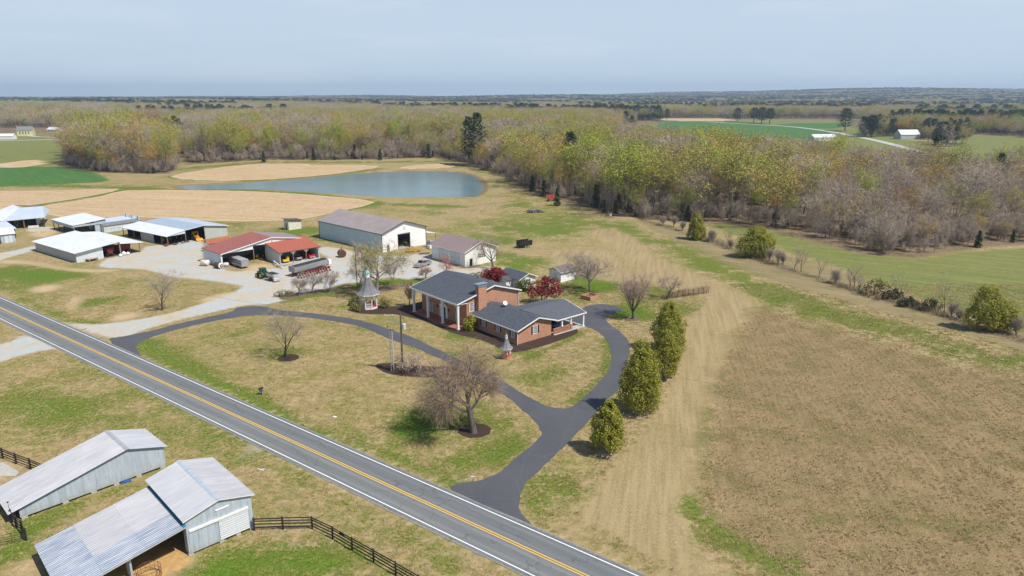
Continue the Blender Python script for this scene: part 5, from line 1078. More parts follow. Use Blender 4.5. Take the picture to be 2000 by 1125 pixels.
# trailers out on the grass
dt = thing('dump_trailer', 'black high sided dump trailer parked alone on the grass', 'trailer', A3(1024, 483), R(34))
b = MB(); b.box(-2.3,2.3,-1.15,-1.07,.75,2.35); b.box(-2.3,2.3,1.07,1.15,.75,2.35); b.box(-2.3,-2.22,-1.07,1.07,.75,2.35); b.box(-2.3,2.3,-1.07,1.07,.7,.8)
for s in (-1,1):
    for i in range(6): b.box(-2.2+i*.86,-2.08+i*.86,s*1.17-.03,s*1.17+.03,.75,2.35)
b.build('body', M['black'], dt); b = MB(); b.box(2.22,2.3,-1.07,1.07,.75,1.35); b.build('tailgate', basic('reddish_gate', (.16,.05,.045), (.08,.03,.03), 3.), dt)
b = MB(); b.bar((-2.3,-.5,.65),(-3.7,0,.55),.1); b.bar((-2.3,.5,.65),(-3.7,0,.55),.1); b.box(-2.2,2.2,-.5,.5,.55,.7); b.build('chassis', M['black'], dt)
for x in (-.2,.7):
    for s in (-1,1): wheel(dt, (x,s*.98,.38), .38, .24)
ft = thing('flatbed_trailer', 'low dark flatbed trailer parked on the grass below the pond', 'trailer', A3(1043, 415), R(12))
b = MB(); b.box(-2.8,2.8,-1.1,1.1,.5,.62); b.box(-2.8,2.8,-1.12,-1.05,.62,.95); b.box(-2.8,2.8,1.05,1.12,.62,.95); b.build('deck', basic('grey_black_steel', (.06,.06,.065), (.12,.12,.12), 2.), ft)
b = MB(); b.prism([(2.8,-1,.6),(2.8,1,.6),(4.6,1,.1),(4.6,-1,.1)], (0,0,.08)); b.build('ramp', bpy.data.materials['grey_black_steel'], ft); b = MB(); b.bar((-2.8,0,.55),(-4.6,0,.5),.12); b.build('drawbar', M['black'], ft)
b = MB(); b.box(-1.2,.2,-.7,.7,.62,1.25); b.box(-.2,.6,-.4,.4,.62,1.5); b.build('load', M['steel_dull'], ft)
for x in (-.5,.5):
    for s in (-1,1): wheel(ft, (x,s*1.2,.4), .4, .22)
hw = thing('hay_wagon', 'faded red slat sided hay wagon at the edge of the wood', 'wagon', A3(1078, 392.5), R(25))
b = MB(); b.box(-2.2,2.2,-1.2,1.2,.9,1.05); b.build('floor', M['red_dull'], hw); redw = basic('orange_red_paint', (.5,.09,.06), (.38,.07,.05), 3., .6)
for s in (-1,1):
    for z in (1.2,1.6,2.0,2.4): b = MB(); b.prism([(-2.3,s*1.2+s*.15*(z-1.05),z),(2.3,s*1.2+s*.15*(z-1.05),z),(2.3,s*1.2+s*.15*(z-1.05),z+.26),(-2.3,s*1.2+s*.15*(z-1.05),z+.26)], (0,.06,0)); b.build('slat', redw, hw)
for x in (-2.2,-.7,.7,2.2):
    for s in (-1,1): b = MB(); b.bar((x,s*1.25,1.0),(x,s*1.48,2.75),.09); b.build('stake', redw, hw)
b = MB(); b.bar((-2.2,0,.7),(-3.8,0,.6),.12); b.build('drawbar', M['rust'], hw)
for x in (-1.4,1.4):
    for s in (-1,1): wheel(hw, (x,s*.9,.45), .45, .22)
for nm, lb, px, py, mm, r, h in (('white_drum','white drum dumped at the edge of the wood',1192,421.5,'tank_white',.5,.9),('blue_barrel','dark blue barrel dumped at the edge of the wood',1211,422.5,'blue',.55,1.3)):
    t = thing(nm, lb, 'drum', A3(px, py)); b = MB(); b.lathe([(r,0),(r,h*.33),(r*1.04,h*.35),(r,h*.37),(r,h*.66),(r*1.04,h*.68),(r,h*.7),(r,h)], 14); b.build('shell', M[mm], t); b = MB(); b.lathe([(r*.95,h),(r*.95,h+.03)], 14); b.build('lid', M['steel_dull'], t)
t = thing('rusty_trough', 'rusty trough lying between the white drum and the blue barrel', 'trough', A3(1201, 422.5), R(5)); b = MB(); loft(b, [(1.1,.3,.5,.2,.8),(-1.1,.3,.5,.2,.8)]); b.build('basin', M['rust'], t); b = MB(); b.box(-.9,-.7,-.3,.3,0,.2); b.box(.7,.9,-.3,.3,0,.2); b.build('foot', M['rust'], t)
# left sheds: machines under the roofs
def grain_wagon(label, loc, rz, m):
    t = thing('grain_wagon', label, 'wagon', loc, rz); b = MB(); loft(b, [(1.9,.55,1.15,.9,2.4),(-1.9,.55,1.15,.9,2.4)]); b.build('hopper', m, t); b = MB(); b.box(-1.95,1.95,-1.2,1.2,2.4,2.5); b.build('hopper_rim', m, t)
    b = MB(); b.box(-1.7,1.7,-.45,.45,.7,.85); b.bar((1.7,0,.75),(3.1,0,.5),.12); b.build('chassis', M['black'], t)
    for x in (-1.3,1.3):
        for s in (-1,1): wheel(t, (x,s*.85,.5), .5, .3, m)
    return t
grain_wagon('dark red grain wagon under the near end of the white roofed shed', in_frame(bs, 25.6, 9.4), bsA+R(10), basic('deep_red_paint', (.22,.02,.02), (.14,.016,.015), 3., .5))
grain_wagon('rust red grain wagon under the open lean to of the white roofed shed', in_frame(bs, 24.6, 14.6), bsA+R(95), basic('rust_red_paint', (.26,.06,.035), (.15,.04,.03), 3., .7))
for k, (u, v, h) in enumerate(((28.6,12.9,1.1),(29.0,13.9,.8),(29.3,11.6,.7))):
    lb = ('tallest of the white bulk bags by the shed post','middle white bulk bag slumped by the shed post','small white bulk bag left of the shed post')[k]
    t = thing('bulk_bag', lb, 'bag', in_frame(bs, u, v), R(20*k), 'bulk bags by the shed post'); b = MB(); b.lathe([(.35,0),(.55,.12),(.58,h*.5),(.5,h*.85),(.2,h),(.05,h+.1)], 10); b.build('sack', M['tank_white'], t, True); b = MB(); b.bar((-.2,0,h),(0,0,h+.22),.05); b.bar((.2,0,h),(0,0,h+.22),.05); b.build('strap', M['greywall'], t)
bh = thing('backhoe_loader', 'yellow backhoe loader parked in the blue roofed bay', 'backhoe', in_frame(gs, 10.6, 1.8), R(55-100))
b = MB(); loft(b, [(2.3,.4,.36,.8,1.35),(.7,.5,.45,.8,1.5),(-1.2,.5,.45,.7,1.1)]); b.build('body', M['orange'], bh); b = MB()
for x in (.6,-1.0):
    for s in (-1,1): b.bar((x,s*.6,1.2),(x,s*.6,2.6),.1)
b.build('cab_frame', M['orange'], bh); b = MB(); b.box(-1.2,.8,-.75,.75,2.6,2.75); b.build('cab_roof', M['orange'], bh)
b = MB(); b.bar((-1.3,0,.9),(-2.2,0,2.5),.28); b.bar((-2.2,0,2.5),(-2.9,0,1.2),.22); b.build('boom', M['orange'], bh); b = MB(); loft(b, [(-2.6,.3,.3,.5,1.2),(-3.2,.3,.3,.6,.9)]); b.build('hoe_bucket', M['rust'], bh)
b = MB(); b.bar((1.2,.55,1.2),(2.9,.55,.5),.16); b.bar((1.2,-.55,1.2),(2.9,-.55,.5),.16); b.build('loader_arm', M['orange'], bh); b = MB(); loft(b, [(2.9,1.05,1.05,.2,.9),(3.5,1.05,1.05,.15,.3)]); b.build('loader_bucket', M['orange'], bh)
for s in (-1,1): wheel(bh, (-.7,s*.85,.75), .75, .42, M['orange']); wheel(bh, (1.7,s*.8,.48), .48, .3, M['orange'])
tractor('dim green tractor deep inside the blue roofed shed', in_frame(gs, 8.2, 7.), R(55-80)); tractor('green tractor at the back of the white lean to bay', in_frame(gs, 3.2, 6.), R(55-90))
tractor('green tractor in shadow under the pale roofed shed at far left', in_frame(lb_, 3., 3.2), R(-50))
fw = thing('flat_wagon', 'low wooden flat wagon standing against the white roofed shed', 'wagon', A3(180, 509.5), ang((171,510),(190,506)))
b = MB()
for i in range(6): b.box(-1.5,1.5,-.72+i*.245,-.72+i*.245+.22,.7,.78)
b.build('deck', basic('pale_planks', (.45,.38,.28), (.33,.27,.2), 2., .85), fw); b = MB(); b.box(-1.45,1.45,-.7,.7,.5,.68)
for x in (-1.1,1.1): b.bar((x,-.5,.3),(x,.5,.3),.1); b.bar((x,0,.3),(x,0,.55),.1)
b.build('frame', M['rust'], fw)
for x in (-1.1,1.1):
    for s in (-1,1): wheel(fw, (x,s*.55,.3), .3, .15)
for k, (u, v, sx, h, mm, lb) in enumerate(((2.,-.6,.9,.6,'rust','rusty crate left in front of the white lean to'),(3.6,-.5,.7,.5,'greywall','grey block of scrap before the white lean to'),(4.8,-.4,.8,.7,'wood','weathered wooden box before the white lean to'),(7.4,-.4,1.1,.5,'concrete','pale concrete trough before the blue roofed bay'),(-.9,-.4,.7,.8,'rust','rusty drum frame at the lean to corner post'))):
    t = thing('scrap_box', lb, 'box', in_frame(gs, u, v), R(15*k)); b = MB(); b.box(-sx/2,sx/2,-.35,.35,.0,.08); b.box(-sx/2,sx/2,-.35,-.28,.08,h); b.box(-sx/2,sx/2,.28,.35,.08,h); b.box(-sx/2,-sx/2+.07,-.28,.28,.08,h); b.box(sx/2-.07,sx/2,-.28,.28,.08,h); b.build('crate', M[mm], t)
pl = thing('white_boat_hull', 'long cream water trough before the pale roofed shed', 'trough', in_frame(lb_, 8.4, -1.2), R(25)); pl.name = 'water_trough'
b = MB(); b.box(-1.6,1.6,-.5,.5,.1,.9); b.build('basin', M['offwhite'], pl); b = MB(); b.box(-1.5,-1.2,-.4,.4,0,.1); b.box(1.2,1.5,-.4,.4,0,.1); b.build('foot', M['concrete'], pl)
# --- gazebo
gz = thing('gazebo', 'white eight sided garden gazebo with tall grey bell roof and green cupola', 'gazebo', A3(721, 600.5), R(10))
oct_ = lambda r, z, k: (r*math.cos(R(22.5+45*k)), r*math.sin(R(22.5+45*k)), z)
b = MB(); b.lathe([(2.05,0),(2.05,.4)], 8, a0=R(22.5)); b.build('base', M['trim'], gz); b = MB(); b.lathe([(1.98,.402),(1.98,.43)], 8, a0=R(22.5)); b.build('floor', M['redfloor'], gz)
for k in range(8):
    b = MB(); p = Vector(oct_(1.85,0,k)); b.box(p.x-.1,p.x+.1,p.y-.1,p.y+.1,.42,3.35); b.box(p.x-.14,p.x+.14,p.y-.14,p.y+.14,2.1,2.25); b.build('post', M['trim'], gz)
for k in range(8):
    p, q = Vector(oct_(1.85,0,k)), Vector(oct_(1.85,0,k+1)); b = MB()
    n = 10; L = (q-p).length                         # arched valance between the posts
    for i in range(n):
        s0, s1 = i/n, (i+1)/n; za, zb = (3.3-.85*abs(2*s0-1)**2.2), (3.3-.85*abs(2*s1-1)**2.2)
        a_, c_ = p.lerp(q, s0), p.lerp(q, s1); nn = (q-p).cross(Vector((0,0,1))).normalized()*.05
        b.prism([(a_.x,a_.y,za),(c_.x,c_.y,zb),(c_.x,c_.y,3.4),(a_.x,a_.y,3.4)], nn)
    b.build('valance', M['trim'], gz)
    if k != 6:
        b = MB(); b.bar((p.x,p.y,1.3),(q.x,q.y,1.3),.08); b.bar((p.x,p.y,.58),(q.x,q.y,.58),.08)
        for i in range(5):
            for s in (0, 1):
                a_ = p.lerp(q, (i+s)/5); c_ = p.lerp(q, (i+1-s)/5); b.bar((a_.x,a_.y,.6),(c_.x,c_.y,1.28),.05)
        b.build('railing', M['trim'], gz)
b = MB(); b.lathe([(2.72,3.28),(2.72,3.42)], 8, a0=R(22.5)); b.build('eave', M['trim'], gz)
prof = [(2.7,3.43),(2.25,3.72),(1.85,4.15),(1.45,4.8),(1.1,5.6),(.8,6.4),(.58,7.05)]
b = MB(); b.lathe(prof, 8, a0=R(22.5)); b.build('roof', M['shingle_gray'], gz)
for k in range(8): b = MB(); b.tube([oct_(r+.02,z+.02,k) for r, z in prof], .05, 5); b.build('hip_rib', basic('hip_grey', (.24,.24,.245), (.18,.18,.185)) if k == 0 else bpy.data.materials['hip_grey'], gz)
b = MB(); b.lathe([(.52,7.05),(.52,7.95)], 8, a0=R(22.5)); b.build('cupola', M['white'], gz); b = MB(); b.lathe([(.66,7.95),(.6,8.15),(.45,8.4),(.2,8.62),(.06,8.75),(.03,9.0)], 8, a0=R(22.5)); b.build('cupola_dome', M['verdigris'], gz)
b = MB(); b.box(-.5,.5,-.45,.45,.44,1.1); b.build('bench', M['redfloor'], gz); bpy.data.objects['bench'].location = (.6,.9,0)
# --- flag
fp = A3(699.5, 589); FPH = 13.1
f_ = thing('flagpole', 'tall dark flagpole with silver ball top behind the white gazebo', 'flagpole', fp)
b = MB(); b.tube([(0,0,0),(0,0,6),(0,0,FPH)], [.11,.09,.06], 10); b.build('pole', M['black'], f_); b = MB(); b.lathe([(.01,0),(.14,.06),(.17,.16),(.14,.26),(.01,.32)], 12, 0, (0,0,FPH)); b.build('finial', basic('pale_blue_ball', (.4,.5,.55), (.33,.42,.48), 3., .3, .5), f_); b = MB(); b.lathe([(.25,0),(.25,.15)], 10); b.build('base', M['concrete'], f_)
fl = thing('flag', 'stars and stripes flag hanging from the tall dark flagpole', 'flag', (fp[0], fp[1], FPH-.5))
FW, FH = 2.1, 1.45
def fpt(s, t, o=0.):     # hangs half slack in a light breeze
    x = s*FW*.62+.1; y = .22*math.sin(s*7+t*1.5)*s-.2*s+o; z = -t*FH*.98-s*s*.75-s*.35
    return (x*.9+y*.2, y, z)
wcol, rcol, bcol = basic('flag_white', (.75,.74,.72), (.68,.67,.66)), basic('flag_red', (.5,.03,.045), (.42,.025,.04)), basic('flag_blue', (.02,.035,.16), (.018,.03,.13))
for i in range(13):
    b = MB(); t0, t1 = i/13, (i+1)/13; s_min = .4 if i < 7 else 0; n = 10
    v = [fpt(s_min+(1-s_min)*k/n, t) for k in range(n+1) for t in (t0, t1)]; b.add(v, [(2*k,2*k+1,2*k+3,2*k+2) for k in range(n)]); b.build('stripe', rcol if i % 2 == 0 else wcol, fl)
b = MB(); n = 6; v = [fpt(.4*k/n, 7/13*j/n) for k in range(n+1) for j in range(n+1)]; b.add(v, [(k*(n+1)+j, k*(n+1)+j+1, (k+1)*(n+1)+j+1, (k+1)*(n+1)+j) for k in range(n) for j in range(n)]); ca = b.build('canton', bcol, fl)
b = MB()
for r_ in range(9):
    for c_ in range(6 if r_ % 2 == 0 else 5):
        s = .4*(c_+(.5 if r_ % 2 == 0 else 1.0))/6; t = 7/13*(r_+.7)/9.4
        for o in (-.006,.006): p = Vector(fpt(s, t, o)); b.add([(p.x+.035*math.cos(a),p.y,p.z+.035*math.sin(a)) for a in [R(90+72*k) for k in range(5)]], [(0,1,2,3,4)])
b.build('stars', wcol, ca)['kind'] = 'stuff'
# --- little gazebo shaped bird house on a brick base
bd = thing('bird_house', 'miniature gazebo bird house with grey bell roof on a red brick base', 'bird house', A3(989, 700), R(12))
b = MB(); b.lathe([(.85,0),(.85,.75),(.9,.76),(.9,.85)], 8); b.build('brick_base', M['brick'], bd); b = MB(); b.lathe([(.95,.86),(.95,1.0)], 8); b.build('floor', M['redfloor'], bd)
for k in range(8): b = MB(); a = R(45*k); b.box(.78*math.cos(a)-.06,.78*math.cos(a)+.06,.78*math.sin(a)-.06,.78*math.sin(a)+.06,1.0,2.0); b.build('post', M['trim'], bd)
b = MB(); b.lathe([(1.2,1.98),(1.2,2.08)], 8); b.build('eave', M['trim'], bd); b = MB(); b.lathe([(1.2,2.09),(.95,2.3),(.68,2.75),(.45,3.3),(.28,3.85)], 8); b.build('roof', M['shingle_gray'], bd)
b = MB(); b.lathe([(.24,3.85),(.24,4.3)], 8); b.build('cupola', M['white'], bd); b = MB(); b.lathe([(.3,4.3),(.22,4.45),(.06,4.6),(.03,4.95)], 8); b.build('cupola_dome', M['verdigris'], bd)
# --- poles and wires
pp = A3(787, 728)
up = thing('utility_pole', 'brown wooden utility pole with crossarm and grey transformer', 'utility pole', pp)
b = MB(); b.tube([(0,0,0),(0,0,10.7)], [.17,.12], 10); b.build('pole', M['pole'], up)
b = MB(); b.bar((-2.7,0,10.3),(.15,.05,10.3),.1,.12); b.build('crossarm', M['greywall'], up); b = MB(); b.bar((-2.3,-.4,9.5),(.1,0,9.5),.08,.1); b.build('crossarm', M['steel_dull'], up)
b = MB(); b.lathe([(.05,0),(.33,.02),(.33,.95),(.3,1.02),(.05,1.08)], 14, 0, (.55,-.1,7.9)); b.build('transformer', M['tank_blue'] if False else basic('pale_grey_enamel', (.55,.58,.6), (.45,.48,.5), 3., .4), up)
b = MB(); b.bar((0,0,8.5),(.4,-.1,8.5),.1); b.build('bracket', M['steel_dull'], up)
for x in (-2.6,-1.4): b = MB(); b.lathe([(.06,0),(.09,.08),(.04,.2)], 8, 0, (x,0,10.36)); b.build('insulator', M['tank_white'], up)
p2 = A3(767, 725)
mp_ = thing('meter_poles', 'twin pale service poles with meter heads beside the wooden utility pole', 'pole', p2)
for x in (-.22,.2):
    b = MB(); b.tube([(x,0,0),(x*.9,0,8.0+x)], [.1,.08], 8); b.build('pole', M['steel_dull'] if x < 0 else basic('pale_pole', (.5,.48,.45), (.4,.38,.36)), mp_)
b = MB(); b.bar((-.5,0,7.6),(.45,0,7.6),.08); b.bar((-.35,-.1,8.1),(-.6,-.1,8.4),.1); b.build('bracket', M['black'], mp_); b = MB(); b.box(-.2,.25,-.25,-.1,1.3,2.0); b.build('meter_box', M['steel_dull'], mp_)
def wire(label, p, q, sag, r=.012):
    p, q = Vector(p), Vector(q); path = [p.lerp(q, i/16)-Vector((0,0,sag*4*(i/16)*(1-i/16))) for i in range(17)]
    b = MB(); b.tube(path, r, 4, cap=False); return tag(b.build('power_line', M['wire']), label, 'power line')
M['wire'] = basic('weathered_wire', (.16,.16,.16), (.12,.12,.12))
P0 = Vector(pp)
wire('thin wire from the pole top across the drive and field', P0+Vector((0,0,10.5)), (75.,66.,9.5), 2.2, .014)
wire('thin wire from the pole crossarm toward the gravel yard', P0+Vector((-2.6,0,10.5)), (-95.,150.,10.), 2.0, .014)
wire('guy wire from the pole top to the lawn', P0+Vector((.1,0,10.4)), (*at(802,646),.1), .05, .02)
wire('service wire from the pole to the twin meter poles', P0+Vector((0,0,9.4)), Vector(p2)+Vector((0,0,7.9)), .15)
# --- mailbox
mb_ = thing('mailbox', 'black roadside mailbox with a blue newspaper tube', 'mailbox', A3(511, 771), RA)
b = MB(); b.box(-.06,.06,-.06,.06,0,1.0); b.bar((0,-.05,.6),(0,.4,1.0),.08); b.build('post', M['black'], mb_)
b = MB(); b.prism([(-.13,-.35,1.0),(.13,-.35,1.0),(.13,-.35,1.15),(.09,-.35,1.24),(0,-.35,1.28),(-.09,-.35,1.24),(-.13,-.35,1.15)], (0,.75,0)); b.build('box', basic('dark_maroon', (.05,.02,.02), (.03,.012,.012)), mb_)
b = MB(); b.box(-.1,.1,-.3,.3,.62,.8); b.build('newspaper_tube', M['blue'], mb_); b = MB(); b.box(.131,.15,-.1,.12,1.15,1.35); b.build('flag_arm', M['red'], mb_)
# --- fences
def fence(label, P, rails=(.38,.76,1.12,1.42), h=1.55, name='rail_fence'):
    t = thing(name, label, 'fence', (P[0][0], P[0][1], 0)); o = Vector(P[0]); r = random.Random(len(P))
    Q = [Vector((p[0], p[1]))-o for p in P]
    for q in Q:
        b = MB(); k = r.uniform(-.03,.05); b.box(q.x-.085,q.x+.085,q.y-.085,q.y+.085,0,h+k); b.build('post', M['creosote'], t)
    for a, c in zip(Q[:-1], Q[1:]):
        d = (c-a).normalized()*.06; 
        for z in rails:
            b = MB(); b.bar((a.x+d.x,a.y+d.y,z+r.uniform(-.03,.03)),(c.x-d.x,c.y-d.y,z+r.uniform(-.03,.03)),.05,.13); b.build('rail', M['creosote'], t)
    return t
FP = pts([(497,1036),(553,1034),(610,1033),(650,1052),(688,1074.5),(730,1098),(773,1123)]); d = Vector(FP[-1])-Vector(FP[-2]); FP += [tuple(Vector(FP[-1])+d*k) for k in (1,2,3)]
fence('black rail fence running from the tall tin barn along the road', FP)
sg = thing('fence_plate', 'small dark plate wired to the black rail fence', 'plate', A3(669, 1062, 0)); b = MB(); b.box(-.4,.4,-.02,.02,.95,1.35); b.build('panel', M['tarp'], sg); sg.rotation_euler = (0,0,R(-37)); b = MB(); b.box(-.3,.3,.02,.04,1.05,1.1); b.build('batten', M['black'], sg)
FL = pts([(-60,868),(-28,881),(6,895.5),(32,906),(60,916.5),(88,928)]); fence('black rail fence at the far side of the low tin barn', FL)
fence('short black rail fence curving from the low tin barn to the gate', pts([(20,1004),(24,1020),(33,1031),(45,1041),(52,1056)]))
gt = thing('field_gate', 'dark tubular metal field gate at the left edge', 'gate', A3(51, 1057), ang((51,1057),(2,1068)))
for z in (.25,.5,.75,1.0,1.3): b = MB(); b.cyl((.1,0,z),(3.6,0,z),.022,6); b.build('rail', M['gate'] if 'gate' in M else M.setdefault('gate', basic('dark_gate_paint', (.03,.045,.035), (.02,.03,.025))), gt)
for x in (.1,1.2,2.4,3.6): b = MB(); b.cyl((x,0,.22),(x,0,1.32),.025,6); b.build('upright', M['gate'], gt)
hf = thing('hay_feeder', 'rusty ring hay feeder under the edge of the tin lean to', 'hay feeder', in_frame(bB, -4.1, -.6), R(44))
for z in (.1,.5,1.05): b = MB(); b.tube([(1.1*math.cos(R(15*k)),1.1*math.sin(R(15*k)),z) for k in range(25)], .025, 5, cap=False); b.build('hoop', M['rust'], hf)
for k in range(16): a = R(22.5*k); b = MB(); b.cyl((1.1*math.cos(a),1.1*math.sin(a),0),(1.1*math.cos(a),1.1*math.sin(a),1.1),.02,5); b.build('bar', M['rust'], hf)
sheet('concrete_pad', pts([(-30,903),(5,903),(38,922),(30,930),(-30,930)]), .02, M['concrete'])
# --- brick planter
bp_ = thing('brick_planter', 'square red brick planter box built round a bare tree', 'planter', A3(1134, 583.5), R(-45))
b = MB(); wall(b,(0,0),(2.9,0),.95,(),.25); wall(b,(2.9,.25),(2.9,2.85),.95,(),.25); wall(b,(2.9,3.1),(0,3.1),.95,(),.25); wall(b,(0,2.85),(0,.25),.95,(),.25); b.build('wall', M['brick'], bp_)
b = MB(); b.box(.25,2.65,.25,2.85,.3,.6); b.build('soil', basic('soil', (.16,.13,.07), (.1,.09,.04), 3., .95), bp_)
# --- small white things on the lawn
for nm, lb, x, y, w, l_, h in (('valve_cover','square white utility cover set in the front lawn',654,814.5,.55,.4,.06),('fallen_sign','small white board lying near the drive entrance',923,931.5,.5,.15,.08),('pale_stick','pale forked branch lying on the verge below the road',509,918,.9,.12,.1)):
    t = thing(nm, lb, 'lid' if nm == 'valve_cover' else ('board' if nm == 'fallen_sign' else 'branch'), A3(x, y, .0), R(-20)); b = MB(); b.box(-w/2,w/2,-l_/2,l_/2,0,h); b.build('slab', M['tank_white'], t)
    if nm == 'pale_stick': b = MB(); b.bar((0,0,.06),(.4,.3,.1),.07); b.build('fork', M['tank_white'], t)
sw = thing('garden_swing', 'white garden swing half hidden behind the right red maple', 'swing', A3(1079, 573), R(-50))
b = MB()
for s in (-1,1): b.bar((s*1.2,-.6,0),(s*1.2,0,2.1),.1); b.bar((s*1.2,.6,0),(s*1.2,0,2.1),.1)
b.bar((-1.3,0,2.1),(1.3,0,2.1),.1); b.build('frame', M['white'], sw); b = MB(); b.box(-.8,.8,-.3,.3,.5,.56); b.box(-.8,.8,.25,.3,.56,1.1); b.build('seat', M['white'], sw)
# --- far houses and barns
def small_house(name, label, cat, loc, rz, L, D, he, hr, wm, rm, win=(), chim=False):
    t = thing(name, label, cat, loc, rz); b = MB(); wall(b,(0,0),(L,0),he,(),.15); wall(b,(L,.15),(L,D-.15),[(0,he),(D/2-.15,hr-.15),(D-.3,he)],(),.15); wall(b,(L,D),(0,D),he,(),.15); wall(b,(0,D-.15),(0,.15),[(0,he),(D/2-.15,hr-.15),(D-.3,he)],(),.15); b.build('wall', wm, t)
    roof_slab('roof', [(-.4,-.4,he-.05),(L+.4,-.4,he-.05),(L+.4,D/2,hr),(-.4,D/2,hr)], rm, t); roof_slab('roof', [(L+.4,D+.4,he-.05),(-.4,D+.4,he-.05),(-.4,D/2,hr),(L+.4,D/2,hr)], rm, t)
    for u in win: b = MB(); b.box(u-.5,u+.5,-.04,-.002,he*.35,he*.8); b.build('window', M['glass'], t)
    if chim: b = MB(); b.box(-.9,-.02,D/2-.8,D/2+.8,0,hr+1.2); b.build('chimney', M['brick'], t)
    return t
cream = basic('yellow_siding', (.62,.55,.30), (.55,.48,.26), 1., .7)
small_house('farmhouse', 'yellow farmhouse with a brick chimney behind the far road', 'house', A3(34, 266), R(20), 16, 12, 6.5, 11, cream, M['shingle_gray'], (3,6,9,12), True)
small_house('bungalow', 'low white bungalow to the right of the yellow farmhouse', 'house', A3(92, 259), R(-20), 18, 10, 4, 7, M['white'], M['roof_white'], (4,8,12))
small_house('metal_barn', 'far barn with a bright white metal roof above the left grove', 'barn', A3(132, 253), R(8), 24, 16, 4.5, 10, M['wood_red'], M['roof_white'])
small_house('white_shed', 'far white shed at the left edge of the distant woods', 'shed', A3(16, 221.5), R(5), 38, 20, 8, 13, M['white'], M['roof_white'])
small_house('poultry_house', 'long far grey white poultry house at the distant left', 'shed', A3(33, 221.5), R(3), 105, 18, 6, 11, M['galv_light'], M['roof_pale'])
small_house('white_bungalow', 'long white building by the pale road across the right wood', 'house', A3(1590, 275), R(10), 26, 11, 3.5, 6.5, M['white'], M['roof_white'], (4,9,15,21))
small_house('gambrel_barn', 'white roofed barn among trees behind the right wood', 'barn', A3(1759, 272), R(5), 22, 13, 5, 10, M['greywall'], M['roof_white'])
small_house('roadside_shed', 'tiny white roofed shed by the road at the far left edge', 'shed', A3(-6, 272.5), R(10), 16, 9, 3.5, 6, M['white'], M['roof_white'])
M['farroad'] = asphalt('pale_road', (.40,.40,.38), (.44,.44,.42), (.5,.5,.48))
def ribbon(name, P, w, z, m):
    P = smooth_poly(P, 4, False); b = MB(); vs = []
    for i, p in enumerate(P):
        d = Vector(P[min(i+1,len(P)-1)])-Vector(P[max(i-1,0)]); n = Vector((-d.y,d.x)).normalized()*w/2; q = Vector(p); vs += [(q.x+n.x,q.y+n.y,z),(q.x-n.x,q.y-n.y,z)]
    b.add(vs, [(2*i,2*i+1,2*i+3,2*i+2) for i in range(len(P)-1)]); o = b.build(name, m); o['kind'] = 'structure'
    for p in o.data.polygons:
        if p.normal.z < 0: p.flip()
ribbon('far_road', pts([(-120,279),(0,275),(120,272.5),(260,270)]), 9, .1, M['farroad'])
ribbon('far_road', pts([(1380,238),(1480,243.5),(1550,248),(1620,257),(1700,272),(1790,294),(1850,309),(1900,326),(1990,350)]), 9, .1, M['farroad'])
ribbon('driveway', pts([(40,262.5),(70,267),(100,268),(130,272)]), 6, .12, M['farroad'])
# ================================================================== trees
def plant_mat(name, cols, scale=.25, rough=.8, spec=.2, trans=0.):
    """twigs and leaves: a tint per plant, uneven from clump to clump"""
    m, n, l, b = mat(name); oi = n.new("ShaderNodeObjectInfo"); t = n.new("ShaderNodeTexCoord")
    cr = n.new("ShaderNodeValToRGB"); l.new(oi.outputs["Random"], cr.inputs[0]); e = cr.color_ramp.elements
    while len(e) < len(cols): e.new(.5)
    for i, c in enumerate(cols): e[i].position = i/(max(1, len(cols)-1)); e[i].color = (*c, 1)
    f = noise(n, l, t.outputs["Object"], scale, 3, .6); g = n.new("ShaderNodeNewGeometry")
    col = mixc(n, l, mrange(n, l, f, .35, .65), cr.outputs[0], mixc(n, l, 1., cr.outputs[0], (1.35, 1.3, 1.15), 'MULTIPLY'))
    col = mixc(n, l, mrange(n, l, g.outputs["Random Per Island"], 0, 1, 0, .32), col, mixc(n, l, 1., col, (.62, .62, .6), 'MULTIPLY'))
    l.new(col, b.inputs["Base Color"]); b.inputs["Roughness"].default_value = rough; b.inputs["Specular IOR Level"].default_value = spec
    if trans:
        tr = n.new("ShaderNodeBsdfTranslucent"); l.new(col, tr.inputs[0]); ms = n.new("ShaderNodeMixShader"); ms.inputs[0].default_value = trans
        l.new(b.outputs[0], ms.inputs[1]); l.new(tr.outputs[0], ms.inputs[2]); l.new(ms.outputs[0], n["Material Output"].inputs[0])
    return m
M['bark'] = basic('grey_bark', (.17,.145,.125), (.10,.085,.075), 2., .9, streak=(4,4,.7), rnd=.2)
M['bark_dark'] = basic('dark_bark', (.085,.07,.06), (.05,.042,.036), 2., .9, streak=(4,4,.7), rnd=.2)
M['bark_tan'] = basic('pale_bark', (.25,.215,.18), (.16,.135,.115), 2., .9, streak=(4,4,.7), rnd=.2)
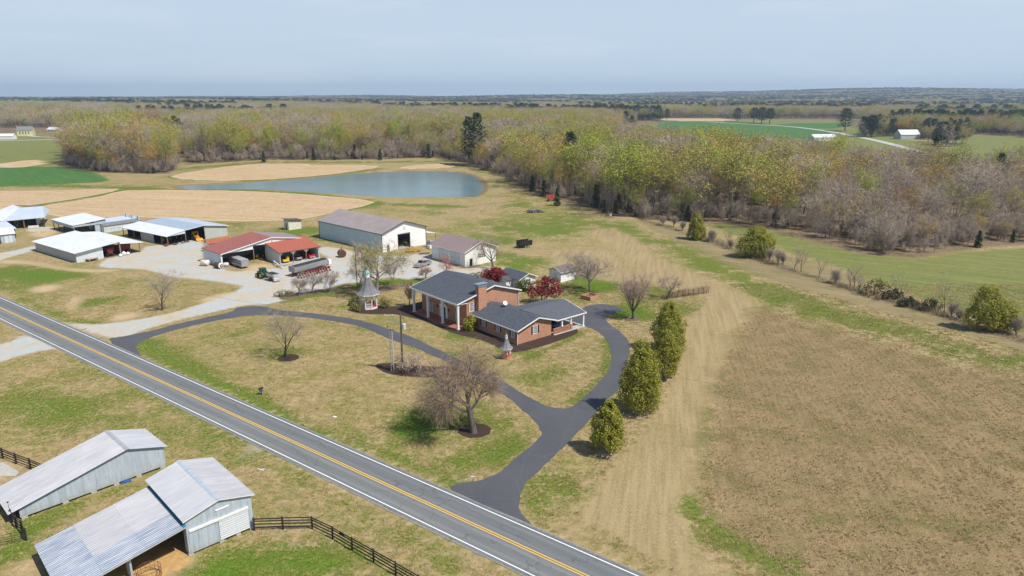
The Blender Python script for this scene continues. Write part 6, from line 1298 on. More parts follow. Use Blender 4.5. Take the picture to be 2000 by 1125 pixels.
class Tree:
    """trunk with limbs (tubes) and a crown of twigs (thin blades) and leaves (small quads)"""
    def __init__(s, seed): s.r = random.Random(seed); s.t = MB(); s.c = MB(); s.tips = []
    def rv(s, k=1.): r = s.r; return Vector((r.gauss(0, k), r.gauss(0, k), r.gauss(0, k)))
    def limb(s, p, d, L, rad, lvl, P):
        r = s.r; n = 4 if lvl < 2 else 3; path = [p.copy()]; rads = [rad]; q = p.copy(); dd = d.normalized()
        for i in range(n):
            dd = (dd+s.rv(P['wob'])+Vector((0, 0, P['up'][min(lvl, len(P['up'])-1)]))).normalized(); q = q+dd*(L/n); path.append(q.copy()); rads.append(rad*(1-(1-P['tap'])*(i+1)/n))
        s.t.tube(path, rads, 7 if lvl == 0 else (5 if lvl == 1 else (4 if lvl == 2 else 3)), cap=False)
        if lvl >= P['lv']: s.tips.append((path[-1], dd, L)); s.tips.append((path[-2], dd, L)); return
        k = P['n'][min(lvl, len(P['n'])-1)]; a0 = r.uniform(0, 6.28)
        for i in range(k):
            f = P['f0'][min(lvl, len(P['f0'])-1)]; f = f+(1-f)*(i+r.uniform(.2, .9))/k; f = min(f, 1.); x = f*n; j = min(int(x), n-1); pos = path[j].lerp(path[j+1], x-j); ax = (path[j+1]-path[j]).normalized()
            az = a0+i*2.4+r.uniform(-.5, .5); e1 = ax.orthogonal().normalized(); e2 = ax.cross(e1); sp_ = P['sp'][min(lvl, len(P['sp'])-1)]*r.uniform(.7, 1.25)
            nd = ax*math.cos(sp_)+(e1*math.cos(az)+e2*math.sin(az))*math.sin(sp_)
            s.limb(pos, nd, L*P['l'][min(lvl, len(P['l'])-1)]*r.uniform(.75, 1.2), max(rads[j]*P['rr']*r.uniform(.8, 1.1), P.get('rmin', .012)), lvl+1, P)
        s.tips.append((path[-1], dd, L*.7))
    def twigs(s, per, L, w, spread=.9, droop=0., mi=0):
        r = s.r
        for p, d, _ in s.tips:
            for _k in range(per):
                nd = (d+s.rv(spread)).normalized(); nd.z -= droop*r.random(); q = p+s.rv(L*.12); l2 = L*r.uniform(.5, 1.25); m_ = q+nd*l2*.55; e = m_+(nd+Vector((0, 0, -droop*.8))).normalized()*l2*.45
                sd_ = nd.cross(s.rv()).normalized()*w*.5
                s.c.add([q-sd_, q+sd_, m_+sd_*.8, m_-sd_*.8, e], [(0,1,2,3),(3,2,4)], mi)
    def leaves(s, per, size, spread, mi=0, flat=.0):
        r = s.r
        for p, d, _ in s.tips:
            for _k in range(per):
                q = p+s.rv(spread); a = s.rv().normalized(); a.z *= (1-flat); a.normalize(); b2 = a.cross(s.rv()).normalized(); sz = size*r.uniform(.6, 1.3)
                s.c.add([q-a*sz*.5, q+b2*sz*.32, q+a*sz*.5, q-b2*sz*.32], [(0,1,2,3)], mi)
    def out(s, root, bark, crown, names=('trunk', 'crown')):
        a = s.t.build(names[0], bark, root, True); c = s.c.build(names[1], crown, root); return a, c
def plant_tree(name, label, cat, loc, seed, P, H, tw=None, lf=None, bark='bark', crown=None, group=None, r0=.3, lean=(0, 0), trunk=.3):
    t = thing(name, label, cat, loc, 0, group); T = Tree(seed)
    T.limb(Vector((0, 0, -.1)), Vector((lean[0], lean[1], 1)), H*trunk, r0, 0, P)
    if tw: T.twigs(*tw)
    if lf: T.leaves(*lf)
    zs = max([v[2] for v in T.c.v]+[v[2] for v in T.t.v]); k = H/zs
    if abs(k-1) > .02:
        T.t.v = [(x*k, y*k, z*k) for x, y, z in T.t.v]; T.c.v = [(x*k, y*k, z*k) for x, y, z in T.c.v]
    T.out(t, M[bark], crown); return t
K = {}
K['twig_brown'] = plant_mat('brown_twigs', [(.225,.165,.12), (.265,.195,.145)], .5)
K['twig_grey'] = plant_mat('grey_twigs', [(.30,.25,.215), (.36,.30,.26)], .5)
K['twig_mauve'] = plant_mat('mauve_twigs', [(.32,.24,.21), (.36,.275,.24)], .5)
K['bud_green'] = plant_mat('budding_twigs', [(.30,.27,.14), (.36,.32,.17)], .5)
K['pink'] = plant_mat('pink_blossom', [(.48,.36,.32), (.52,.40,.34)], .8, trans=.3)
K['redbud'] = plant_mat('red_buds', [(.42,.16,.12), (.45,.18,.13)], .8)
K['evergreen'] = plant_mat('glossy_evergreen_leaves', [(.29,.295,.042), (.315,.31,.048)], .9, .55, .3, .35)
K['maple'] = plant_mat('dark_red_leaves', [(.20,.014,.024), (.22,.018,.028)], .8, .7, .25, .2)
K['shrub'] = plant_mat('shrub_leaves', [(.10,.14,.035), (.12,.16,.04)], 1.2, .6, .3, .15)
K['shrub_olive'] = plant_mat('olive_shrub_leaves', [(.19,.175,.065), (.22,.19,.075)], 1.2, .7, .25, .15)
K['scrub'] = plant_mat('dark_scrub_leaves', [(.04,.05,.02),(.05,.056,.024)], 1.)
OAK = dict(lv=4, n=(7,5,4,4), f0=(.55,.35,.35,.3), sp=(.85,.75,.7,.7), l=(.95,.62,.6,.55), rr=.55, wob=.13, up=(.0,.05,.02,-.02,-.06), tap=.55, rmin=.014)
VASE = dict(lv=3, n=(15,5,4), f0=(.8,.35,.3), sp=(.62,.42,.4), l=(2.6,.55,.5), rr=.42, wob=.07, up=(.0,.14,.12,.10), tap=.45, rmin=.015)
UPR = dict(lv=3, n=(10,5,4), f0=(.22,.3,.3), sp=(.7,.6,.6), l=(.74,.5,.5), rr=.45, wob=.08, up=(.0,.12,.08,.03), tap=.3, rmin=.014)
SMALL = dict(lv=3, n=(6,4,4), f0=(.45,.3,.3), sp=(.75,.6,.6), l=(1.0,.6,.55), rr=.5, wob=.12, up=(.0,.05,.03,.02), tap=.5, rmin=.012)
SCRUB = dict(lv=2, n=(7,5), f0=(.1,.2), sp=(.5,.5), l=(.75,.5), rr=.5, wob=.1, up=(.0,.1,.05), tap=.4, rmin=.012)
# --- around the house
plant_tree('willow_oak', 'big bare reddish brown tree by the drive fork in its mulch circle', 'tree', A3(925, 845), 11, OAK, 14.2, (5,1.8,.027,.75,.35), None, 'bark', K['twig_brown'], r0=.5, trunk=.30, lean=(.03,0))
plant_tree('budding_tree', 'slim bare tree in a mulch circle on the front lawn', 'tree', A3(557, 697), 23, dict(UPR, sp=(.85,.65,.6), l=(.9,.5,.5)), 10.8, (5,1.3,.026,.7), (1,.22,.5), 'bark_dark', K['twig_grey'], r0=.26, trunk=.6)
plant_tree('budding_tree', 'slim bare tree beside the gravel lane near the road', 'tree', A3(317, 606), 31, UPR, 10.2, (5,1.3,.026,.7), (1,.2,.5), 'bark_dark', K['twig_grey'], r0=.26, trunk=.6)
plant_tree('bare_tree', 'tall bare tree in front of the white barn behind the gazebo', 'tree', A3(737, 578), 45, OAK, 14.6, (5,1.2,.03,.8,.12), (1,.25,.5), 'bark_tan', K['bud_green'], r0=.4, trunk=.36)
plant_tree('vase_tree', 'bare vase shaped tree with many upright limbs by the turning circle', 'tree', A3(1236, 623), 52, VASE, 11.2, (9,1.4,.03,.45), None, 'bark_dark', K['twig_mauve'], r0=.5, trunk=.22)
plant_tree('crooked_tree', 'bare spreading tree rising from the brick planter', 'tree', A3(1152, 573), 64, OAK, 10.8, (7,1.0,.028,.8), None, 'bark', K['twig_grey'], r0=.32, trunk=.42, lean=(.08,.02))
plant_tree('round_tree', 'bare round headed tree at the workshop corner', 'tree', A3(962, 525), 73, SMALL, 10.4, (9,1.0,.024,.6), None, 'bark', K['twig_mauve'], r0=.3, trunk=.32)
plant_tree('fruit_tree', 'small bare fruit tree right of the vase shaped tree', 'tree', A3(1305, 583), 85, SMALL, 6.2, (7,.8,.02,.7), None, 'bark_tan', K['twig_mauve'], r0=.2, trunk=.32)
for i, (x, y, h, P, lb, cr) in enumerate([(585,577,5.2,SMALL,'pinkish bare small tree, leftmost in the mulch strip by the gravel','twig_mauve'),(610,573,6.4,SMALL,'bare forked small tree, second in the mulch strip by the gravel','twig_grey'),(645,571,6.0,UPR,'narrow bare small tree, third in the mulch strip by the gravel','twig_mauve'),
    (701,561,6.8,SMALL,'bare small tree just behind the flagpole','twig_mauve'),(768,556,7.2,VASE,'bare vase shaped small tree right of the tall tree by the gravel','twig_mauve'),(833,547,5.0,SMALL,'small bare crape myrtle behind the house ridge','twig_mauve')]):
    plant_tree('ornamental_tree', lb, 'tree', A3(x, y), 100+i*7, P, h, (8,.8,.026,.6), None, 'bark_tan', K[cr], r0=.15, trunk=.3 if P is not UPR else .6)
plant_tree('redbud_tree', 'small tree with reddish buds before the workshop doors', 'tree', A3(872, 540), 151, SMALL, 6.6, (4,.6,.02,.7), (2,.18,.35), 'bark_tan', K['redbud'], r0=.16, trunk=.3)
plant_tree('flowering_bush', 'low spreading bush with pale pink blossom under the utility pole', 'bush', A3(798, 724), 160, dict(SMALL, n=(8,4,4), f0=(.2,.3,.3), sp=(1.05,.7,.7), l=(1.5,.6,.55)), 4.2, (3,.5,.025,.8), (6,.2,.4), 'bark_tan', K['pink'], r0=.16, trunk=.28)
plant_tree('crape_myrtle', 'multi stemmed bare shrub at the left end of the porch', 'shrub', A3(800, 597), 171, dict(SCRUB, n=(9,5), sp=(.4,.45)), 6.6, (22,.7,.022,.5), None, 'bark_tan', K['twig_brown'], r0=.14, trunk=.42)
def leaf_mass(name, label, cat, loc, seed, lobes, n, size, crown, bark='bark_dark', stem=None, group=None, tilt=.5, core=True):
    """dense plant: leaf clumps over and inside a heap of lobes (x, y, z, rx, ry, rz)"""
    t = thing(name, label, cat, loc, 0, group); gs = .75 if size < .25 else 1.2; r = random.Random(seed); b = MB(); tot = sum(l[3]*l[5] for l in lobes)
    for (cx, cy, cz, rx, ry, rz) in lobes:
        k = int(n*rx*rz/tot)
        for _ in range(k):
            u = r.uniform(-1, 1); a = r.uniform(0, 6.283); q = math.sqrt(1-u*u); d = Vector((q*math.cos(a), q*math.sin(a), u)); ra = (.55+.45*r.random()**.5)*(1+.16*math.sin(5*a+3*u+seed)*math.cos(4*u+seed)+.13*math.sin(11*a+7*u+cz)*math.sin(9*u+2*a+seed))*r.choice((1,1,1,1,1.12))
            p = Vector((cx+rx*d.x*ra, cy+ry*d.y*ra, cz+rz*d.z*ra))
            if math.sin(2.3*p.x/gs+seed)*math.sin(2.1*p.y/gs+1.3*seed)*math.sin(1.8*p.z/gs+.7*seed) > .30: continue
            if p.z < .05: continue
            nrm = (d+Vector((r.gauss(0, tilt), r.gauss(0, tilt), r.gauss(0, tilt)+.25))).normalized(); e1 = nrm.orthogonal().normalized(); e1 = Matrix.Rotation(r.uniform(0, 6.28), 3, nrm) @ e1; e2 = nrm.cross(e1); s_ = size*r.uniform(.6, 1.35)
            for sgn in (0, 1):
                o = e1*s_*.25*sgn; f1 = (e1+nrm*.5*(1 if sgn else -1)).normalized()
                b.add([p+o-f1*s_*.5, p+o+e2*s_*.32, p+o+f1*s_*.5, p+o-e2*s_*.32], [(0,1,2,3)])
    tk = MB()
    for (p, q, ra) in (stem or [((0,0,-.1),(0,0,lobes[0][2]),.12)]):
        p, q = Vector(p), Vector(q); tk.tube([p, p.lerp(q, .5)+Vector((r.uniform(-.1,.1), r.uniform(-.1,.1), 0)), q], [ra, ra*.8, ra*.45], 7)
        for _ in range(5): e = q+Vector((r.gauss(0, 1)*lobes[0][3]*.4, r.gauss(0, 1)*lobes[0][4]*.4, r.uniform(.1, .6)*lobes[0][5])); m_ = p.lerp(q, r.uniform(.4, 1)); tk.tube([m_, e], [ra*.4, ra*.12], 5)
    tk.build('trunk', M[bark], t, True); b.build('crown', crown, t); return t
def egg(h, w, base, n, seed):      # lobes that make an uneven egg shaped crown
    r = random.Random(seed); out = [(0,0,base+(h-base)*.45,w*.62,w*.62,(h-base)*.5)]
    for i in range(n):
        f = (i+.5)/n; z = base+(h-base)*(.08+.84*f); rad = w*(math.sin(math.pi*min(1, .16+.84*f)**.8)**.75)*.62 if f < .75 else w*(1-f)*1.35; a = i*2.4+r.uniform(-.4,.4); k = w*.34*(1-.35*f)*r.uniform(.6,1.35)
        out.append((rad*math.cos(a), rad*math.sin(a), z, k, k, k*1.35))
    out.append((0,0,h-w*.42,w*.34,w*.34,w*.5)); return out
leaf_mass('evergreen_tree', 'small round yellow green evergreen nearest the drive mouth', 'tree', A3(1186, 885), 5, egg(7.3,2.6,1.2,20,5), 11000, .21, K['evergreen'])
leaf_mass('evergreen_tree', 'largest tapering evergreen of the row beside the drive', 'tree', A3(1248, 806), 6, egg(11.6,3.5,.9,32,6), 19000, .22, K['evergreen'])
leaf_mass('evergreen_tree', 'middle evergreen standing just behind the largest one', 'tree', A3(1297, 738), 7, egg(8.6,3.0,.7,26,7), 13000, .22, K['evergreen'])
leaf_mass('evergreen_tree', 'pointed evergreen at the far end of the drive row', 'tree', A3(1304, 686), 8, egg(9.8,3.6,.5,28,8), 14000, .23, K['evergreen'])
leaf_mass('holly_bush', 'dense rounded evergreen bush between chimney and porch', 'bush', in_house(18.2, -.5), 9, [(0,0,1.7,1.15,1.15,1.6),(.4,.2,1.2,1.0,1.0,1.1),(-.4,-.2,1.3,1.0,1.0,1.1)], 1800, .28, K['evergreen'])
leaf_mass('red_maple', 'dark red leaved maple mound behind the main roof ridge', 'tree', A3(966, 556), 10, [(0,0,2.6,2.4,2.2,1.7),(-2.0,1.2,2.2,1.7,1.7,1.4),(1.9,-1.4,2.2,1.9,1.8,1.4),(.6,.6,3.3,1.5,1.5,1.1),(2.9,-2.4,1.8,1.3,1.3,1.1)], 4200, .30, K['maple'], stem=[((0,0,-.1),(0,0,1.6),.16),((.2,0,0),(1.4,-.9,1.8),.1),((-.2,0,0),(-1.4,.8,1.8),.1)])
leaf_mass('red_maple', 'dark red leaved maple, open and spreading, behind the low wing', 'tree', A3(1062, 592), 12, [(-1.6,.3,3.6,2.0,1.8,1.8),(1.4,.3,4.2,2.3,2.0,2.0),(0,-.4,2.9,2.0,1.8,1.5),(2.6,.4,2.6,1.6,1.5,1.4),(-2.4,-.2,2.4,1.5,1.4,1.2),(.4,.5,5.2,1.5,1.4,1.1)], 3000, .30, K['maple'], stem=[((0,0,-.1),(-.9,0,2.6),.13),((.2,0,-.1),(1.1,.2,3.0),.13),((.1,0,0),(.2,.3,3.4),.1)])
leaf_mass('camellia_bush', 'green bush with pale flowers between the two red maples', 'bush', A3(1022, 568), 13, [(0,0,1.4,1.5,1.4,1.5),(-1.2,.2,1.1,1.1,1.1,1.1),(1.2,-.4,1.2,1.2,1.1,1.2)], 1300, .28, K['shrub'])
leaf_mass('garden_shrub', 'rounded green shrub left of the gazebo', 'shrub', A3(699, 608), 14, [(0,0,.8,1.0,1.0,.95),(-.9,.8,.9,1.0,1.0,1.1)], 1000, .22, K['shrub_olive'])
leaf_mass('garden_shrub', 'dark green shrub at the foot of the flagpole', 'shrub', A3(696, 597), 15, [(0,0,1.0,1.2,1.1,1.2),(-.9,.2,.7,.9,.9,.8)], 900, .22, K['shrub'])
leaf_mass('garden_shrub', 'upright green shrub right of the gazebo', 'shrub', A3(750, 601), 16, [(0,0,1.2,1.0,1.0,1.4),(.7,.2,.8,.8,.8,1.0)], 1000, .22, K['shrub_olive'])
leaf_mass('garden_shrub', 'low olive shrub at the left end of the mulch strip', 'shrub', A3(553, 579), 17, [(0,0,.7,1.5,1.0,.9),(1.4,.3,.6,1.2,.9,.8),(-1.2,-.2,.5,1.0,.8,.7)], 900, .22, K['shrub_olive'])
leaf_mass('garden_shrub', 'low green shrub before the workshop corner and red maple', 'shrub', A3(925, 545), 18, [(0,0,.8,1.6,1.2,.9),(1.5,.3,.9,1.3,1.1,1.0),(-1.8,-.4,.6,1.1,.9,.7)], 900, .24, K['shrub_olive'])
leaf_mass('planter_shrub', 'dry tuft of leaves filling the brick planter box', 'shrub', A3(1158, 577), 19, [(0,0,.85,.8,.8,.4)], 260, .2, K['shrub_olive'])
# grape row
gv = thing('grape_trellis', 'long row of bare grape vines on posts beyond the fruit tree', 'trellis', A3(1302, 584)); e0 = Vector(A3(1302, 584)); e1 = Vector(A3(1384, 572))-e0; r = random.Random(3)
for i in range(9): p = e1*(i/8); b = MB(); b.box(p.x-.045,p.x+.045,p.y-.045,p.y+.045,0,1.6); b.build('post', M['bark_dark'], gv)
for z in (.9, 1.5): b = MB(); b.bar((0,0,z),(e1.x,e1.y,z),.025); b.build('rail', M['steel_dull'], gv)
b = MB()
for i in range(2200):
    p = e1*r.random()+Vector((r.gauss(0,.3), r.gauss(0,.3), r.uniform(.2,1.8))); q = p+Vector((r.gauss(0,.5), r.gauss(0,.3), r.gauss(0,.35))); s_ = Vector((r.gauss(0,1),r.gauss(0,1),r.gauss(0,1))).normalized()*.024; b.add([p-s_,p+s_,q], [(0,1,2)])
b.build('vine', plant_mat('reddish_vine', [(.20,.115,.09),(.24,.14,.11)], 1.), gv)
# --- hedgerow on the right
leaf_mass('hedgerow_tree', 'upright bright green tree at the far end of the hedgerow', 'tree', A3(1359, 468), 20, egg(9.0,3.4,.3,22,20), 6500, .36, K['evergreen'], group='green trees in the hedgerow')
leaf_mass('hedgerow_tree', 'broad round green tree in the middle of the hedgerow', 'tree', A3(1474, 503), 21, [(0,0,4.6,4.2,3.6,4.2),(-3,0,3.6,2.8,2.6,3.2),(3,.4,4.2,3.0,2.7,3.2),(0,-.5,7.2,2.8,2.6,2.4),(1.5,-1.5,3.,3.,2.5,2.6)], 9500, .36, K['evergreen'], group='green trees in the hedgerow')
leaf_mass('hedgerow_tree', 'large yellow green double headed tree at the near end of the hedgerow', 'tree', A3(1928, 646), 22, [(-.9,.3,5.6,2.7,2.5,3.6),(2.4,-.6,3.8,2.5,2.3,3.2),(-2.8,.6,2.6,2.0,1.9,2.2),(.6,-.6,2.8,2.8,2.4,2.5),(3.6,-1,2.4,1.8,1.7,2.0),(-1,.2,7.8,1.8,1.7,1.8)], 11000, .30, K['evergreen'], group='green trees in the hedgerow')
HED = [(1290,440,5,'b'),(1310,443,5,'b'),(1332,450,5,'b'),(1385,470,4,'b'),(1400,474,6,'b'),(1417,480,6,'t'),(1432,488,5,'b'),(1515,515,7,'b'),(1535,520,5,'b'),(1550,528,6,'t'),(1572,533,7.5,'t'),(1595,540,6,'t'),(1640,556,7.5,'t'),(1655,560,7,'t'),(1668,564,7,'t'),(1683,570,6.5,'t'),(1700,572,6,'g'),(1735,582,5,'g'),(1762,590,8,'t'),(1775,598,5,'g'),(1815,608,5,'g'),(1835,612,8,'t'),(1850,616,6,'b'),(1985,655,6,'b'),(1270,432,6,'b'),(1625,550,4,'b'),(1500,512,5,'b'),(1868,622,4,'b')]
HW = {'b': 'grey leafless bramble shrub', 't': 'bare thin stemmed sapling', 'g': 'dark evergreen scrub bush'}
def hplace(x):
    return ('at the far end of the hedgerow by the wood' if x < 1345 else 'between the two far green trees' if x < 1445 else 'just right of the broad round tree' if x < 1560 else 'in the open middle of the hedgerow' if x < 1690 else 'left of the pale grass tufts' if x < 1745 else 'before the near green tree' if x < 1880 else 'right of the near green tree')
from collections import Counter
cnt = Counter()
_hr = random.Random(77)
for i, (x, y, h, k) in enumerate(HED):
    dx_ = _hr.uniform(-9, 9); x, y, h = x+dx_, y+dx_*.31+_hr.uniform(-2, 2), h*_hr.uniform(.75, 1.2)
    lb = f"{HW[k]} {hplace(x)}"; cnt[lb] += 1; c_ = cnt[lb]
    if c_ > 1: lb = f"{['', '', 'second', 'third', 'fourth', 'fifth', 'sixth', 'seventh', 'eighth'][c_]} {lb}"
    if k == 'g': leaf_mass('hedgerow_shrub', lb, 'shrub', A3(x, y), 40+i, [(0,0,h*.3,h*.34,h*.3,h*.3),(h*.35,.1,h*.22,h*.28,h*.26,h*.24),(-h*.36,.1,h*.2,h*.28,h*.26,h*.22),(h*.1,-.2,h*.45,h*.15,h*.15,h*.2)], 1500, .24, K['scrub'], group='shrubs along the hedgerow')
    elif k == 'b': plant_tree('hedgerow_shrub', lb, 'shrub', A3(x, y), 40+i, dict(SCRUB, n=(11,6), sp=(.6,.5), up=(.0,.2,.12)), h*1.0, (7,1.1,.026,.6), None, 'bark', K['twig_grey'], 'shrubs along the hedgerow', .12, trunk=.35)
    else: plant_tree('sapling', lb, 'tree', A3(x, y), 40+i, dict(UPR, n=(8,5), lv=2), h, (9,.8,.02,.6), None, 'bark_dark', K['twig_grey'], 'saplings along the hedgerow', .13, trunk=.6)
HL = [Vector(p) for p in pts([(1255,430),(1290,440),(1345,458),(1400,476),(1460,502),(1540,526),(1600,545),(1680,570),(1760,594),(1850,620),(1930,646),(2010,668),(2090,690)])]; r = random.Random(8); b = MB()
for i in range(15000):
    j = r.randrange(len(HL)-1); q = HL[j].lerp(HL[j+1], r.random()); dn = .5+.5*math.sin(q.x*.5)*math.sin(q.x*.21+1); hgt_ = (.5+2.6*dn**2)*r.uniform(.4, 1.); p = Vector((q.x+r.gauss(0, 1.1), q.y+r.gauss(0, 1.1), r.uniform(0, hgt_*.5))); e = p+Vector((r.gauss(0, .35), r.gauss(0, .35), hgt_*r.uniform(.3, .6))); s_ = Vector((r.gauss(0,1), r.gauss(0,1), 0)).normalized()*.03; b.add([p-s_, p+s_, e], [(0,1,2)], 0 if r.random() < .7 else 1)
tag(b.build('hedgerow_brush', [plant_mat('hedge_brush', [(.24,.19,.15),(.27,.21,.16)], .2), K['scrub']]), 'low tangle of brambles and dry stems along the foot of the hedgerow', 'brush', None, 'stuff')
for i, (x, y) in enumerate(((1690,578),(1697,581),(1711,584),(1716,586))):
    t = thing('grass_tuft', ('leftmost','second','third','rightmost')[i]+' pale dry grass tuft under the hedgerow', 'grass tuft', A3(x, y), 0, 'grass tufts under the hedgerow'); r = random.Random(i); b = MB()
    for _ in range(90): a = r.uniform(0,6.28); q = Vector((math.cos(a),math.sin(a),0)); s_ = q.cross(Vector((0,0,1)))*.03; e = q*r.uniform(.2,.7)+Vector((0,0,r.uniform(.9,1.7))); p = q*r.uniform(0,.25); b.add([p-s_,p+s_,e], [(0,1,2)])
    b.build('blades', basic('dry_grass', (.5,.37,.2), (.4,.28,.14)) if i == 0 else bpy.data.materials['dry_grass'], t)
# ================================================================== woods
LIB = bpy.data.collections.new("library")          # sources for the woods, not in the scene themselves
FK = {}
WP = dict(lv=2, n=(10,5), f0=(.40,.25), sp=(.85,.7), l=(.50,.5), rr=.42, wob=.07, up=(.0,.09,.04), tap=.25, rmin=.05)
WP2 = dict(WP, n=(12,5), f0=(.5,.25), sp=(.7,.65), l=(.42,.5))
def proto(kind, seed, H, P, tw, lf, bark, crown, r0=.26):
    T = Tree(seed); T.limb(Vector((0,0,-.3)), Vector((T.r.uniform(-.05,.05), T.r.uniform(-.05,.05), 1)), H*.78, r0, 0, P)
    if tw: T.twigs(*tw)
    if lf: T.leaves(*lf)
    zs = max(v[2] for v in T.c.v); k = H/zs; T.t.v = [(x*k,y*k,z*k) for x,y,z in T.t.v]; T.c.v = [(x*k,y*k,z*k) for x,y,z in T.c.v]
    tm = T.t.build('trunk', M[bark]); cm = T.c.build('crown', crown); return kind, tm.data, cm.data, tm, cm
def conifer(kind, seed, H, w, base, n, crown, bark='bark_dark', tiers=7, flat=False):
    r = random.Random(seed); t = MB(); t.tube([(0,0,-.3),(r.uniform(-.3,.3),r.uniform(-.3,.3),H*.55),(0,0,H*.97)], [.28,.18,.05], 6, cap=False); c = MB()
    for i in range(n):
        f = r.random()**.8; z = base+(H-base)*f; R_ = w*((1-f)**.75*.9+.12) if not flat else w*(.35+.65*math.sin(math.pi*min(1,.15+.85*f))); a = r.uniform(0,6.28); k = int(a*2.2+z*.9)
        rr = R_*(.35+.65*r.random()**.6)*(.72+.28*math.sin(3.1*a+1.7*z+seed)); p = Vector((rr*math.cos(a), rr*math.sin(a), z-rr*.16))
        d = Vector((math.cos(a), math.sin(a), r.uniform(-.5,.35))).normalized(); s_ = r.uniform(.55,1.2); e2 = d.cross(Vector((r.gauss(0,.5),r.gauss(0,.5),1))).normalized()
        c.add([p-d*s_*.6, p+e2*s_*.42, p+d*s_*.7, p-e2*s_*.42], [(0,1,2,3)])
        if i % 14 == 0: t.tube([(0,0,z), tuple(p)], [.06,.02], 3, cap=False)
    tm = t.build('trunk', M[bark]); cm = c.build('crown', crown); return kind, tm.data, cm.data, tm, cm
C_bare = plant_mat('bare_wood_twigs', [(.37,.305,.255), (.44,.375,.32), (.31,.25,.21), (.41,.335,.26), (.34,.285,.26)], .12)
C_bud = plant_mat('yellow_green_buds', [(.355,.335,.05), (.245,.30,.04), (.40,.35,.07), (.22,.245,.055), (.34,.28,.10), (.28,.345,.05)], .12, trans=.10)
C_olive = plant_mat('olive_new_leaf', [(.38,.28,.075), (.30,.26,.07), (.42,.29,.08), (.33,.25,.11)], .12, trans=.10)
C_rust = plant_mat('russet_new_leaf', [(.46,.25,.08), (.40,.21,.10), (.50,.31,.08)], .12, trans=.10)
C_lime = plant_mat('lime_new_leaf', [(.27,.32,.06), (.30,.33,.07)], .12, trans=.12)
C_pine = plant_mat('pine_needles', [(.045,.075,.042), (.06,.09,.045)], .3)
C_cedar = plant_mat('cedar_foliage', [(.075,.10,.04), (.10,.12,.05)], .4)
PRO = []
for s_ in (1, 2, 3): PRO.append(proto('bare', 200+s_, 24, WP if s_ != 2 else WP2, (13,2.2,.07,.8,.0), None, 'bark_tan', C_bare))
for s_ in (1, 2, 3): PRO.append(proto('bud', 220+s_, 25, WP if s_ != 2 else WP2, (3,1.8,.06,.8), (22,.50,.85), 'bark', C_bud))
for s_ in (1, 2): PRO.append(proto('olive', 240+s_, 24, WP, (5,1.9,.06,.8), (17,.5,.9), 'bark', C_olive))
for s_ in (1, 2): PRO.append(proto('rust', 250+s_, 23, WP, (4,1.8,.06,.8), (17,.5,.9), 'bark', C_rust))
PRO.append(proto('lime', 260, 22, WP, (2,1.6,.06,.8), (26,.5,.9), 'bark', C_lime))
for s_ in (1, 2): PRO.append(conifer('pine', 270+s_, 25, 5.0, 8 if s_ == 1 else 5, 1300, C_pine, 'bark', flat=True))
PRO.append(conifer('cedar', 280, 11, 2.6, .4, 900, C_cedar))
# undergrowth
PRO.append(proto('brush', 290, 7, dict(SCRUB, n=(10,6), sp=(.45,.5)), (12,1.1,.05,.6), None, 'bark', C_bare, .1))
for _, _, _, a, c in PRO:
    for o in (a, c): COL.objects.unlink(o)
KIDX = {}
for i, (k, *_r) in enumerate(PRO): KIDX.setdefault(k, []).append(i)
rng = np.random.RandomState(12)
def in_poly(X, Y, P): return sdist(X, Y, P)
# ---- standing places: jittered grid
def scatter(x0, x1, y0, y1, step):
    gx, gy = np.meshgrid(np.arange(x0, x1, step), np.arange(y0, y1, step)); X = gx.ravel()+rng.uniform(-.48, .48, gx.size)*step; Y = gy.ravel()+rng.uniform(-.48, .48, gx.size)*step; return X, Y
FIELDS = CROP+WHEAT+GREENF+[POND]
def clear(X, Y, pad=4.):
    ok = np.ones(X.shape, bool)
    for P in FIELDS:
        A = np.array(P); k = (X > A[:,0].min()-pad) & (X < A[:,0].max()+pad) & (Y > A[:,1].min()-pad) & (Y < A[:,1].max()+pad)
        if k.any(): w = np.where(k)[0]; ok[w[sdist(X[w], Y[w], P) > -pad]] = False
    return ok
near = []     # (x, y, zone)
for P, zone, step in ((WOODR, 'R', 7.6), (WOODL, 'L', 7.4), (WOODP, 'P', 8.2)):
    A = np.array(P); X, Y = scatter(A[:,0].min(), A[:,0].max(), A[:,1].min(), min(A[:,1].max(), 1150), step)
    d = sdist(X, Y, P); k = (d > .5) & (np.hypot(X, Y) < 1100); X, Y, d = X[k], Y[k], d[k]; k = clear(X, Y, .5); near += [(x, y, zone, e) for x, y, e in zip(X[k], Y[k], d[k])]
ROAD_R = [Vector(p) for p in pts([(1480,243.5),(1550,248),(1620,257),(1700,272),(1790,294),(1850,309),(1900,326)])]
near = [n for n in near if abs(n[0])/n[1] < 1.15]
nX = np.array([n[0] for n in near]); nY = np.array([n[1] for n in near]); nE = np.array([n[3] for n in near]); nz_ = np.array([n[2] for n in near])
patch = waves(nX, nY, 5, 90, 21)*.5+waves(nX, nY, 4, 260, 5)*.6
npx = 1000+FPX*nX/(nY*_cp+CAMH*_sp)
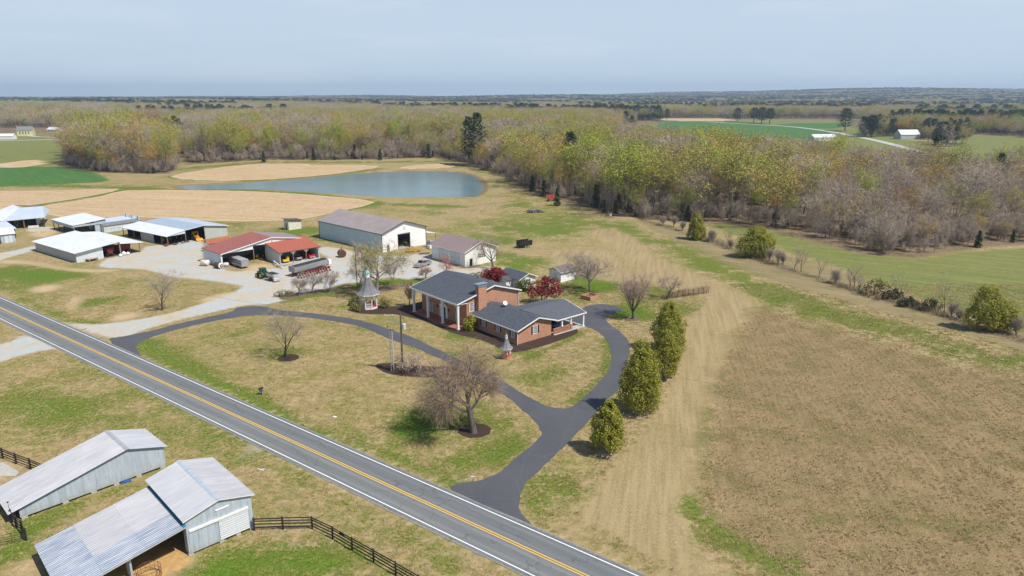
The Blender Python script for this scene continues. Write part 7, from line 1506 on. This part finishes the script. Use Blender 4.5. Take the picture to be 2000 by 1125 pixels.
def pick_kind(i):
    u = rng.rand(); p = patch[i]; z = nz_[i]; x = npx[i]; e = nE[i]
    if z == 'L': w = dict(bare=.26, bud=.38, olive=.22, rust=.07, lime=.07) if x < 420 else dict(bare=.3, bud=.5, olive=.15, lime=.05)
    elif z == 'P': w = dict(bare=.55, bud=.20, olive=.13, rust=.07, lime=.03, cedar=.02)
    else:
        w = dict(bare=.42, bud=.29, olive=.20, rust=.03, lime=.04, cedar=.02)
        if x > 1600 and e < 120: w = dict(bare=.70, bud=.12, olive=.13, rust=.05)
    ks = list(w); v = np.array([w[k] for k in ks]); g = np.array([{'bare': -.8, 'bud': .8, 'olive': .3, 'rust': 0, 'lime': .9, 'cedar': 0}[k] for k in ks]); v = v*np.exp(g*p*.9); v /= v.sum()
    return ks[int(np.searchsorted(np.cumsum(v), u))]
nk = [pick_kind(i) for i in range(len(near))]
nh = np.array([{'bare': .98, 'bud': 1.0, 'olive': 1., 'rust': .95, 'lime': .9, 'cedar': 1.0}[k] for k in nk])*np.where(rng.rand(len(near)) < .28, rng.uniform(1.05, 1.28, len(near)), rng.uniform(.6, .98, len(near)))
nh *= np.where(nz_ == 'L', 1.18, np.where(nz_ == 'P', 1.06, 1.)); nh *= np.where(nz_ == 'R', 1-.15*np.clip((npx-1380)/260, 0, 1), 1.)*np.where(nE < 5, .75, 1.)*np.where((nz_ == 'R') & (npx > 1650) & (nE < 35), .55+.012*nE, 1.)*np.where(nz_ == 'P', .98, 1.)
# single pines and cedars that stand out in the photograph
SING = [(1112,368,'pine',1.15,'tall ragged dark pine at the edge of the right wood'),(915,322,'pine',1.3,'tall dark pine pair by the dam, left stem'),(932,325,'pine',1.42,'tallest dark pine beside the pond dam'),(837,309,'cedar',1.0,'dark cedar behind the pond at the wood edge'),(613,313,'cedar',.8,'small dark cedar at the wood edge above the tan field'),(743,313,'cedar',.75,'small dark cedar right of the tan field corner'),(516,317,'cedar',.75,'small green cedar left of the far tan field'),(570,222,'pine',.9,'dark pine standing above the bare wood behind the pond'),
    (1088,402,'cedar',.7,'dark cedar just right of the red hay wagon'),(1040,374,'cedar',.75,'dark cedar at the wood edge above the flatbed trailer'),(1062,384,'cedar',.7,'dark cedar left of the red hay wagon'),(1202,420,'cedar',.55,'little dark cedar behind the dumped barrels'),(1180,416,'cedar',.5,'little dark cedar left of the dumped white drum'),(1165,405,'cedar',1.0,'bushy dark cedar inside the right wood edge'),(1342,432,'cedar',.55,'small cedar before the hedgerow tree'),(1822,338,'pine',.95,'leaning dark pine near the pale road on the right'),(1945,372,'pine',.75,'dark round pine at the far right of the wood'),
    (1440,238,'pine',1.0,'left dark pine on the edge of the far green field'),(1472,240,'pine',1.05,'dark pine, left of the clump on the far green field'),(1487,241,'pine',1.1,'dark pine in the middle of the far green field clump'),(1503,242,'pine',1.05,'dark pine, right of the clump on the far green field'),(1650,256,'pine',1.2,'dark pine beside the pale road bend'),(1702,268,'pine',1.0,'broad dark pine beyond the pale road'),(1690,266,'pine',.9,'dark pine tucked beside the broad pine over the road'),(95,220,'pine',.95,'dark round pine above the far left road'),(85,221,'pine',.85,'dark pine left of the far left pine pair')]
SEG = [(60,'at the far left by the green wheat field'),(215,'in the left grove beside the green wheat'),(330,'at the right end of the left grove'),(480,'behind the narrow arm of the pond'),(640,'behind the far tan stubble field'),(780,'behind the middle of the pond'),(905,'behind the far bank of the pond'),(1010,'beside the pond dam'),(1100,'above the red hay wagon'),(1220,'above the dumped barrels'),(1345,'behind the far hedgerow tree'),(1480,'across the pasture from the round tree'),(1640,'across the pasture from the saplings'),(1800,'at the bend of the pasture edge'),(9999,'at the right end of the wood')]
KW = {'bare': 'bare mauve grey', 'bud': 'yellow green budding', 'olive': 'olive brown budding', 'rust': 'russet budding', 'lime': 'fresh lime green', 'cedar': 'dark evergreen cedar', 'pine': 'dark pine', 'brush': 'bare brushy'}
ZN = {'L': 'trees of the left grove', 'P': 'trees of the wood beyond the pond', 'R': 'trees of the wood on the right'}
TN = {'bare': 'bare_hardwood', 'bud': 'budding_hardwood', 'olive': 'olive_hardwood', 'rust': 'russet_hardwood', 'lime': 'lime_hardwood', 'cedar': 'cedar_tree', 'pine': 'pine_tree'}
roots = {}
def put_tree(i, loc, rz, s, name, label, cat, group=None):
    k, tm, cm, to, co = PRO[i]; t = thing(name, label, cat, loc, rz, group); t.scale = (s[0], s[0], s[1])
    for nm, d in (('trunk', tm), ('crown', cm)): o = bpy.data.objects.new(nm, d); COL.objects.link(o); o.parent = t
    return t
for j, (x, y, k, s, lb) in enumerate(SING): put_tree(KIDX[k][j % len(KIDX[k])], (*at(x, y), 0), j*1.3, (s*(2.3 if y < 300 and k == 'pine' and y > 230 else 1.), s), TN[k], lb, 'tree')
# which trees show most: walk outward, keep the skyline of what stands before
order = np.argsort(np.hypot(nX, nY)); top = np.full(1200, 1e9); score = np.zeros(len(near))
for i in order:
    d = math.hypot(nX[i], nY[i]); x, yt = px_of(nX[i], nY[i], 24*nh[i]); _, yb = px_of(nX[i], nY[i], 0); hw_ = 4*FPX/d; c0, c1 = int((x-hw_)/2)+50, int((x+hw_)/2)+51
    if c1 < 50 or c0 > 1050: continue
    c0 = max(c0, 0); c1 = min(c1, 1199); seg = top[c0:c1+1]; vis = np.clip(np.minimum(seg, yb)-yt, 0, None).mean(); score[i] = vis*hw_; top[c0:c1+1] = np.minimum(seg, yt+(yb-yt)*.12)
best = set(np.argsort(-score)[:272].tolist()); lbl = Counter(); single = []
for i in sorted(best, key=lambda i: npx[i]):
    k = nk[i]; seg = next(w for q, w in SEG if npx[i] < q); size = 'low ' if nh[i] < .7 else ('tall ' if nh[i] > 1.02 else ''); edge = 'edge tree' if nE[i] < 9 else 'inner tree'
    lb = f"{size}{KW[k]} {edge} {seg}"; single.append((i, lb)); lbl[lb] += 1
seen = Counter(); ORD = 'none leftmost second third fourth fifth sixth seventh eighth ninth tenth eleventh twelfth thirteenth fourteenth fifteenth sixteenth seventeenth eighteenth nineteenth twentieth'.split()+['later']*40
for i, lb in single:
    k = nk[i]; n_ = lbl[lb]; seen[lb] += 1
    if n_ > 1: lb2 = f"{ORD[seen[lb]]} {lb}" if seen[lb] < n_ else f"rightmost {lb}"
    else: lb2 = lb
    pi_ = KIDX[k][int(rng.randint(len(KIDX[k])))]; s = nh[i]
    put_tree(pi_, (nX[i], nY[i], 0), rng.uniform(0, 6.28), (s*((rng.uniform(1.15, 1.55) if s > 1. else rng.uniform(.85, 1.25)) if nz_[i] == 'R' else rng.uniform(.75, 1.1)), s), TN[k], lb2, 'tree', ZN[nz_[i]])
# the rest of the woods: one mass each, near and far
def mass(name, label, X, Y, Z, ki, rot, sc, wd=None):
    wd = np.where(sc > 1., rng.uniform(1.0, 1.4, len(X)), rng.uniform(.8, 1.2, len(X))) if wd is None else wd
    me = bpy.data.meshes.new(name); me.vertices.add(len(X)); me.vertices.foreach_set("co", np.stack([X, Y, Z], 1).astype(np.float32).ravel()); me.update()
    for an, ty, d in (('kind', 'INT', ki.astype(np.int32)), ('turn', 'FLOAT', rot.astype(np.float32)), ('size', 'FLOAT', sc.astype(np.float32)), ('wide', 'FLOAT', (sc*wd).astype(np.float32))):
        a = me.attributes.new(an, ty, 'POINT'); a.data.foreach_set("value", d)
    o = bpy.data.objects.new(name, me); COL.objects.link(o); tag(o, label, 'woodland', None, 'stuff')
    md = o.modifiers.new("trees", 'NODES'); md.node_group = GN; return o
for i, (k, tm, cm, to, co) in enumerate(PRO):
    b = bmesh.new(); b.from_mesh(tm); nt_ = len(b.faces); b.from_mesh(cm); me = bpy.data.meshes.new(f"tree_source_{i:02d}"); b.to_mesh(me); b.free()
    me.materials.append(tm.materials[0]); me.materials.append(cm.materials[0]); mi = np.ones(len(me.polygons), np.int32); mi[:nt_] = 0; me.polygons.foreach_set("material_index", mi)
    o = bpy.data.objects.new(f"tree_source_{i:02d}", me); LIB.objects.link(o)
GN = bpy.data.node_groups.new("woods", 'GeometryNodeTree'); GN.interface.new_socket("Geometry", in_out='INPUT', socket_type='NodeSocketGeometry'); GN.interface.new_socket("Geometry", in_out='OUTPUT', socket_type='NodeSocketGeometry')
gn, gl = GN.nodes, GN.links; gi = gn.new("NodeGroupInput"); go_ = gn.new("NodeGroupOutput"); iop = gn.new("GeometryNodeInstanceOnPoints"); ci = gn.new("GeometryNodeCollectionInfo"); ci.inputs[0].default_value = LIB; ci.inputs[1].default_value = True; ci.inputs[2].default_value = True
def nattr(nm, ty): a = gn.new("GeometryNodeInputNamedAttribute"); a.data_type = ty; a.inputs[0].default_value = nm; return a.outputs[0]
gl.new(gi.outputs[0], iop.inputs["Points"]); gl.new(ci.outputs[0], iop.inputs["Instance"]); iop.inputs["Pick Instance"].default_value = True; gl.new(nattr('kind', 'INT'), iop.inputs["Instance Index"])
cx_ = gn.new("ShaderNodeCombineXYZ"); gl.new(nattr('turn', 'FLOAT'), cx_.inputs[2]); gl.new(cx_.outputs[0], iop.inputs["Rotation"]); cs_ = gn.new("ShaderNodeCombineXYZ"); wd_ = nattr('wide', 'FLOAT'); gl.new(wd_, cs_.inputs[0]); gl.new(wd_, cs_.inputs[1]); gl.new(nattr('size', 'FLOAT'), cs_.inputs[2]); gl.new(cs_.outputs[0], iop.inputs["Scale"]); gl.new(iop.outputs[0], go_.inputs[0])
for zone, lb in (('L', 'mass of budding trees inside the left grove'), ('P', 'mass of bare and budding trees beyond the pond'), ('R', 'mass of bare and budding trees in the right wood')):
    k = np.array([i for i in range(len(near)) if nz_[i] == zone and i not in best])
    ki = np.array([KIDX[nk[i]][int(rng.randint(len(KIDX[nk[i]])))] for i in k]); X, Y, sc = nX[k], nY[k], nh[k]
    # brush at the feet of the edge trees
    e = np.where((nz_ == zone) & (nE < 26))[0]; e = np.repeat(e, 6); bx, by = nX[e]+rng.uniform(-4, 4, len(e)), nY[e]+rng.uniform(-3.5, 3.5, len(e)); kk_ = sdist(bx, by, {'L': WOODL, 'P': WOODP, 'R': WOODR}[zone]) > .5; bx, by = bx[kk_], by[kk_]
    X = np.concatenate([X, bx]); Y = np.concatenate([Y, by]); ki = np.concatenate([ki, np.where(rng.rand(len(bx)) < .06, KIDX['cedar'][0], KIDX['brush'][0])]); sc = np.concatenate([sc, rng.uniform(.45, 1.25, len(bx))*np.where(ki[len(nX[k]):] == KIDX['cedar'][0], .42, 1.)])
    mass('woodland', lb, X, Y, np.zeros(len(X)), ki, rng.uniform(0, 6.28, len(X)), sc)
def far_mass(label, y0, y1, step, s0, s1, w0, w1, xlim=1.0):
    X, Y = scatter(-y1*xlim, y1*xlim, y0, y1, step); D = np.hypot(X, Y); k = (D > y0) & (D < y1) & (np.abs(X) < Y*xlim+60); X, Y = X[k], Y[k]
    for P in (WOODR, WOODP, WOODL):
        A = np.array(P); k = (X > A[:,0].min()) & (X < A[:,0].max()) & (Y > A[:,1].min()) & (Y < A[:,1].max()) & (np.hypot(X, Y) < 1100); ok = np.ones(X.shape, bool); w = np.where(k)[0]; ok[w[sdist(X[w], Y[w], P) > 0]] = False; X, Y = X[ok], Y[ok]
    k = clear(X, Y, 6.); X, Y = X[k], Y[k]
    # open land round the far farms, road, and a scatter of far fields
    op = np.ones(X.shape, bool)
    for a, c in zip(ROAD_R[:-1], ROAD_R[1:]):
        e = c-a; t = np.clip(((X-a.x)*e.x+(Y-a.y)*e.y)/e.length_squared, 0, 1); op &= np.hypot(X-a.x-t*e.x, Y-a.y-t*e.y) > 12
    px_, py_ = 1000+FPX*X/(Y*_cp+CAMH*_sp), 187+CAMH*FPX/np.maximum(Y, 1)
    op &= ~((px_ < 330) & (py_ > 246)); op &= ~((px_ < 1000) & (py_ > 302)); op &= ~((px_ < 140) & (py_ > 219) & (py_ < 225)); op &= ~((px_ > 1330) & (py_ > 266)); op &= ~((px_ > 1180) & (px_ < 1660) & (py_ > 233))
    lone = (~op) & (rng.rand(len(X)) < .012) & (py_ < 300) & ~((px_ < 330) & (py_ > 270))
    far_open = waves(X, Y, 5, 900, 31) > 1.35
    op &= ~(far_open & (np.hypot(X, Y) > 1500)); op |= lone; X, Y = X[op], Y[op]
    pt = waves(X, Y, 5, 240, 41)*.6+waves(X, Y, 4, 900, 42)*.6; pn = waves(X, Y, 5, 420, 43); u = rng.rand(len(X)); ki = np.zeros(len(X), int)
    D_ = np.hypot(X, Y); pine = pn > np.where(D_ > 1500, np.where(D_ > 3200, .30, .55), np.where(X > 120, .5, 1.2))
    for i in range(len(X)):
        if pine[i] and u[i] < .9: kd = 'pine'
        else:
            v = u[i]+.16*pt[i]; kd = 'bare' if v < .56 else ('olive' if v < .70 else ('rust' if v < .77 else ('bud' if v < .97 else 'lime')))
        l_ = KIDX[kd]; ki[i] = l_[int(u[i]*7919) % len(l_)]
    mass('woodland', label, X, Y, terrain_z(X, Y)-.5, ki, rng.uniform(0, 6.28, len(X)), rng.uniform(s0, s1, len(X)), rng.uniform(w0, w1, len(X)))
    return len(X)
CL = pts([(1672,268),(1700,252),(1760,246),(1830,250),(1892,262),(1898,280),(1850,290),(1815,281),(1790,268),(1740,266),(1705,274)])
A = np.array(CL); X, Y = scatter(A[:,0].min(), A[:,0].max(), A[:,1].min(), A[:,1].max(), 8.5); k = (sdist(X, Y, CL) > 0) & (waves(X, Y, 5, 120, 91) > -.55); X, Y = X[k], Y[k]; px_ = 1000+FPX*X/(Y*_cp+CAMH*_sp); py_ = 187+CAMH*FPX/Y
k = ~((np.abs(px_-1775) < 24) & (py_ > 262)); X, Y = X[k], Y[k]; u = rng.rand(len(X)); kk2 = np.array([KIDX['pine'][i % 2] if q < .35 else KIDX['bare'][i % 3] if q < .75 else KIDX['olive'][i % 2] for i, q in enumerate(u)], int)
mass('woodland', 'clump of dark pines and bare trees round the white roofed barn across the right wood', X, Y, np.zeros(len(X)), kk2, rng.uniform(0, 6.28, len(X)), rng.uniform(.5, .9, len(X)), rng.uniform(1., 1.5, len(X)))
print('far', far_mass('distant mixed wood stretching back from the pond and fields', 380, 1500, 9.2, .6, 1.2, 1.0, 1.6), far_mass('far hazy woodland below the skyline', 1500, 3200, 14., .6, 1.25, 1.5, 2.2), far_mass('faint blue woodland along the horizon', 3200, 9500, 30., .9, 1.25, 2.8, 4.2))

# ================================================================== short grass and stubble near the camera
TL = bpy.data.collections.new("tufts")
def tuft(name, n, h, sp, cols, seed):
    r = random.Random(seed); b = MB()
    for _ in range(n):
        a = r.uniform(0, 6.28); q = Vector((math.cos(a), math.sin(a), 0)); p = q*r.uniform(0, sp); e = p+q*r.uniform(.1, .7)*h+Vector((r.gauss(0, .2)*h, r.gauss(0, .2)*h, h*r.uniform(.6, 1.1))); s_ = q.cross(Vector((0, 0, 1)))*r.uniform(.012, .03); b.add([p-s_, p+s_, e], [(0,1,2)])
    me = bpy.data.meshes.new(name); me.from_pydata(b.v, [], b.f); me.materials.append(plant_mat(name, cols, 2.)); o = bpy.data.objects.new(name, me); TL.objects.link(o)
tuft('tuft_a_straw', 14, .07, .2, [(.50,.38,.21),(.40,.30,.16)], 1); tuft('tuft_b_dull', 14, .06, .2, [(.30,.24,.10),(.36,.28,.13)], 2); tuft('tuft_c_green', 16, .08, .18, [(.17,.22,.035),(.22,.25,.05)], 3); tuft('tuft_d_stalk', 10, .17, .16, [(.52,.40,.24),(.42,.31,.17)], 4)
GN2 = GN.copy(); [n for n in GN2.nodes if n.bl_idname == 'GeometryNodeCollectionInfo'][0].inputs[0].default_value = TL
X = rng.uniform(-115, 130, 900000); Y = 52+(rng.rand(900000)**1.15)*120
k = np.abs(X) < Y*.82+8; X, Y = X[k], Y[k]
ix = np.clip(np.searchsorted(GX, X)-1, 0, NX-1); iy = np.clip(np.searchsorted(GY, Y)-1, 0, NY-1); vi = iy*NX+ix
cl = waves(X, Y, 9, 5., 77)*.5+waves(X, Y, 7, 1.8, 78)*.5
ok = (m_gravel[vi] < .25) & (m_dirt[vi] < .35) & (rng.rand(len(X)) < np.clip(.34+.34*cl, .02, 1))
ru_ = np.array([RCX, RCY]); dperp = np.abs((X-RCX)*-math.sin(RAA)+(Y-RCY)*math.cos(RAA)); ok &= dperp > 4.1
X, Y, vi = X[ok], Y[ok], vi[ok]
ok = np.ones(len(X), bool)
AVOID = [(DRIVE, .12), (HBED, .0)]+[(ellipse(x, y, q, q), 0.) for x, y, q in ((927,841,2.3),(563,699,1.9),(1235,623,1.6),(1187,886,1.4),(1247,810,1.6),(1299,740,1.2))]+[(pts([(733,713),(760,709),(800,712),(840,716),(880,716),(905,722),(895,733),(860,737),(820,737),(780,734),(750,727)]), 0.)]
AVOID += [([tuple(Vector(o.location).to_2d()+(Matrix.Rotation(o.rotation_euler.z, 2) @ Vector(q))) for q in rc], .1) for o, rc in ((house, ((0,-2.8),(32,-2.8),(32,19.5),(0,19.5))), (bB, ((-11.5,.3),(7.2,.3),(7.2,11),(-11.5,11))), (bA, ((0,0),(16,0),(16,6.8),(0,6.8))), (gz, ((-2,-2),(2,-2),(2,2),(-2,2))))]
for P_, pad in AVOID:
    A = np.array(P_); w = np.where((X > A[:,0].min()-1) & (X < A[:,0].max()+1) & (Y > A[:,1].min()-1) & (Y < A[:,1].max()+1))[0]; ok[w[sdist(X[w], Y[w], P_) > -pad]] = False
X, Y, vi = X[ok], Y[ok], vi[ok]; u = rng.rand(len(X)); gr = np.clip(.15+.62*m_lush[vi]+.22*waves(X, Y, 8, 9., 79), .04, .92)
ki = np.where(u < gr, 2, np.where(rng.rand(len(X)) < .55, 0, 1)); fld = m_brown[vi] > .5
row = (X*-math.sin(R(80))+Y*math.cos(R(80))+.6*waves(X, Y, 4, 60, 80))/.92; inrow = (np.abs(row-np.floor(row)-.5) < .27) | (rng.rand(len(X)) < .18)
ki = np.where(fld & (rng.rand(len(X)) < .88), 3, ki); kp = (~fld | inrow) & (m_track[vi] < .4) & (m_hay[vi] < .5); X, Y, vi, ki = X[kp], Y[kp], vi[kp], ki[kp]
me = bpy.data.meshes.new('grass'); me.vertices.add(len(X)); me.vertices.foreach_set("co", np.stack([X, Y, np.zeros(len(X))], 1).astype(np.float32).ravel()); me.update(); sz = rng.uniform(.6, 1.5, len(X))
for an, ty, d in (('kind', 'INT', ki.astype(np.int32)), ('turn', 'FLOAT', rng.uniform(0, 6.28, len(X)).astype(np.float32)), ('size', 'FLOAT', sz.astype(np.float32)), ('wide', 'FLOAT', sz.astype(np.float32))):
    a = me.attributes.new(an, ty, 'POINT'); a.data.foreach_set("value", d)
go = bpy.data.objects.new('grass', me); COL.objects.link(go); tag(go, 'short dry and green grass tufts and field stubble over the near ground', 'grass', None, 'stuff'); md = go.modifiers.new("tufts", 'NODES'); md.node_group = GN2
print('tufts', len(X))
# ================================================================== air
hz = MB(); hz.box(-11500, 11500, -1200, 9900, -7.2, 190); hb = hz.build('haze', None) if False else None
me = bpy.data.meshes.new('haze'); me.from_pydata(hz.v, [], hz.f); hb = bpy.data.objects.new('haze', me); COL.objects.link(hb); hb['kind'] = 'stuff'
hm = bpy.data.materials.new('haze_air'); hm.use_nodes = True; hn = hm.node_tree.nodes; hn.clear(); ho = hn.new("ShaderNodeOutputMaterial"); hv = hn.new("ShaderNodeVolumePrincipled")
hv.inputs["Color"].default_value = (.62, .81, 1.0, 1); hv.inputs["Density"].default_value = 1.05e-4; hv.inputs["Anisotropy"].default_value = .2
hm.node_tree.links.new(hv.outputs[0], ho.inputs["Volume"]); me.materials.append(hm)
